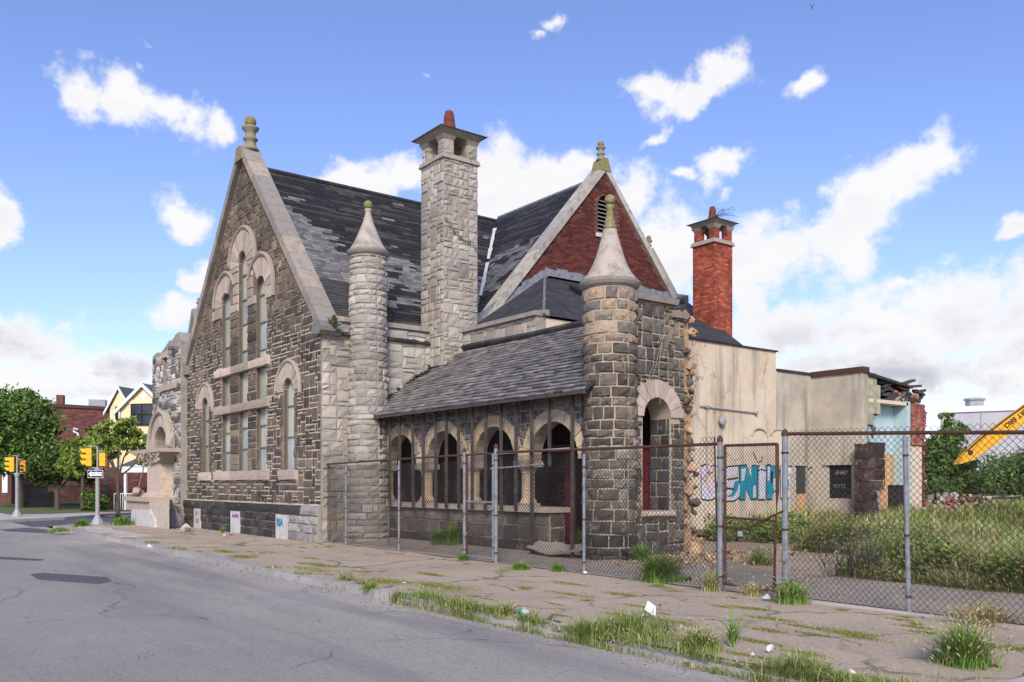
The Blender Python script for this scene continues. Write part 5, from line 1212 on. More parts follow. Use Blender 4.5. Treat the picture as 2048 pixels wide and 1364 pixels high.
for r_ in courses(26.2, 27.2, .0, 2.95, (.3, .42), (.4, .8), rng):
    hi = 26.95-.1*mn.noise((r_[2]*3, 0, 0))+(.15 if 2.0 < r_[2] < 2.6 else 0)
    if (r_[0]+r_[1])/2 < hi: b2 = MB(); stone(b2, smap3, *r_, rng, pick(rng, [(.075, .042, .036), (.055, .034, .03), (.10, .06, .05)], .25), gap=.008, h=.04, rough=.05); b2.build('stone', M['rubble'], st)
fm3 = pm((0, 26.19, 0), (1, 0), (0, -1))
for r_ in courses(-16.0, -15.5, .0, 2.9, (.3, .42), (.3, .5), rng): b2 = MB(); stone(b2, fm3, *r_, rng, pick(rng, [(.075, .042, .036), (.055, .034, .03)], .25), gap=.008, h=.03, rough=.04); b2.build('stone', M['rubble'], st)
# ================================================================ FENCES
rng = random.Random(41)
FYN = 10.35
def chain(mb, p0, p1, z0, z1, w=.042, h=.042, r=.0052, sag=.012, zfn=None):
    p0, p1 = Vector((*p0, 0)), Vector((*p1, 0)); L = (p1-p0).length; u = (p1-p0)/L; nn = Vector((-u.y, u.x, 0))
    n = int(L/w); m = int((z1-z0)/h); V = []; F = []
    ph = rng.random()*9
    tri = [(math.cos(q), math.sin(q)) for q in (math.pi/2, math.pi*7/6, math.pi*11/6)]
    for k in range(n):
        base = len(V); pts = []
        for j in range(m+1):
            x = (k+((j+k) % 2))*w+.004*mn.noise((k*.2, j*.3, ph)); z = z0+j*h
            if zfn: z += zfn(x)
            off = sag*mn.noise((x*.9, z*.9, ph))+(.003 if j % 2 else -.003)
            p = p0+u*min(x, L)+nn*off; pts.append((p.x, p.y, z))
        for (x, y, z) in pts:
            for (a, b) in tri: V.append((x+u.x*a*r+nn.x*b*r, y+u.y*a*r+nn.y*b*r, z+a*r*.0))
        for j in range(m):
            for q in range(3):
                q2 = (q+1) % 3; F.append((base+j*3+q, base+j*3+q2, base+(j+1)*3+q2, base+(j+1)*3+q))
    mb.add(V, F)
def post(parent, x, y, z0, z1, r, m, cap=True, lean=0, name='post'):
    mb = MB(); mb.tube([(x, y, z0), (x+lean, y, z1)], r, 10); o = mb.build(name, m, parent, smooth=False)
    if cap:
        c = MB(); c.lathe([(r*1.15, 0), (r*1.15, .04), (r*.8, .07), (r*.2, .10)], x+lean, y, 10, zoff=z1); c.build('cap', M['rust'], o)
    for z in (z0+.25, z0+1.0, z1-.25):
        b = MB(); b.lathe([(r*1.12, 0), (r*1.22, .004), (r*1.22, .026), (r*1.12, .03)], x+lean*(z-z0)/(z1-z0), y, 10, zoff=z); b.build('tie_band', M['rust'], o)
    return o
def X_(px, y=FYN): return on_y(px, y)
xL = X_(617)
# run before the porch
f1 = tag(empty('chain_link_fence'), 'long chain-link fence with rusty top rail before the porch', 'fence')
for px, r, m in ((617, .032, 'galv'), (692, .026, 'galv'), (798, .026, 'galv')): post(f1, X_(px), FYN, -.05, 2.10 if px < 700 else 2.14, r, M[m], cap=px == 617)
xg0, xg1 = X_(929), X_(992)
mb = MB(); chain(mb, (xL+.03, FYN+.02), (xg0-.04, FYN+.02), .06, 2.10); stuff(mb.build('chain_link', M['wire'], f1), 'sagging diamond wire mesh')
mb = MB(); mb.tube([(xL, FYN, 2.10), ((xL+xg0)/2, FYN, 2.16), (xg0, FYN, 2.20)], .022, 8); mb.build('top_rail', M['rust'], f1)
post(f1, X_(738), 10.9, -.0, 1.15, .024, M['galv'], cap=False)
post(f1, X_(634), FYN+.12, -.05, 2.08, .03, M['galv'], cap=False)
g1 = tag(empty('chain_link_gate'), 'narrow chain-link gate between two grey posts before the porch', 'gate')
post(g1, xg0, FYN, -.05, 2.26, .036, M['galv']); post(g1, xg0+.09, FYN, .05, 2.22, .022, M['rust'], cap=False, name='gate_stile')
post(g1, xg1, FYN, -.05, 2.30, .042, M['galv']); post(g1, xg1-.10, FYN, .05, 2.2, .024, M['galv'], cap=False, name='gate_stile')
mb = MB(); chain(mb, (xg0+.1, FYN+.02), (xg1-.1, FYN+.02), .1, 2.18); stuff(mb.build('chain_link', M['wire'], g1))
for z, m in ((.09, 'galv'), (1.22, 'galv'), (2.2, 'rust')): mb = MB(); mb.tube([(xg0+.06, FYN, z), (xg1-.08, FYN, z)], .022, 8); mb.build('gate_rail', M[m], g1)
mb = MB(); mb.tube([(xg0, FYN-.05, .55), (xg0+.1, FYN-.06, .5), (xg0+.14, FYN-.02, .58), (xg0+.06, FYN+.04, .56)], .012, 5); mb.build('padlock_chain', M['galv'], g1)
f2 = tag(empty('chain_link_fence'), 'chain-link fence panel before the dark turret and arched opening', 'fence')
xr = X_(1434)
mb = MB(); mb.tube([(xg1, FYN, 2.22), (X_(1168), FYN, 2.20), (xr, FYN, 2.19)], .024, 8); mb.build('top_rail', M['rust'], f2)
post(f2, X_(1168), FYN, -.05, 2.12, .028, M['galv'], cap=False)
mb = MB(); chain(mb, (xg1+.04, FYN+.025), (xr-.02, FYN+.025), .04, 2.14, sag=.02); stuff(mb.build('chain_link', M['wire'], f2))
mb = MB(); chain(mb, (X_(1398), FYN+.025), (xr-.06, FYN+.025), 2.14, 2.32); stuff(mb.build('loose_wire_ends', M['wire'], f2))
mb = MB(); mb.tube([(X_(1427), FYN+.02, 2.3), (X_(1431), FYN+.02, 1.2), (X_(1436), FYN, .1)], .014, 5); mb.build('tension_bar', M['rust'], f2)
# rusty gate of finer mesh, hanging from a thick post
g2 = tag(empty('mesh_gate'), 'bent rusty gate of fine expanded mesh hung on a grey post', 'gate')
xa, xb = X_(1440), X_(1556)
post(g2, xa, FYN, -.05, 2.22, .042, M['galv'])
mb = MB(); mb.tube([(xa+.09, FYN, .1), (xa+.09, FYN, 2.16)], .024, 6); mb.tube([(xa+.09, FYN, 2.16), (xb, FYN-.02, 2.15)], .024, 6)
mb.tube([(xb, FYN-.02, 2.15), (xb+.02, FYN-.04, 1.5), (xb-.03, FYN-.02, .95), (xb-.06, FYN, .08)], .026, 6); mb.tube([(xa+.09, FYN, 1.10), (xb, FYN-.03, 1.08)], .018, 6); mb.tube([(xa+.09, FYN, .96), (xa+.5, FYN-.04, .95), (xb+.12, FYN-.05, 1.22)], .016, 6); mb.tube([(xa+.09, FYN, .12), (xb-.06, FYN, .1)], .02, 6); mb.build('gate_frame', M['rust'], g2)
mb = MB(); chain(mb, (xa+.1, FYN+.01), (xb-.02, FYN-.01), .12, 2.14, w=.024, h=.028, r=.0038, sag=.015); stuff(mb.build('expanded_mesh', M['wire'], g2))
mb = MB()
for k in range(12):
    a = xb-.06+k*.028; mb.tube([(a, FYN-.05+.012*(k % 2), .30-.02*math.sin(k*.3)), (a+.03, FYN-.05+.012*((k+1) % 2), .30-.02*math.sin(k*.3+.3))], .009, 5)
mb.build('lock_chain', M['galv'], g2)
mb = MB(); mb.box(xa+.38, xa+.44, FYN-.07, FYN-.04, .84, .91); mb.build('padlock', M['steel'], g2)
f3 = tag(empty('chain_link_fence'), 'chain-link fence with thick rusty top rail along the overgrown lot', 'fence')
xc = X_(1570); xe = X_(1818); xz = 4.0
post(f3, xc, FYN, -.05, 2.26, .044, M['galv']); post(f3, xe, FYN, -.05, 2.18, .030, M['galv'], cap=False, lean=-.05); post(f3, xe+2.9, FYN, -.05, 2.16, .036, M['galv'], cap=False); post(f3, xe+5.8, FYN, -.05, 2.16, .036, M['galv'], cap=False)
mb = MB(); mb.tube([(xc+.04, FYN, 2.285), (xe, FYN, 2.22), (-4.3, FYN, 2.165), (xz, FYN, 2.12)], .024, 8); mb.build('top_rail', M['rust'], f3)
mb = MB(); chain(mb, (xc+.06, FYN+.03), (xz, FYN+.03), .03, 2.32, sag=.02, r=.0046, zfn=lambda x: .04-.03*x*.6); stuff(mb.build('chain_link', M['wire'], f3), 'diamond wire mesh with cut ends above the rail')
mb = MB(); mb.tube([(xc+.06, FYN, .05), (xe, FYN, .04), (xz, FYN, .05)], .006, 4); mb.build('bottom_wire', M['wire'], f3)
mb = MB(); mb.box(xc, xz, FYN-.06, FYN+.08, -.1, .035); structure(mb.build('fence_footing', M['concrete']))

# ================================================================ GRASS AND WEEDS
G_GREEN = np.array([(.175, .245, .045), (.12, .195, .038), (.225, .295, .06), (.15, .22, .06), (.28, .31, .085)]); G_STRAW = np.array([(.50, .42, .22), (.43, .35, .17), (.56, .48, .28), (.38, .30, .15)])
def blades(name, pts, hts, rs, green=.7, width=.010, bend=.35, seeds=0.0, parent=None, pal=None, splay=1.0, flow=None):
    """pts (n,3) feet, hts (n,) heights: three-segment curved blades; seeds = share that carry a seed head"""
    g = np.random.default_rng(rs); n = len(pts); ang = (g.random(n)*2*np.pi) if flow is None else flow+g.normal(size=n)*.9; b = bend*g.random(n)*splay+.06
    dx, dy = np.cos(ang), np.sin(ang); wx, wy_ = -dy, dx
    gp = green if np.isscalar(green) else np.asarray(green)
    col = np.where((g.random(n) < gp)[:, None], (G_GREEN if pal is None else pal)[g.integers(0, len(G_GREEN if pal is None else pal), n)], G_STRAW[g.integers(0, len(G_STRAW), n)])*(1+g.uniform(-.25, .25, (n, 1)))
    V = np.zeros((n, 7, 3)); w = width*g.uniform(.6, 1.4, n)
    for lv, (t, ww) in enumerate(((0, 1), (.4, .9), (.75, .6))):
        x = pts[:, 0]+dx*b*hts*t*t; y = pts[:, 1]+dy*b*hts*t*t; z = pts[:, 2]+hts*t*(1-.25*b*t)
        V[:, lv*2] = np.stack([x-wx*w*ww, y-wy_*w*ww, z], 1); V[:, lv*2+1] = np.stack([x+wx*w*ww, y+wy_*w*ww, z], 1)
    V[:, 6] = np.stack([pts[:, 0]+dx*b*hts, pts[:, 1]+dy*b*hts, pts[:, 2]+hts*(1-.25*b)], 1)
    base = (np.arange(n)*7)[:, None]
    F = np.concatenate([base+np.array([[0, 1, 3]]), base+np.array([[0, 3, 2]]), base+np.array([[2, 3, 5]]), base+np.array([[2, 5, 4]]), base+np.array([[4, 5, 6]])]); C = np.tile(col, (5, 1))
    Vf = V.reshape(-1, 3)
    if seeds > 0:
        k = np.where(g.random(n) < seeds)[0]; m = len(k); tip = V[k, 6]; L = g.uniform(.05, .10, m); r = g.uniform(.005, .009, m)
        ddx, ddy = dx[k]*.6, dy[k]*.6
        S = np.zeros((m, 6, 3)); q = np.stack([ddx*L, ddy*L, L*.55], 1)
        S[:, 0] = tip-q*.2; S[:, 5] = tip+q
        for j, (a, c) in enumerate(((1, 0), (0, 1), (-1, 0), (0, -1))): S[:, 1+j] = tip+q*.35+np.stack([wx[k]*a*r, wy_[k]*a*r, c*r], 1)
        o = len(Vf); bs = (np.arange(m)*6)[:, None]+o
        F2 = np.concatenate([bs+np.array([t]) for t in ((0, 1, 2), (0, 2, 3), (0, 3, 4), (0, 4, 1), (5, 2, 1), (5, 3, 2), (5, 4, 3), (5, 1, 4))])
        sc = np.array([(.50, .42, .25), (.42, .35, .19), (.36, .33, .17)])[g.integers(0, 3, m)]*(1+g.uniform(-.2, .2, (m, 1)))
        Vf = np.concatenate([Vf, S.reshape(-1, 3)]); F = np.concatenate([F, F2]); C = np.concatenate([C, np.tile(sc, (8, 1))])
    return np_mesh(name, Vf, F, C, M['grass'], parent)
def scatter(n, rs, x0, x1, y0, y1, keep):
    g = np.random.default_rng(rs); out = []
    while len(out) < n:
        x, y = g.uniform(x0, x1), g.uniform(y0, y1)
        if keep(x, y, g): out.append((x, y))
    return np.array(out), g
def edge_y(x):          # near edge of the tall grass
    e = 12.35+.35*mn.noise((x*.8, 0, 1))
    if x < -7.9: e += min(1, (-7.9-x)/1.3)*4.0
    if x < -11.5: e += 1.2
    return e
def visible(x, y):
    d = -.796*x+.605*y; r = .605*x+.796*y
    return d > 2 and -.12 < r/d < 1.05
def gk(near, far, p=1.0):
    def k(x, y, g):
        if not visible(x, y) or y < edge_y(x)+near or y > edge_y(x)+far: return False
        if x < -17.2: return False
        if -16.6 < x < -15.3 and 26 < y < 31: return False
        return g.random() < .25+.75*max(0, min(1, .6+1.3*mn.noise((x*.7, y*.7, 8))))
    return k
pts, g = scatter(74000, 1, -16, 9, 12, 17.5, gk(0, 4.0))
def mound(x, y): return .30+.62*max(0, .35+1.0*mn.noise((x*.95, y*.95, 3)))+.12*mn.noise((x*2.6, y*2.6, 6))
h = np.clip(np.array([mound(x, y)*(.55+.45*min(1, (y-edge_y(x))/.7)) for x, y in pts])*g.uniform(.45, 1.15, len(pts)), .12, 1.05)
fl = np.array([6.0*mn.noise((x*.5, y*.5, 40))+(-1.4 if y-edge_y(x) < .6 else 0) for x, y in pts])
stuff(blades('tall_grass', np.array([(x, y, lot_z(x, y)-.03) for x, y in pts]), h, 2, green=np.array([min(.98, max(.35, .82+.75*mn.noise((x*.7, y*.7, 31)))) for x, y in pts]), width=.0062, seeds=.19, bend=1.7, flow=fl), 'tall foxtail grass with straw seed heads filling the lot')
pts, g = scatter(62000, 3, -17, 22, 14, 46, gk(2.6, 40))
dd = np.array([math.hypot(x, y) for x, y in pts])
h = np.array([.50+.45*mn.noise((x*.55, y*.55, 5))+.15*mn.noise((x*1.7, y*1.7, 2)) for x, y in pts])*g.uniform(.7, 1.3, len(pts)); h = np.clip(h, .25, 1.2)
far = blades('far_grass', np.array([(x, y, lot_z(x, y)-.03) for x, y in pts]), h, 4, green=np.array([min(.95, max(.15, .56+1.1*mn.noise((x*.28, y*.28, 33)))) for x, y in pts]), width=.013, seeds=.08, bend=1.6, flow=np.array([6.0*mn.noise((x*.4, y*.4, 41)) for x, y in pts])); stuff(far, 'hazy straw-green grass deeper in the lot')
structure(grid_sheet('grass_floor', -17, 14, 16, 60, 60, 80, lambda x, y: lot_z(x, y)+.02+.12*(mn.noise((x*.5, y*.5, 8))), mat('matted_dead_grass', (.12, .12, .045), n1=(1.5, (.22, .185, .09), .45, .65), n2=(5, (.06, .07, .02), .5, .7), bump=(12, .9, .06)), keep=lambda x, y: y > edge_y(x)+.6 and visible(x, y)))
# broad-leaved growth along the near edge of the grass
def leaf_mass(name, pts, hts, rs, pal, ls, label):
    g = np.random.default_rng(rs); m = len(pts); P = pts.copy(); P[:, 2] += hts
    a = g.normal(size=(m, 3)); a[:, 2] *= .6; a /= np.linalg.norm(a, axis=1)[:, None]; b = np.cross(a, g.normal(size=(m, 3))); b /= np.linalg.norm(b, axis=1)[:, None]; s = (ls*g.uniform(.5, 1.4, m))[:, None]
    V = np.stack([P-a*s, P-b*s*.3, P+a*s, P+b*s*.3], 1).reshape(-1, 3); C = pal[g.integers(0, len(pal), m)]*(1+g.uniform(-.3, .3, (m, 1)))
    return stuff(np_mesh(name, V, np.arange(m*4).reshape(m, 4), C, M['leaf']), label)
pts, g = scatter(31000, 15, -15, 9, 12, 20, lambda x, y, g: gk(-.12, 1.9)(x, y, g) and mn.noise((x*1.1, y*1.1, 20)) > -.15)
leaf_mass('undergrowth', np.array([(x, y, lot_z(x, y)) for x, y in pts]), np.array([.62*max(.15, .55+1.0*mn.noise((x*1.3, y*1.3, 21))) for x, y in pts])*g.random(len(pts))**.7, 16, np.array([(.11, .175, .034), (.08, .14, .028), (.15, .22, .044), (.19, .25, .055)]), .055, 'dark leafy undergrowth at the front of the lot')
# grass strip along the kerb and tufts in the pavement joints
def kk(x, y, g):
    c = .5+1.2*mn.noise((x*.75, 3, 0))
    if x < -11: return c > .75 and abs(y-KY-.3) < .12
    wdt = .22+(.75 if x > -7.5 else .35)*max(0, .4+mn.noise((x*.7, 1, 2)))
    if -5.9 < x < -4.6: wdt *= .5
    return KY-.06 < y < KY-.05+wdt and g.random() < c+.35
pts, g = scatter(11500, 6, -14, -2.6, KY-.06, KY+1.2, kk)
h = np.array([.03+.20*max(0, .35+1.3*mn.noise((x*1.7, y*1.7, 9))) for x, y in pts])*g.uniform(.4, 1.5, len(pts))
stuff(blades('kerb_grass', np.array([(x, y, -.09 if y < KY else -.01) for x, y in pts]), h, 7, green=.9, width=.0036, seeds=.012, bend=1.6, pal=np.array([(.15, .22, .04), (.11, .18, .035), (.20, .27, .055), (.13, .19, .05), (.25, .27, .08)])), 'ragged green grass growing along the kerb')
pts, g = scatter(1500, 8, -34, -13, KY-.04, KY+.5, lambda x, y, g: mn.noise((x*.8, 7, 0)) > .15 and abs(y-KY-.24-.1*mn.noise((x, 0, 0))) < .14)
stuff(blades('kerb_grass', np.array([(x, y, -.02) for x, y in pts]), g.uniform(.03, .10, len(pts)), 9, green=.85, width=.008, bend=1.2), 'low grass tufts along the far kerb')
JT = [(-5.3, 8.55, .55, .14), (-4.9, 8.35, .4, .1), (-3.9, 9.0, .5, .16), (-5.9, 8.0, .3, .08), (-6.9, 7.6, .4, .1), (-5.6, 7.35, .45, .08), (-4.9, 7.2, .3, .07), (-7.7, 7.5, .3, .07), (-6.4, 8.7, .5, .1), (-9.1, 8.9, .45, .1), (-9.6, 8.3, .6, .08), (-11.6, 7.3, 1.0, .3), (-12.6, 7.0, .7, .25), (-13.2, 8.2, .6, .1), (-16, 7.4, .8, .15), (-17.5, 7.9, .6, .1), (-10.6, 9.2, .5, .08), (-8.0, 8.2, .5, .06), (-7.1, 9.2, .4, .07), (-18.8, 6.9, .6, .2), (-20.5, 7.1, .7, .15), (-15.2, 6.9, .8, .2)]
P_ = []; g = np.random.default_rng(12)
JT += [(g.uniform(-22, -3.2), g.uniform(6.6, 10.2), g.uniform(.08, .35), g.uniform(.02, .06)) for _ in range(60)]
for (x, y, a, b) in JT:
    n = int(3000*a*b*4)+200
    P_ += [(x+g.normal()*a*.42, y+g.normal()*b*.6, .0) for _ in range(n)]
P_ = np.array(P_); stuff(blades('joint_grass', P_, g.uniform(.006, .022, len(P_)), 13, green=.95, width=.004, bend=1.3, pal=np.array([(.17, .20, .03), (.20, .21, .04), (.13, .17, .03), (.24, .22, .06), (.15, .17, .03)])), 'flat moss and grass patches in the pavement joints')
def clump(label, x, y, r, hmax, n, rs, green=.9, seeds=.05, width=.008, z=0, name='weed_clump', pal=None, splay=1.0, bend=1.25):
    n = int(n*1.8); width *= .62
    g = np.random.default_rng(rs); q = np.array([(x+g.normal()*r*.38, y+g.normal()*r*.38, z) for _ in range(n)])
    rad = np.hypot(q[:, 0]-x, q[:, 1]-y); h = hmax*np.clip(1-rad/(r*1.6), .25, 1)*g.uniform(.55, 1.1, n)
    o = blades(name, q, h, rs+1, green=green, width=width, seeds=seeds, bend=bend, pal=pal, splay=splay); return tag(o, label, 'weed')
LEAFY = np.array([(.14, .26, .04), (.10, .20, .033), (.20, .33, .06), (.13, .23, .05), (.17, .27, .065)])
def gpt(px, py, z=0): d = 1754*(EYE-z)/(py-967); return ground_at(px, d)
for (lab, px, py, r, hm, n, gr, sd, w, pal) in (
    ('large bright green weed clump at the fence before the arched opening', 1322, 1163, .34, .62, 700, 1.0, 0, .012, LEAFY),
    ('low green weed under the fence right of the narrow gate', 1042, 1139, .20, .20, 260, 1.0, 0, .009, LEAFY),
    ('small green weed by the fence left of the turret post', 1116, 1143, .13, .24, 140, 1.0, 0, .008, LEAFY),
    ('green weed at the foot of the narrow gate post', 926, 1122, .10, .26, 120, 1.0, 0, .008, LEAFY),
    ('straw tipped grass clump at the rusty gate hinge post', 1425, 1182, .16, .45, 220, .55, .25, .007, None),
    ('dry brown grass tuft under the rusty gate', 1505, 1192, .16, .26, 220, .35, .2, .007, None),
    ('leafy weed between the rusty gate and the right fence post', 1582, 1206, .22, .42, 380, .85, .05, .009, LEAFY),
    ('tall leafy plant inside the rusty gate', 1520, 1140, .22, .55, 300, .9, .05, .009, LEAFY),
    ('big grass tuft with seed heads at the lower right kerb', 1930, 1330, .26, .50, 620, .85, .18, .007, LEAFY),
    ('grass tuft by the crumpled white paper', 1400, 1300, .22, .30, 420, .85, .12, .006, None),
    ('grass tuft behind the clear bottle', 1010, 1232, .16, .24, 260, .8, .1, .006, None),
    ('green weed on the kerb by the flattened box', 740, 1180, .14, .14, 200, 1.0, 0, .008, None),
    ('green tuft on the corner pavement by the signal pole', 163, 1054, .35, .42, 260, 1.0, 0, .014, LEAFY),
    ('overgrown tuft on the kerb corner', 118, 1063, .45, .22, 260, .9, 0, .014, LEAFY),
    ('green weed growing beside the stair cheek', 245, 1050, .45, .45, 320, 1.0, 0, .016, LEAFY),
    ('thin upright weed stalk on the kerb strip', 1465, 1292, .03, .55, 40, 1.0, .1, .008, LEAFY),
    ('thin weed growing in front of the plinth', 446, 1066, .05, .35, 40, 1.0, 0, .012, LEAFY)):
    x, y = gpt(px, py); clump(lab, x, y, r, hm, n, px, gr, sd, w, pal=pal)
for (lab, px, dY, r, hm, n) in (('green weed against the granite side wall behind the fence', 655, 10.75, .22, .55, 260), ('lower green weed at the porch wall', 880, 11.72, .25, .5, 300), ('upper green weed at the porch wall', 908, 11.78, .22, .75, 260), ('green weed inside the porch doorway', 1155, 13.4, .25, .6, 200), ('green weed at the turret foot', 1282, 12.0, .16, .5, 160)):
    clump(lab, on_y(px, dY), dY, r, hm, n, px+7, 1.0, 0, .012, z=.12, pal=LEAFY)
x, y = gpt(1968, 1245); clump('tumbled ball of dry straw-coloured weed at the fence foot', x, y, .30, .34, 900, 77, 0.0, .1, .004, splay=2.2, bend=1.2)
def bush(name, label, cx_, cy_, z0, ells, n, ls, pal, rs, trunk=None, cat='bush', group=None, crown='foliage'):
    """leaf-sized faces through a volume of lobes, clumped so that gaps stay open"""
    g = np.random.default_rng(rs); root = empty(name); tag(root, label, cat, group)
    P = []; W = []
    tot = sum(e[3]*e[4]*e[5] for e in ells)
    for e in ells:
        k = int(n*e[3]*e[4]*e[5]/tot); nc = max(4, k//28); cen = g.normal(size=(nc, 3)); cen /= np.linalg.norm(cen, axis=1)[:, None]; cen *= (g.random((nc, 1))**.33)
        idx = g.integers(0, nc, k); q = cen[idx]+g.normal(size=(k, 3))*.13
        P.append(q*np.array([e[3], e[4], e[5]])+np.array([cx_+e[0], cy_+e[1], z0+e[2]])); W.append(g.uniform(.7, 1.25, nc)[idx])
    P = np.concatenate(P); W = np.concatenate(W); m = len(P)
    a = g.normal(size=(m, 3)); a /= np.linalg.norm(a, axis=1)[:, None]; b = np.cross(a, g.normal(size=(m, 3))); b /= np.linalg.norm(b, axis=1)[:, None]
    s = (ls*g.uniform(.55, 1.3, m))[:, None]
    V = np.stack([P-a*s, P-b*s*.45, P+a*s, P+b*s*.45], 1).reshape(-1, 3); F = np.arange(m*4).reshape(m, 4)
    C = pal[g.integers(0, len(pal), m)]*W[:, None]*(1+g.uniform(-.2, .2, (m, 1)))
    np_mesh(crown, V, F, C, M['leaf'], root)
    mb = MB()
    if trunk:
        h, r, lean_ = trunk; top_ = Vector((cx_+lean_, cy_, z0+h)); mb.tube([(cx_, cy_, z0-.1), (cx_+lean_*.3, cy_, z0+h*.5), tuple(top_)], [r*1.25, r, r*.75], 8)
        for i, e in enumerate(ells):
            c = Vector((cx_+e[0], cy_+e[1], z0+e[2])); mid = top_.lerp(c, .5)+Vector((g.uniform(-.2, .2), g.uniform(-.2, .2), .1)); mb.tube([tuple(top_-Vector((0, 0, h*.12))), tuple(mid), tuple(c)], [r*.55, r*.38, r*.15], 6)
            for _ in range(4):
                q = c+Vector((g.uniform(-1, 1)*e[3]*.7, g.uniform(-1, 1)*e[4]*.7, g.uniform(-.5, .9)*e[5]*.7)); mb.tube([tuple(mid), tuple(mid.lerp(q, .6)+Vector((0, 0, .06))), tuple(q)], [r*.25, r*.17, r*.06], 4)
        mb.build('trunk', M['bark'], root)
    else:
        for _ in range(14):
            e = ells[g.integers(0, len(ells))]; mb.tube([(cx_+e[0]*.3+g.normal()*.1, cy_+e[1]*.3, z0-.05), (cx_+e[0]+g.normal()*e[3]*.4, cy_+e[1]+g.normal()*e[4]*.4, z0+e[2]+g.uniform(0, .6)*e[5])], [.018, .006], 4)
        mb.build('stems', M['bark'], root)
    return root
GR = np.array([(.055, .095, .02), (.04, .075, .016), (.075, .12, .025), (.05, .085, .025)]); GL = np.array([(.14, .21, .03), (.18, .24, .035), (.11, .17, .03), (.22, .26, .05)]); GM = np.array([(.07, .13, .025), (.09, .16, .03), (.055, .105, .02), (.12, .18, .04)])
# dark dead brush in the lot
mb = MB(); x, y = on_y(1715, 12.6), 12.6
for k in range(130):
    a = rng.random()*6.28; L2 = rng.uniform(.3, .9); q = rng.uniform(.3, 1.0); p0_ = (x+rng.gauss(0, .22), y+rng.gauss(0, .18), .1); mb.tube([p0_, (p0_[0]+math.cos(a)*L2*.4*q, p0_[1]+math.sin(a)*L2*.4*q, .1+L2*.6), (p0_[0]+math.cos(a)*L2*.7*q, p0_[1]+math.sin(a)*L2*.7*q, .1+L2)], [.006, .005, .002], 3)
tag(mb.build('dead_brush', M['wood']), 'dark tangle of dead brush in the grass behind the fence', 'brush')

# ================================================================ RUBBLE AND LITTER
rub = MB(); g = random.Random(5)
for k in range(420):
    a = g.gauss(0, 1); x, y = -12.2+abs(g.gauss(0, .85)), 13.4+g.gauss(0, 1.2)
    if y < 11.2 or x < -12.4: continue
    boulder(rub, (x, y, lot_z(x, y)+.01), g.uniform(.015, .06)*(1.6 if g.random() < .15 else 1), g, pick(g, ORNG+[(.5, .38, .25)], .25), sub=1)
stuff(rub.build('rubble_spill', M['rubblestone']), 'orange stone chips spilled at the foot of the torn wall')
for k, (x, y, s_, l) in enumerate(((-12.3, 14.15, .22, 'largest broken stone heaped at the torn wall foot'), (-12.05, 13.85, .15, 'rounded brown stone before the torn wall'), (-11.85, 14.5, .17, 'pale broken stone right of the torn wall'), (-12.15, 13.45, .10, 'small orange stone below the arched opening'))):
    mb = MB(); boulder(mb, (x, y, lot_z(x, y)+s_*.5), s_, g, pick(g, ORNG, .2), sub=2, sq=(1, 1, .8)); tag(mb.build('fallen_stone', M['rubblestone']), l, 'stone', 'stones fallen from the torn wall')
x, y = gpt(370, 1064); mb = MB(); boulder(mb, (x, y, .15), .26, g, (.50, .42, .36), sub=2, sq=(1.1, .8, .75)); tag(mb.build('fallen_stone', M['pink']), 'pale pink block lying on the pavement by the plinth', 'stone')
for (px, py, s_, c, l) in ((448, 1073, .09, (.5, .42, .35), 'small pale stone by the purple scribbled board'), (462, 1072, .08, (.25, .1, .08), 'small reddish stone by the purple scribbled board'), (392, 1064, .07, (.5, .36, .25), 'tan chip at the foot of the first white board'), (1380, 1164, .10, (.10, .08, .07), 'dark lump at the fence foot right of the big weed'), (1645, 1160, .07, (.42, .28, .18), 'orange stone on the strip behind the right fence')):
    x, y = gpt(px, py); mb = MB(); boulder(mb, (x, y, s_*.4), s_, g, c, sub=1, sq=(1.2, .9, .7)); tag(mb.build('small_stone', M['rubblestone']), l, 'stone')
gr = MB(); gr2 = MB(); gg = random.Random(77)
for k in range(900):
    x = gg.uniform(-20, -3); y = KY-.02-abs(gg.gauss(0, .16)); s_ = gg.uniform(.004, .014)
    boulder(gr, (x, y, -.098), s_, gg, pick(gg, [(.22, .18, .14), (.35, .31, .27), (.12, .09, .06), (.45, .42, .38), (.2, .12, .07)], .25))
for k in range(500):
    x = gg.uniform(-12, 2); y = gg.uniform(10.5, 12.4); boulder(gr, (x, y, lot_z(x, y)+.012), gg.uniform(.006, .022), gg, pick(gg, ORNG, .25))
for k in range(260):
    x = gg.uniform(-16, -3.5); y = gg.uniform(6.6, 10.3); boulder(gr, (x, y, .004), gg.uniform(.004, .012), gg, pick(gg, [(.3, .26, .21), (.45, .4, .34), (.14, .11, .08)], .25))
stuff(gr.build('grit', M['rubblestone']), 'grit and stone chips in the gutter and on the lot')
for k in range(90):
    x = -15.6+abs(gg.gauss(0, .8)); y = 30.3+gg.gauss(0, .9); boulder(gr2, (x, y, lot_z(x, y)+.35+max(0, .5-abs(y-30.6)*.4)), gg.uniform(.04, .14), gg, pick(gg, [(.34, .13, .09), (.26, .09, .065), (.42, .33, .25), (.2, .17, .15), (.5, .46, .42)], .25))
stuff(gr2.build('brick_rubble', M['rubblestone']), 'broken bricks and plaster heaped below the torn brick end')
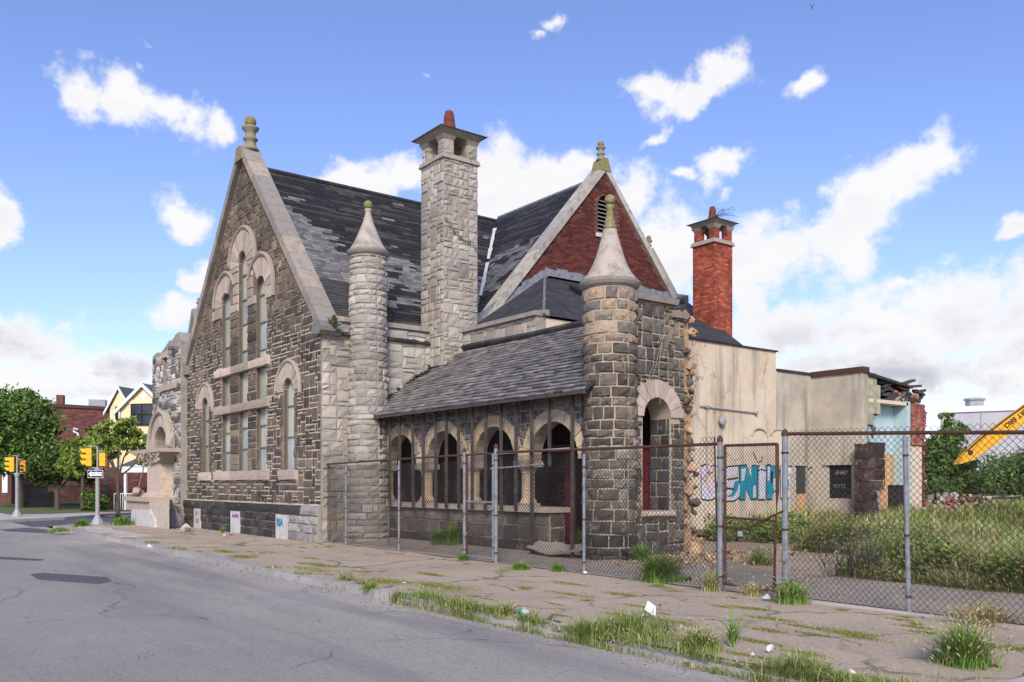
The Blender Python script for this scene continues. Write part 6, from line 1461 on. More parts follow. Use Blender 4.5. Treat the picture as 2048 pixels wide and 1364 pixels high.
def litter(name, label, px, py, pts, h, m, z=0.0, rot=0, cat='litter', crumple=.02):
    x, y = gpt(px, py, z); mb = MB(); n = len(pts); cr, sr = math.cos(rot), math.sin(rot)
    V = [(x+a*cr-b*sr, y+a*sr+b*cr, z+.006+g.random()*crumple) for a, b in pts]; V2 = [(a, b, c+h) for a, b, c in V]; V.append((x, y, z+.004+crumple*1.6)); V2.append((x, y, z+.004+crumple*1.6+h))
    k = n+1; F = [(i, (i+1) % n, n) for i in range(n)]+[(k+(i+1) % n, k+i, k+n) for i in range(n)]+[(i, i+k, (i+1) % n+k, (i+1) % n) for i in range(n)]
    mb.add(V+V2, F); return tag(mb.build(name, m), label, cat)
rp_ = lambda r, n, asp=1: [(r*math.cos(i*6.283/n)*g.uniform(.7, 1.2), r*asp*math.sin(i*6.283/n)*g.uniform(.7, 1.2)) for i in range(n)]
x, y = gpt(1103, 1259, -.1); mb = MB(); mb.lathe([(.030, 0), (.034, .004), (.044, .10), (.046, .105), (.040, .106), (.030, .01)], 0, 0, 16); cup = MB(); cup.v = [(x+c*.8+a*.5, y-c*.55+a*.75, -.1+.046+b) for a, b, c in mb.v]; cup.f, cup.c, cup.m = mb.f, mb.c, mb.m
cu_ = tag(cup.build('paper_cup', M['red'], smooth=True), 'red paper cup with white lettering lying on the street', 'cup')
mb = MB(); mb.add([(x+.08*.8+math.cos(q)*.5*.048, y-.058+math.cos(q)*.75*.048, -.054+math.sin(q)*.047) for q in [i*.4 for i in range(16)]], [tuple(range(16))]); mb.v = [(a+.012, b-.01, c) for a, b, c in mb.v]; mb.build('cup_rim', M['paper'], cu_)
x, y = gpt(1048, 1233); prof = [(.012, 0), (.042, .004), (.045, .03), (.043, .10), (.045, .17), (.040, .20), (.016, .25), (.014, .28)]
mb = MB(); mb.lathe(prof, 0, 0, 14); bt = MB(); bt.v = [(x-.14+c, y+.05-c*.25+a, .05+b) for a, b, c in mb.v]; bt.f, bt.c, bt.m = mb.f, mb.c, mb.m
bo = tag(bt.build('plastic_bottle', M['plastic'], smooth=True), 'clear plastic bottle with green label in the kerb grass', 'bottle')
mb = MB(); mb.lathe([(.0455, .03), (.0465, .035), (.0465, .12), (.0455, .125)], 0, 0, 14); lb = MB(); lb.v = [(x-.14+c, y+.05-c*.25+a, .05+b) for a, b, c in mb.v]; lb.f, lb.c, lb.m = mb.f, mb.c, mb.m; lb.build('label', M['green_label'], bo, smooth=True)
x, y = gpt(1297, 1236); mb = MB(); mb.add([(x-.09, y-.02, .02), (x+.10, y+.02, .02), (x+.06, y+.06, .14), (x-.04, y+.03, .20), (x+.02, y+.10, .02), (x-.02, y-.05, .1)], [(0, 5, 3), (5, 2, 3), (5, 1, 2), (3, 2, 4), (3, 4, 0), (2, 1, 4)]); tag(mb.build('crumpled_paper', M['paper']), 'folded white paper bag standing in the kerb grass', 'litter')
x, y = gpt(800, 1201, -.1); mb = MB(); mb.hexa([(x-.16, y-.05, -.09), (x+.16, y+.02, -.09), (x+.12, y+.12, -.09), (x-.14, y+.08, -.09), (x-.12, y-.03, -.02), (x+.16, y+.0, .01), (x+.12, y+.10, .015), (x-.12, y+.06, -.02)]); bx2 = tag(mb.build('flattened_box', M['cardboard']), 'flattened grey box with teal marks in the gutter', 'litter'); mb = MB(); mb.add([(x+.02, y-.035, -.035), (x+.13, y-.012, -.02), (x+.12, y-.005, .0), (x+.03, y-.03, -.012)], [(0, 1, 2, 3)]); mb.build('teal_mark', M['teal'], bx2)
litter('paper_scrap', 'white scrap on the street by the red cup', 1102, 1275, rp_(.05, 7, .5), .003, M['paper'], -.1, cat='litter', crumple=.008)
litter('paper_scrap', 'long flat white wrapper at the kerb near the lower right', 1460, 1320, [(-.16, -.02), (.0, -.03), (.16, .0), (.15, .05), (-.02, .03), (-.15, .02)], .003, M['paper'], -.09, .5)
litter('paper_scrap', 'crumpled white tissue in the kerb grass', 1505, 1322, rp_(.06, 8, .8), .003, M['paper'], -.05, crumple=.05)
litter('plastic_sheet', 'dark blue-grey plastic sheet lying at the kerb', 1578, 1342, [(-.10, -.02), (.02, -.03), (.13, .02), (.10, .07), (-.04, .05)], .01, M['bluegrey'], -.05, .3)
litter('paper_scrap', 'white scrap at the bottom edge of the street', 1655, 1360, rp_(.07, 7, .6), .003, M['paper'], -.09, crumple=.03)
litter('paper_scrap', 'white wrapper on the gutter edge left of the big tuft', 1700, 1358, rp_(.07, 7, .8), .003, M['paper'], -.05, crumple=.05)
litter('paper_scrap', 'small white scrap in the middle kerb grass', 1362, 1298, rp_(.045, 6, .5), .003, M['paper'], -.05, crumple=.02)
litter('paper_scrap', 'white scrap on the pavement by the kerb', 808, 1167, rp_(.05, 6, .5), .003, M['paper'], .01, crumple=.01)
litter('paper_scrap', 'white scrap under the right fence post grass', 1534, 1200, rp_(.07, 7, .8), .003, M['plastic'], .01, crumple=.05)
litter('paper_scrap', 'white litter against the narrow gate fence', 1170, 1148, rp_(.06, 7, .8), .003, M['paper'], .01, crumple=.03)
litter('paper_scrap', 'grey green wrapper on the far kerb', 299, 1096, rp_(.10, 7, .8), .004, M['paper'], .02, crumple=.06)
x, y = gpt(667, 1175, -.1); mb = MB(); boulder(mb, (x, y, -.06), .045, g, (.3, .36, .45), sub=2); tag(mb.build('crushed_can', M['galv']), 'crushed bluish can in the gutter', 'can')
x, y = gpt(1543, 1303); mb = MB(); mb.lathe([(.032, 0), (.033, .003), (.033, .09), (.026, .1)], 0, 0, 12); cn = MB(); cn.v = [(x+c*.3+a*.6, y-c*.9+a*.3, .04+b) for a, b, c in mb.v]; cn.f, cn.c, cn.m = mb.f, mb.c, mb.m; tag(cn.build('tin_can', M['paper']), 'white can end-on in the kerb grass', 'can')
x, y = gpt(1272, 1163); litter('grey_plastic', 'grey plastic scrap beside the big weed clump', 1290, 1163, rp_(.09, 6, .6), .006, M['bluegrey'], .0, crumple=.02)
# sheet of roofing lying in the porch doorway
mb = MB(); n = 10; V = []
x0_, y0_ = on_y(1118, 11.7), 11.75
for j in range(5):
    for i in range(n+1):
        u = i/n; V.append((x0_-.85+1.7*u, y0_-.25+j*.14, .16+.30*abs(u-.45)**1.3+.04*j+.02*mn.noise((u*4, j, 0))))
mb.add(V, [(j*(n+1)+i, j*(n+1)+i+1, (j+1)*(n+1)+i+1, (j+1)*(n+1)+i) for j in range(4) for i in range(n)]); o = mb.build('roofing_sheet', M['slab']); md = o.modifiers.new('t', 'SOLIDIFY'); md.thickness = .03
tag(o, 'curled sheet of old roofing lying in the porch doorway', 'debris')
for k, lab_ in enumerate(('leftmost splintered board heaped below the torn brick end', 'long pale board on the debris heap below the torn brick end', 'tilted dark board on top of the debris heap', 'short board at the right foot of the debris heap')):
    yy = 31.0+g.uniform(-.5, 1.6); xx = -15.3+g.uniform(-.3, 1.4); a = g.random()*3; L2 = g.uniform(.4, 1.1); mb = MB(); z = lot_z(xx, yy)+.55+g.random()*.3
    dx, dy = math.cos(a)*L2, math.sin(a)*L2; mb.hexa([(xx, yy, z), (xx+dx, yy+dy, z+g.uniform(-.1, .1)), (xx+dx-dy*.2, yy+dy+dx*.2, z), (xx-dy*.2, yy+dx*.2, z), (xx, yy, z+.06), (xx+dx, yy+dy, z+.08), (xx+dx-dy*.2, yy+dy+dx*.2, z+.06), (xx-dy*.2, yy+dx*.2, z+.06)]); tag(mb.build('fallen_board', g.choice([M['wood'], M['whitepaint'], M['rust']])), lab_, 'debris', 'boards heaped at the torn end')

# iron rail at the plinth end
x, y = gpt(345, 1058); rail = tag(empty('iron_rail'), 'short black iron railing at the left end of the plinth', 'railing')
for dx in (0, .2, .42, .62): mb = MB(); mb.tube([(x-.3+dx, y, 0), (x-.3+dx, y, .66)], .014, 5); mb.build('bar', M['iron'], rail)
mb = MB(); mb.tube([(x-.3, y, .66), (x+.32, y, .66)], .016, 5); mb.build('top_bar', M['iron'], rail)
# plants that took root on the masonry
for (lab, px, py, X, r, n) in (('sapling rooted in the gutter behind the gable kneeler', 664, 640, -21.6, .28, 160), ('tuft of weed rooted in the gutter right of the slim turret', 772, 632, -22.0, .16, 70)):
    a, b = ground_at(px, 1); d = X/a; bush('wall_plant', lab, X, b*d, hgt(py, d)-.1, [(0, 0, .12, r*.4, r*.7, r), (0, .1, -.05, r*.4, r*.6, r*.6)], n, .055, GM, px, cat='plant')
mb = MB(); tv = pm((-21.14, 0, 0), (0, 1), (1, 0)); pts_ = [tv(13.66+1.1*t, 9.2-.85*t-.1*math.sin(t*5), .05) for t in [i/12 for i in range(13)]]; mb.tube(pts_, .008, 4)
for p in pts_:
    for k in range(6): boulder(mb, (p[0]+rng.uniform(0, .03), p[1]+rng.uniform(-.06, .06), p[2]+rng.uniform(-.06, .06)), .022, rng, (.12, .14, .04))
tag(mb.build('vine', M['leaf']), 'thin creeper crossing the stone chimney', 'plant')
mb = MB()
for k in range(3):
    y = 12.75+rng.random()*.6; z = 3.2+rng.random()*.5; P_ = [tmap(y, z, .05)]
    for j in range(7): y += rng.uniform(-.10, .14); z += rng.uniform(.12, .36); P_.append(tmap(max(12.5, min(y, 13.9)), min(z, 5.5), .05+rng.random()*.05))
    mb.tube(P_, .006, 4)
tag(mb.build('dry_vine', mat('grey_dry_vine', (.30, .27, .24))), 'bare grey vines clinging to the torn wall', 'plant')
mb = MB()
for k in range(12):
    a = rng.random()*6.28; p = Vector((-19.4, 23.3, 10.5)); q = p+Vector((math.cos(a)*.3+.35, math.sin(a)*.4+.25, rng.uniform(.05, .35))); mb.tube([tuple(p), tuple(p.lerp(q, .5)+Vector((0, 0, .1))), tuple(q)], .008, 3)
tag(mb.build('dry_twigs', M['wood']), 'dry twigs sprouting from the brick chimney cap', 'plant')

# ================================================================ STREET FURNITURE
def head(mb_parent, c, rz, s=1.0, name='signal_head', lit=None):
    c = Vector(c); q = Matrix.Rotation(rz, 3, 'Z')      # faces local -y
    def T(a, b, d): return tuple(c+q @ Vector((a*s, b*s, d*s)))
    mb = MB()
    for k in range(3):
        z = .25*(k-1); w = .16; mb.hexa([T(-w, -.10, z-.12), T(w, -.10, z-.12), T(w, .10, z-.12), T(-w, .10, z-.12), T(-w, -.10, z+.12), T(w, -.10, z+.12), T(w, .10, z+.12), T(-w, .10, z+.12)])
    h_ = mb.build(name, M['yellow'], mb_parent)
    for k in range(3):
        z = .25*(k-1); v = MB(); n = 12; V = []
        for i in range(n+1):
            a = R(-35)+R(250)*i/n; V += [T(.115*math.cos(a), -.10, z+.115*math.sin(a)), T(.115*math.cos(a), -.34+.10*(1-math.sin(a))*.5, z+.115*math.sin(a))]
        v.add(V, [(2*i, 2*i+1, 2*i+3, 2*i+2) for i in range(n)]); v.build('visor', M['yellow'], h_)
        l = MB(); l.add([T(.10*math.cos(i*.5236), -.105, z+.10*math.sin(i*.5236)) for i in range(12)], [tuple(range(12))]); l.build('lens', lit if (lit and k == 2) else M['darkglass'], h_)
    return h_
redlens = mat('red_signal_lens', (.7, .12, .06), rough=.3)
redlens.node_tree.nodes['Principled BSDF'].inputs['Emission Color'].default_value = (1, .16, .06, 1); redlens.node_tree.nodes['Principled BSDF'].inputs['Emission Strength'].default_value = .8
def signal(label, px, py, poles, heads, sign=False):
    x, y = gpt(px, py); d = -.796*x+.605*y; s = empty('traffic_signal'); tag(s, label, 'traffic light', 'signals at the street corner')
    zt = hgt(poles[0], d); zb = hgt(poles[1], d)
    mb = MB(); mb.lathe([(.26, 0), (.24, .06), (.15, .22), (.09, .36), (.085, .4)], x, y, 8); mb.build('base', M['steel'], s)
    mb = MB(); mb.tube([(x, y, .3), (x, y, zb)], .075, 10); mb.tube([(x, y, zb), (x, y, zt)], .035, 8); mb.build('pole', M['steel'], s)
    mb = MB(); mb.lathe([(.07, -.1), (.11, -.06), (.11, .06), (.06, .1)], x, y, 10, zoff=zb); mb.build('collar', M['steel'], s)
    rx, ry = .605, .796
    for (hx, z0, z1, rz, lit) in heads:
        o = (hx-px)/1754*d; zc = (hgt(z0, d)+hgt(z1, d))/2; c = (x+rx*o, y+ry*o, zc)
        for zz in (hgt(z0, d)+.06, hgt(z1, d)-.06): mb = MB(); mb.tube([(x, y, zz), (c[0], c[1], zz)], .022, 6); mb.build('bracket', M['steel'], s)
        head(s, c, rz, (hgt(z0, d)-hgt(z1, d))/.78, lit=lit)
    if sign:
        zc = hgt(948, d); hd = HEAD; o = (193-px)/1754*d
        def T(a, b, c): return (x+rx*(a+o)+.796*0-(-.796)*-c*0-0.796*0+c*.796*1, y+ry*(a+o)-.605*c, zc+b)
        mb = MB(); mb.prism([(-.30, -.15), (.30, -.15), (.30, .15), (-.30, .15)], T, .085, .095); sg_ = mb.build('one_way_sign', M['white'], s); sg_['label'] = 'black and white one way sign'
        mb = MB(); mb.add([T(a, b, .098) for a, b in ((-.285, -.135), (.285, -.135), (.285, .135), (-.285, .135))], [(0, 1, 2, 3)]); mb.build('sign_face', M['blackpaint'], sg_)
        mb = MB(); mb.add([T(a, b, .101) for a, b in ((-.27, 0), (-.15, -.12), (-.15, -.07), (.26, -.07), (.26, .07), (-.15, .07), (-.15, .12))], [(0, 1, 2, 3, 4, 5, 6)]); mb.build('arrow', M['white'], sg_)
        font_mesh('ONE WAY', .115, lambda a, b, d_: T(a+.05, b, .104), M['blackpaint'], sg_, name='lettering')
    return s
signal('traffic signal with one way sign on the near corner', 195, 1049, (893, 940), [(178, 896, 933, R(-16), None), (206, 905, 933, R(-127), None)], True)
signal('traffic signal on the far corner at the left edge', 34, 1034, (911, 950), [(24, 914, 944, R(-16), None), (46, 921, 944, HEAD+R(15), redlens)])
x, y = ground_at(262, 43); mb = MB(); mb.tube([(x, y, 0), (x+.4, y+.5, 2.4)], .03, 6); po = tag(empty('sign_post'), 'leaning thin grey signpost by the white porch', 'sign'); mb.build('post', M['galv'], po); mb = MB(); mb.box(x+.3, x+.5, y+.45, y+.47, 2.2, 2.6); mb.build('plate', M['steel'], po)

# ================================================================ BEYOND THE SIDE STREET
def house_box(fn, w, dp, z0, z1, m, parent, name): mb = MB(); mb.hexa([fn(0, 0, z0), fn(w, 0, z0), fn(w, dp, z0), fn(0, dp, z0), fn(0, 0, z1), fn(w, 0, z1), fn(w, dp, z1), fn(0, dp, z1)]); return mb.build(name, m, parent)
# yellow house: street frame turned a little
hx, hy_ = ground_at(243, 60); ha = R(118)           # corner nearest to us
ux = Vector((math.cos(R(8)), math.sin(R(8)), 0)); 
def frame(px, d, ang):       # local x to the right along the face, local y away
    ox, oy = ground_at(px, d); a = HEAD+math.pi-R(0); 
    rx = Vector((.605, .796, 0)); fw_ = Vector((-.796, .605, 0)); e1 = rx*math.cos(ang)+fw_*math.sin(ang); e2 = -rx*math.sin(ang)+fw_*math.cos(ang)
    return lambda u, v, z: (ox+e1.x*u+e2.x*v, oy+e1.y*u+e2.y*v, z)
yh = tag(empty('yellow_house'), 'pale yellow two-storey house with grey gabled roof', 'house'); D = 60; k = D/1754
F_ = frame(241, D, R(-12)); zb, ze, zr = hgt(935, D), hgt(815, D), hgt(768, D)
house_box(lambda u, v, z: F_(u, v, z), 3.6, 6, zb, ze, M['yellowwall'], yh, 'wall'); house_box(lambda u, v, z: F_(u-1.5, v+.9, z), 1.6, 5, zb, ze-.0, M['yellowwall'], yh, 'wing_wall')
mb = MB(); mb.add([F_(0, -.01, ze), F_(3.6, -.01, ze), F_(1.8, -.01, zr-.1), F_(0, 6, ze), F_(3.6, 6, ze), F_(1.8, 6, zr-.1)], [(0, 1, 2), (4, 3, 5)]); mb.build('gable', M['yellowwall'], yh)
mb = MB(); mb.add([F_(-.3, -.25, ze-.25), F_(1.8, -.25, zr), F_(1.8, 6.2, zr), F_(-.3, 6.2, ze-.25), F_(3.9, -.25, ze-.25), F_(3.9, 6.2, ze-.25)], [(0, 1, 2, 3), (1, 4, 5, 2)]); ro = mb.build('roof', M['grey_roof'], yh)
mb = MB()
for (a, b) in (((-.32, ze-.3), (1.8, zr-.02)), ((1.8, zr-.02), (3.92, ze-.3))): mb.hexa([F_(a[0], -.3, a[1]-.22), F_(b[0], -.3, b[1]-.22), F_(b[0], -.2, b[1]-.22), F_(a[0], -.2, a[1]-.22), F_(a[0], -.3, a[1]+.04), F_(b[0], -.3, b[1]+.04), F_(b[0], -.2, b[1]+.04), F_(a[0], -.2, a[1]+.04)])
mb.build('bargeboard', M['white'], ro)
mb = MB(); mb.add([F_(-1.8, .7, ze-.25), F_(-.7, .7, zr-.05), F_(-.7, 6, zr-.05), F_(-1.8, 6, ze-.25), F_(.3, .7, ze-.0), F_(.3, 6, ze)], [(0, 1, 2, 3), (1, 4, 5, 2)]); mb.build('wing_roof', M['grey_roof'], yh)
mb = MB(); mb.add([F_(-1.5, .88, ze), F_(.1, .88, ze), F_(-.7, .88, zr-.15)], [(0, 1, 2)]); mb.build('wing_gable', M['yellowwall'], yh)
mb = MB()
for (a, b) in (((-1.82, ze-.3), (-.7, zr-.07)), ((-.7, zr-.07), (.3, ze-.0))): mb.hexa([F_(a[0], .62, a[1]-.18), F_(b[0], .62, b[1]-.18), F_(b[0], .72, b[1]-.18), F_(a[0], .72, a[1]-.18), F_(a[0], .62, a[1]+.04), F_(b[0], .62, b[1]+.04), F_(b[0], .72, b[1]+.04), F_(a[0], .72, a[1]+.04)])
mb.build('wing_bargeboard', M['white'], yh)
mb = MB(); mb.add([F_(1.8+a, -.03, (ze+zr)/2-.05+b) for a, b in ((0, -.3), (.3, 0), (0, .3), (-.3, 0))], [(0, 1, 2, 3)]); mb.build('gable_vent', M['white'], yh)
def hwin(u0, u1, z0, z1, v=-.04):
    mb = MB(); mb.prism([(u0, z0), (u1, z0), (u1, z1), (u0, z1)], lambda s, z, d: F_(s, v-d, z), -.05, .03); w = mb.build('window', M['darkglass'], yh)
    mb = MB(); um = (u0+u1)/2
    for (a, b, c, d) in ((u0-.06, u0, z0, z1), (u1, u1+.06, z0, z1), (um-.04, um+.04, z0, z1), (u0, u1, z1, z1+.06), (u0, u1, z0-.06, z0), (u0, u1, (z0+z1)/2-.04, (z0+z1)/2+.04)): mb.prism([(a, c), (b, c), (b, d), (a, d)], lambda s, z, q: F_(s, v-q, z), 0, .05)
    mb.build('frame', M['blackpaint'], w)
    mb = MB(); mb.prism([(u0-.2, z1+.06), (u1+.2, z1+.06), (u1+.2, z1+.3), (u0-.2, z1+.3)], lambda s, z, q: F_(s, v-q, z), 0, .04); mb.build('lintel', M['yellowwall'], w)
hwin(.9, 2.5, hgt(850, D), hgt(810, D)); hwin(-.95, -.55, hgt(837, D), hgt(812, D), .86)
mb = MB(); mb.tube([F_(-.02, -.1, ze-.2), F_(-.02, -.1, zb)], .06, 6); mb.build('downpipe', M['white'], yh)
G_ = frame(178, 56, R(-12)); w_ = (252-178)/1754*56
bl = house_box(lambda u, v, z: G_(u, v, z), w_+4, 5, 0, hgt(936, 56), M['brick_joint'], yh, 'brick_storey')
stuff(bricks(lambda s, z, d: G_(s, -d, z), 0, w_+2.2, 0.05, hgt(936, 56), random.Random(2), lambda a, b: False, [(.16, .06, .045), (.20, .08, .06), (.13, .05, .04)], bw=.4, bh=.13, h=.012).build('brick_facing', M['brownbrick'], bl))
mb = MB(); mb.prism([(1.15, .9), (1.5, .9), (1.5, 2.3), (1.15, 2.3)], lambda s, z, d: G_(s, -d, z), 0, .03); mb.build('narrow_window', M['darkglass'], bl)
Q_ = frame(252, 52, R(-12))
mb = MB(); mb.box(0, .01, 0, .01, 0, .01); mb = MB(); mb.hexa([Q_(-.3, -.2, 2.55), Q_(3, -.2, 2.55), Q_(3, 3.6, 3.7), Q_(-.3, 3.6, 3.7), Q_(-.3, -.2, 2.65), Q_(3, -.2, 2.65), Q_(3, 3.6, 3.8), Q_(-.3, 3.6, 3.8)]); mb.build('porch_roof', M['grey_roof'], yh)
mb = MB(); mb.hexa([Q_(-.3, -.25, 2.25), Q_(3, -.25, 2.25), Q_(3, -.1, 2.25), Q_(-.3, -.1, 2.25), Q_(-.3, -.25, 2.6), Q_(3, -.25, 2.6), Q_(3, -.1, 2.6), Q_(-.3, -.1, 2.6)]); mb.add([Q_(.6, -.3, 2.6), Q_(2.6, -.3, 2.6), Q_(1.6, -.3, 3.1)], [(0, 1, 2)]); mb.hexa([Q_(0, -.2, 0), Q_(.14, -.2, 0), Q_(.14, -.06, 0), Q_(0, -.06, 0), Q_(0, -.2, 2.3), Q_(.14, -.2, 2.3), Q_(.14, -.06, 2.3), Q_(0, -.06, 2.3)]); mb.build('porch_frame', M['white'], yh)
mb = MB()
for i in range(12): mb.tube([Q_(-.5+i*.14, -.4, .1), Q_(-.5+i*.14, -.4, 1.0)], .018, 4)
mb.tube([Q_(-.5, -.4, 1.0), Q_(1.1, -.4, 1.0)], .03, 4); mb.build('porch_rail', M['white'], yh)
mb = MB(); mb.prism([(.9, 0), (3, 0), (3, 2.2), (.9, 2.2)], lambda s, z, d: Q_(s, 2.2-d, z), 0, .05); mb.build('porch_shade_panel', M['black'], yh)  # flat black panel stands in for the shade under the porch
# brown brick block behind
bb = tag(empty('brick_building'), 'long brown brick building with a white pipe, behind the trees', 'building'); B2 = frame(60, 78, R(14)); zt = hgt(812, 78)
wb = (205-60)/1754*78*1.05
house_box(lambda u, v, z: B2(u, v, z), wb, 12, 0, zt, M['brick_joint'], bb, 'wall')
stuff(bricks(lambda s, z, d: B2(s, -d, z), 0, wb, 0.05, zt-.1, random.Random(4), lambda a, b: False, [(.13, .052, .045), (.10, .042, .036), (.16, .065, .055)], bw=.42, bh=.14, h=.012).build('brick_facing', M['brownbrick'], bb))
mb = MB(); mb.hexa([B2(0, -.15, zt), B2(wb, -.15, zt-.2), B2(wb, 12, zt), B2(0, 12, zt), B2(0, -.15, zt+.35), B2(wb, -.15, zt+.05), B2(wb, 12, zt+.3), B2(0, 12, zt+.3)]); mb.build('roof_edge', M['rust'], bb)
mb = MB(); mb.hexa([B2(wb-2.2, 1, zt), B2(wb-.8, 1, zt), B2(wb-.8, 2, zt), B2(wb-2.2, 2, zt), B2(wb-2.2, 1, zt+.8), B2(wb-.8, 1, zt+.8), B2(wb-.8, 2, zt+.8), B2(wb-2.2, 2, zt+.8)]); mb.build('roof_unit', M['steel'], bb)
mb = MB(); mb.hexa([B2(2.0, .5, zt), B2(2.6, .5, zt), B2(2.6, 1.1, zt), B2(2.0, 1.1, zt), B2(2.0, .5, zt+1.1), B2(2.6, .5, zt+1.1), B2(2.6, 1.1, zt+1.1), B2(2.0, 1.1, zt+1.1)]); mb.build('roof_stack', M['brick_joint'], bb)
mb = MB(); u0 = (148-60)/1754*78; mb.tube([B2(u0, -.15, hgt(858, 78)), B2(u0-.3, -.3, hgt(856, 78)), B2(u0-.3, -.3, hgt(862, 78)), B2(u0, -.2, hgt(866, 78)), B2(u0+.1, -.15, hgt(872, 78))], .1, 6); mb.build('white_pipe', M['white'], bb)
lb_ = tag(empty('brick_shopfront'), 'low red brick shopfront at the left edge', 'building'); C3 = frame(-60, 66, R(4)); house_box(lambda u, v, z: C3(u, v, z), 3.0, 6, 0, 3.2, M['brick_joint'], lb_, 'wall')
mb = MB(); mb.prism([(2.35, .9), (2.75, .9), (2.75, 3.0), (2.35, 3.0)], lambda s, z, d: C3(s, -d, z), 0, .06); mb.build('window', M['white'], lb_)
# iron fence and hedge
fe = tag(empty('iron_fence'), 'black iron picket fence under the corner trees', 'fence'); a0 = Vector((*ground_at(35, 57), .05)); a1 = Vector((*ground_at(185, 55), .05))
for i in range(64): p = a0.lerp(a1, i/63); mb = MB(); mb.tube([tuple(p), tuple(p+Vector((0, 0, 1.5)))], .018, 4); mb.build('picket', M['iron'], fe)
mb = MB()
for z in (.25, 1.35): mb.tube([tuple(a0+Vector((0, 0, z))), tuple(a1+Vector((0, 0, z)))], .025, 4)
mb.build('rail', M['iron'], fe)
x, y = ground_at(182, 50); bush('hedge', 'clipped green hedge by the brick wall of the yellow house', x, y, 0, [(0, 0, .6, .6, .6, .6), (.3, .3, .5, .5, .6, .5)], 1500, .10, GM, 91, cat='hedge')
x, y = ground_at(205, 51); bush('shrub', 'small light green shrub right of the clipped hedge', x, y, 0, [(0, 0, .35, .4, .4, .35)], 500, .09, GL, 92, cat='bush')
x, y = ground_at(55, 58); mb = MB(); mb.hexa([(x-1, y-.6, .05), (x+.9, y+.8, .05), (x+.3, y+1.6, .05), (x-1.6, y+.2, .05), (x-1, y-.6, 1.0), (x+.9, y+.8, 1.0), (x+.3, y+1.6, 1.05), (x-1.6, y+.2, 1.05)]); tag(mb.build('dark_bin', M['iron']), 'dark low bin behind the iron fence', 'bin')
# trees (trunk and crown)
def tree(label, px, d, h, r, ells, n, ls, pal, rs, lean_=0): x, y = ground_at(px, d); return bush('street_tree', label, x, y, 0, ells, n, ls, pal, rs, trunk=(h, r, lean_), cat='tree', group='trees across the side street', crown='crown')
rx, ry = .605, .796
def el(o, z, w, hh, dp=None): return (rx*o, ry*o, z, w*.9, w*.9, hh)
tree('large dark green tree at the left edge', 40, 56, 2.6, .20, [el(-1.2, 6.0, 2.0, 1.6), el(.6, 5.6, 1.9, 1.7), el(-.6, 4.2, 2.3, 1.3), el(1.3, 3.6, 1.7, 1.3), el(-2.2, 3.4, 1.8, 1.2), el(.4, 2.9, 1.9, .9), el(1.9, 5.0, 1.0, .9), el(1.6, 6.6, .6, .7), el(.3, 7.1, 1.0, .5)], 22000, .15, GM*1.2, 61)
tree('dark leafy tree standing at the far left edge', -20, 60, 2.4, .18, [el(0, 5.0, 2.2, 2.0), el(.5, 3.4, 2.0, 1.2)], 6000, .17, GR*1.3, 62)
tree('spreading tree behind the clipped hedge', 115, 52, 1.3, .15, [el(.4, 2.8, 1.3, .9), el(-.8, 2.4, 1.2, .8), el(1.6, 2.4, 1.1, .8), el(1.4, 3.5, .9, .7)], 9000, .13, GR, 63, -.3)
tree('light green young tree before the yellow house', 236, 45, 2.1, .10, [el(.1, 4.2, 1.1, .7), el(-1.1, 3.9, .9, .55), el(1.0, 3.6, .8, .65), el(-.4, 3.4, 1.2, .5), el(-1.6, 3.0, .8, .5), el(1.4, 2.9, .6, .5), el(.4, 4.9, .6, .35), el(-2.1, 2.5, .7, .5)], 4000, .13, GL*1.15, 64)
tree('yellow-green tree between signal and hedge', 165, 50, 2.0, .10, [el(0, 3.4, 1.2, .9), el(-.7, 2.6, 1.0, .7), el(.6, 4.2, .8, .5)], 3200, .14, GL, 65)
x, y = ground_at(232, 44.5); mb = MB(); mb.lathe([(.9, 0), (.7, .04), (.1, .06)], x, y, 14, zoff=.03); structure(mb.build('tree_pit_soil', mat('dark_mulch', (.06, .045, .035), bump=(20, .8, .03))))

# ================================================================ BEYOND THE LOT
wb_ = tag(empty('warehouse'), 'long pale grey warehouse behind the lot', 'building'); W_ = frame(1880, 78, R(-30)); zt = hgt(826, 78)
house_box(lambda u, v, z: W_(u, v, z), 26, 20, -.2, zt, M['palewall'], wb_, 'wall')
mb = MB(); mb.hexa([W_(-.1, -.15, zt), W_(26.1, -.15, zt), W_(26.1, 20, zt), W_(-.1, 20, zt), W_(-.1, -.15, zt+.5), W_(26.1, -.15, zt+.5), W_(26.1, 20, zt+.5), W_(-.1, 20, zt+.5)]); mb.build('parapet', M['white'], wb_)
for u in (3.2, 6.6, 10.5, 15): mb = MB(); mb.prism([(u, 0), (u+.06, 0), (u+.06, zt), (u, zt)], lambda s, z, d: W_(s, -d, z), 0, .05); mb.build('wall_joint', M['steel'], wb_)
mb = MB(); mb.lathe([(.8, 0), (.8, .8), (.95, .85), (.95, 1.0), (.6, 1.05)], *W_(2.6, 3, 0)[:2], 8, zoff=zt+.4); mb.build('roof_vent', M['steel'], wb_)
x, y = ground_at(1893, 50); tree2 = bush('lot_tree', 'dense bright green tree right of the torn brick end', x, y, .4, [el(0, 1.6, 1.5, 1.3), el(-.2, 3.0, 1.3, 1.2), el(.4, 4.2, .8, .8), el(-.1, 5.0, .5, .5), el(1.0, 1.8, .9, 1.0), el(-.7, 2.2, .8, 1.0)], 9000, .15, GM*1.25, 71, trunk=(1.2, .12, 0), cat='tree', crown='crown')
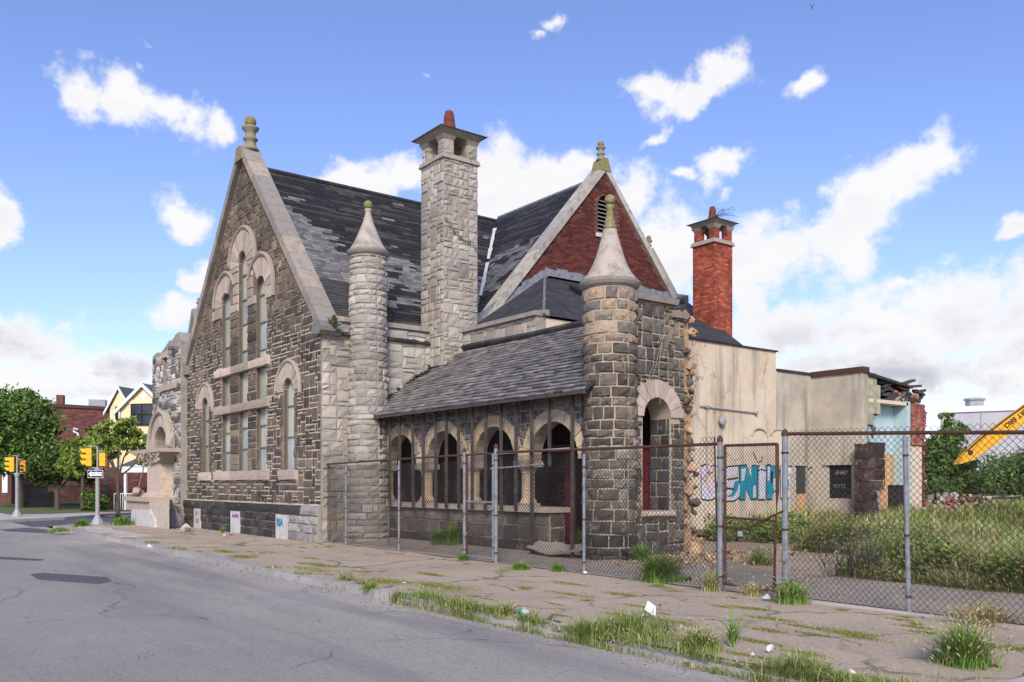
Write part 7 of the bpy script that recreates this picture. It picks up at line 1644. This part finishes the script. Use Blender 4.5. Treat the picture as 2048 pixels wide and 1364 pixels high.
for i, (px, d, lab, ells, n) in enumerate(((1985, 44, 'wide dark bush below the yellow boom', [el(0, .9, 1.5, .9), el(1.2, 1.3, 1.2, 1.1), el(-1.2, .7, 1.0, .7)], 5200), (2050, 38, 'tall green bush at the right edge of the lot', [el(0, 1.2, 1.3, 1.3), el(.9, 1.8, 1.1, 1.1), el(-.8, .9, 1.0, .9)], 5000), (1930, 56, 'low bush right of the bright green tree', [el(0, .8, 1.3, .9), el(.9, 1.0, 1.0, .9)], 3600), (2000, 62, 'far bush against the grey warehouse', [el(0, 1.6, 2.4, 1.5), el(2.0, 1.9, 1.8, 1.6)], 4200), (1875, 44, 'pale scrubby bush at the foot of the bright green tree', [el(0, .7, 1.0, .7)], 1500))):
    x, y = ground_at(px, d); bush('lot_bush', lab, x, y, lot_z(x, min(y, 60))-.1, ells, n, .11, GM if i % 2 else GR*1.3, 80+i, cat='bush', group='bushes at the back of the lot')
# excavator, its boom over the bushes
exc = tag(empty('excavator'), 'yellow excavator boom with black letters rising behind the bushes', 'excavator'); DE = 47
def ept(px, py, off=0): x, y = ground_at(px, DE); return (x-.796*off, y+.605*off, hgt(py, DE))
bp = [(1911, 929), (1922, 911), (1962, 874), (2048, 811), (2150, 742), (2164, 760), (2060, 834), (1990, 886), (1940, 921)]
mb = MB(); n = len(bp); V = [ept(a, b, -.28) for a, b in bp]+[ept(a, b, .28) for a, b in bp]; mb.add(V, [tuple(range(n)), tuple(range(n, 2*n))[::-1]]+[(i, i+n, (i+1) % n+n, (i+1) % n) for i in range(n)]); boom = mb.build('boom', M['boom'], exc)
mb = MB(); mb.tube([ept(1930, 901, -.3), ept(1962, 872, -.33), ept(2010, 836, -.3), ept(2060, 800, -.33), ept(2140, 746, -.3)], .035, 5); mb.build('hose', M['blackpaint'], boom)
mb = MB(); mb.tube([ept(1935, 905, -.36), ept(1935, 905, .36)], .13, 10); mb.build('pivot_pin', M['rust'], boom)
p0_, p1_ = Vector(ept(2066, 806, -.285)), Vector(ept(1985, 868, -.285)); ud = (p1_-p0_); ln_ = ud.length; ud.normalize(); fwv = Vector((-.796, .605, 0)); up_ = ud.cross(fwv).normalized()
if up_.z > 0: up_ = -up_
def bt_(s, z, d): return tuple(p0_+ud*s+up_*z-fwv*d)
font_mesh("EXPERT BRO", .37, bt_, M['blackpaint'], boom, depth=.006, align='LEFT', off=.012)
mb = MB(); q = [ept(2150, 742, -.25), ept(2170, 760, -.25), ept(2260, 960, -.25), ept(2220, 970, -.25)]; q2 = [ept(2150, 742, .25), ept(2170, 760, .25), ept(2260, 960, .25), ept(2220, 970, .25)]; mb.add(q+q2, [(0, 1, 2, 3), (7, 6, 5, 4), (0, 4, 5, 1), (1, 5, 6, 2), (2, 6, 7, 3), (3, 7, 4, 0)]); mb.build('main_arm', M['boom'], exc)
# a bird crossing the top of the picture
bx0, by0 = ground_at(1624, 26); bz = hgt(13, 26); bird = tag(empty('bird'), 'small dark bird in flight high over the lot', 'bird')
mb = MB(); mb.tube([(bx0+.02, by0+.03, bz+.06), (bx0, by0, bz), (bx0-.01, by0-.02, bz-.09)], [.008, .028, .006], 8); mb.build('body', M['bluegrey'], bird, smooth=True)
for s_ in (-1, 1):
    mb = MB(); a = Vector((bx0, by0, bz+.01)); r_ = Vector((.605, .796, 0)); mb.add([tuple(a+r_*.012*s_), tuple(a+r_*.10*s_+Vector((0, 0, .10))), tuple(a+r_*.07*s_+Vector((.02, -.02, .03))), tuple(a+r_*.02*s_+Vector((.02, -.02, -.03)))], [(0, 1, 2, 3)]); w = mb.build('wing', M['bluegrey'], bird); md = w.modifiers.new('t', 'SOLIDIFY'); md.thickness = .004

# ================================================================ base points: each thing's origin sits at its foot
bpy.context.view_layer.update()
def tree_objs(o):
    out = [o]
    for c in o.children: out += tree_objs(c)
    return out
for o in [o for o in bpy.data.objects if o.parent is None and o.type in ('EMPTY', 'MESH') and o.get('kind') is None]:
    lo = Vector((1e9,)*3); hi = -lo
    for q in tree_objs(o):
        if q.type == 'MESH' and len(q.data.vertices):
            co = np.empty(len(q.data.vertices)*3, dtype=np.float32); q.data.vertices.foreach_get('co', co); co = co.reshape(-1, 3)
            lo = Vector(map(min, lo, co.min(0))); hi = Vector(map(max, hi, co.max(0)))
    base = Vector(((lo.x+hi.x)/2, (lo.y+hi.y)/2, lo.z))
    if o.type == 'MESH': o.data.transform(Matrix.Translation(-base))
    o.location = base
    for c in o.children: c.matrix_parent_inverse = Matrix.Translation(-base)
bpy.context.view_layer.update()
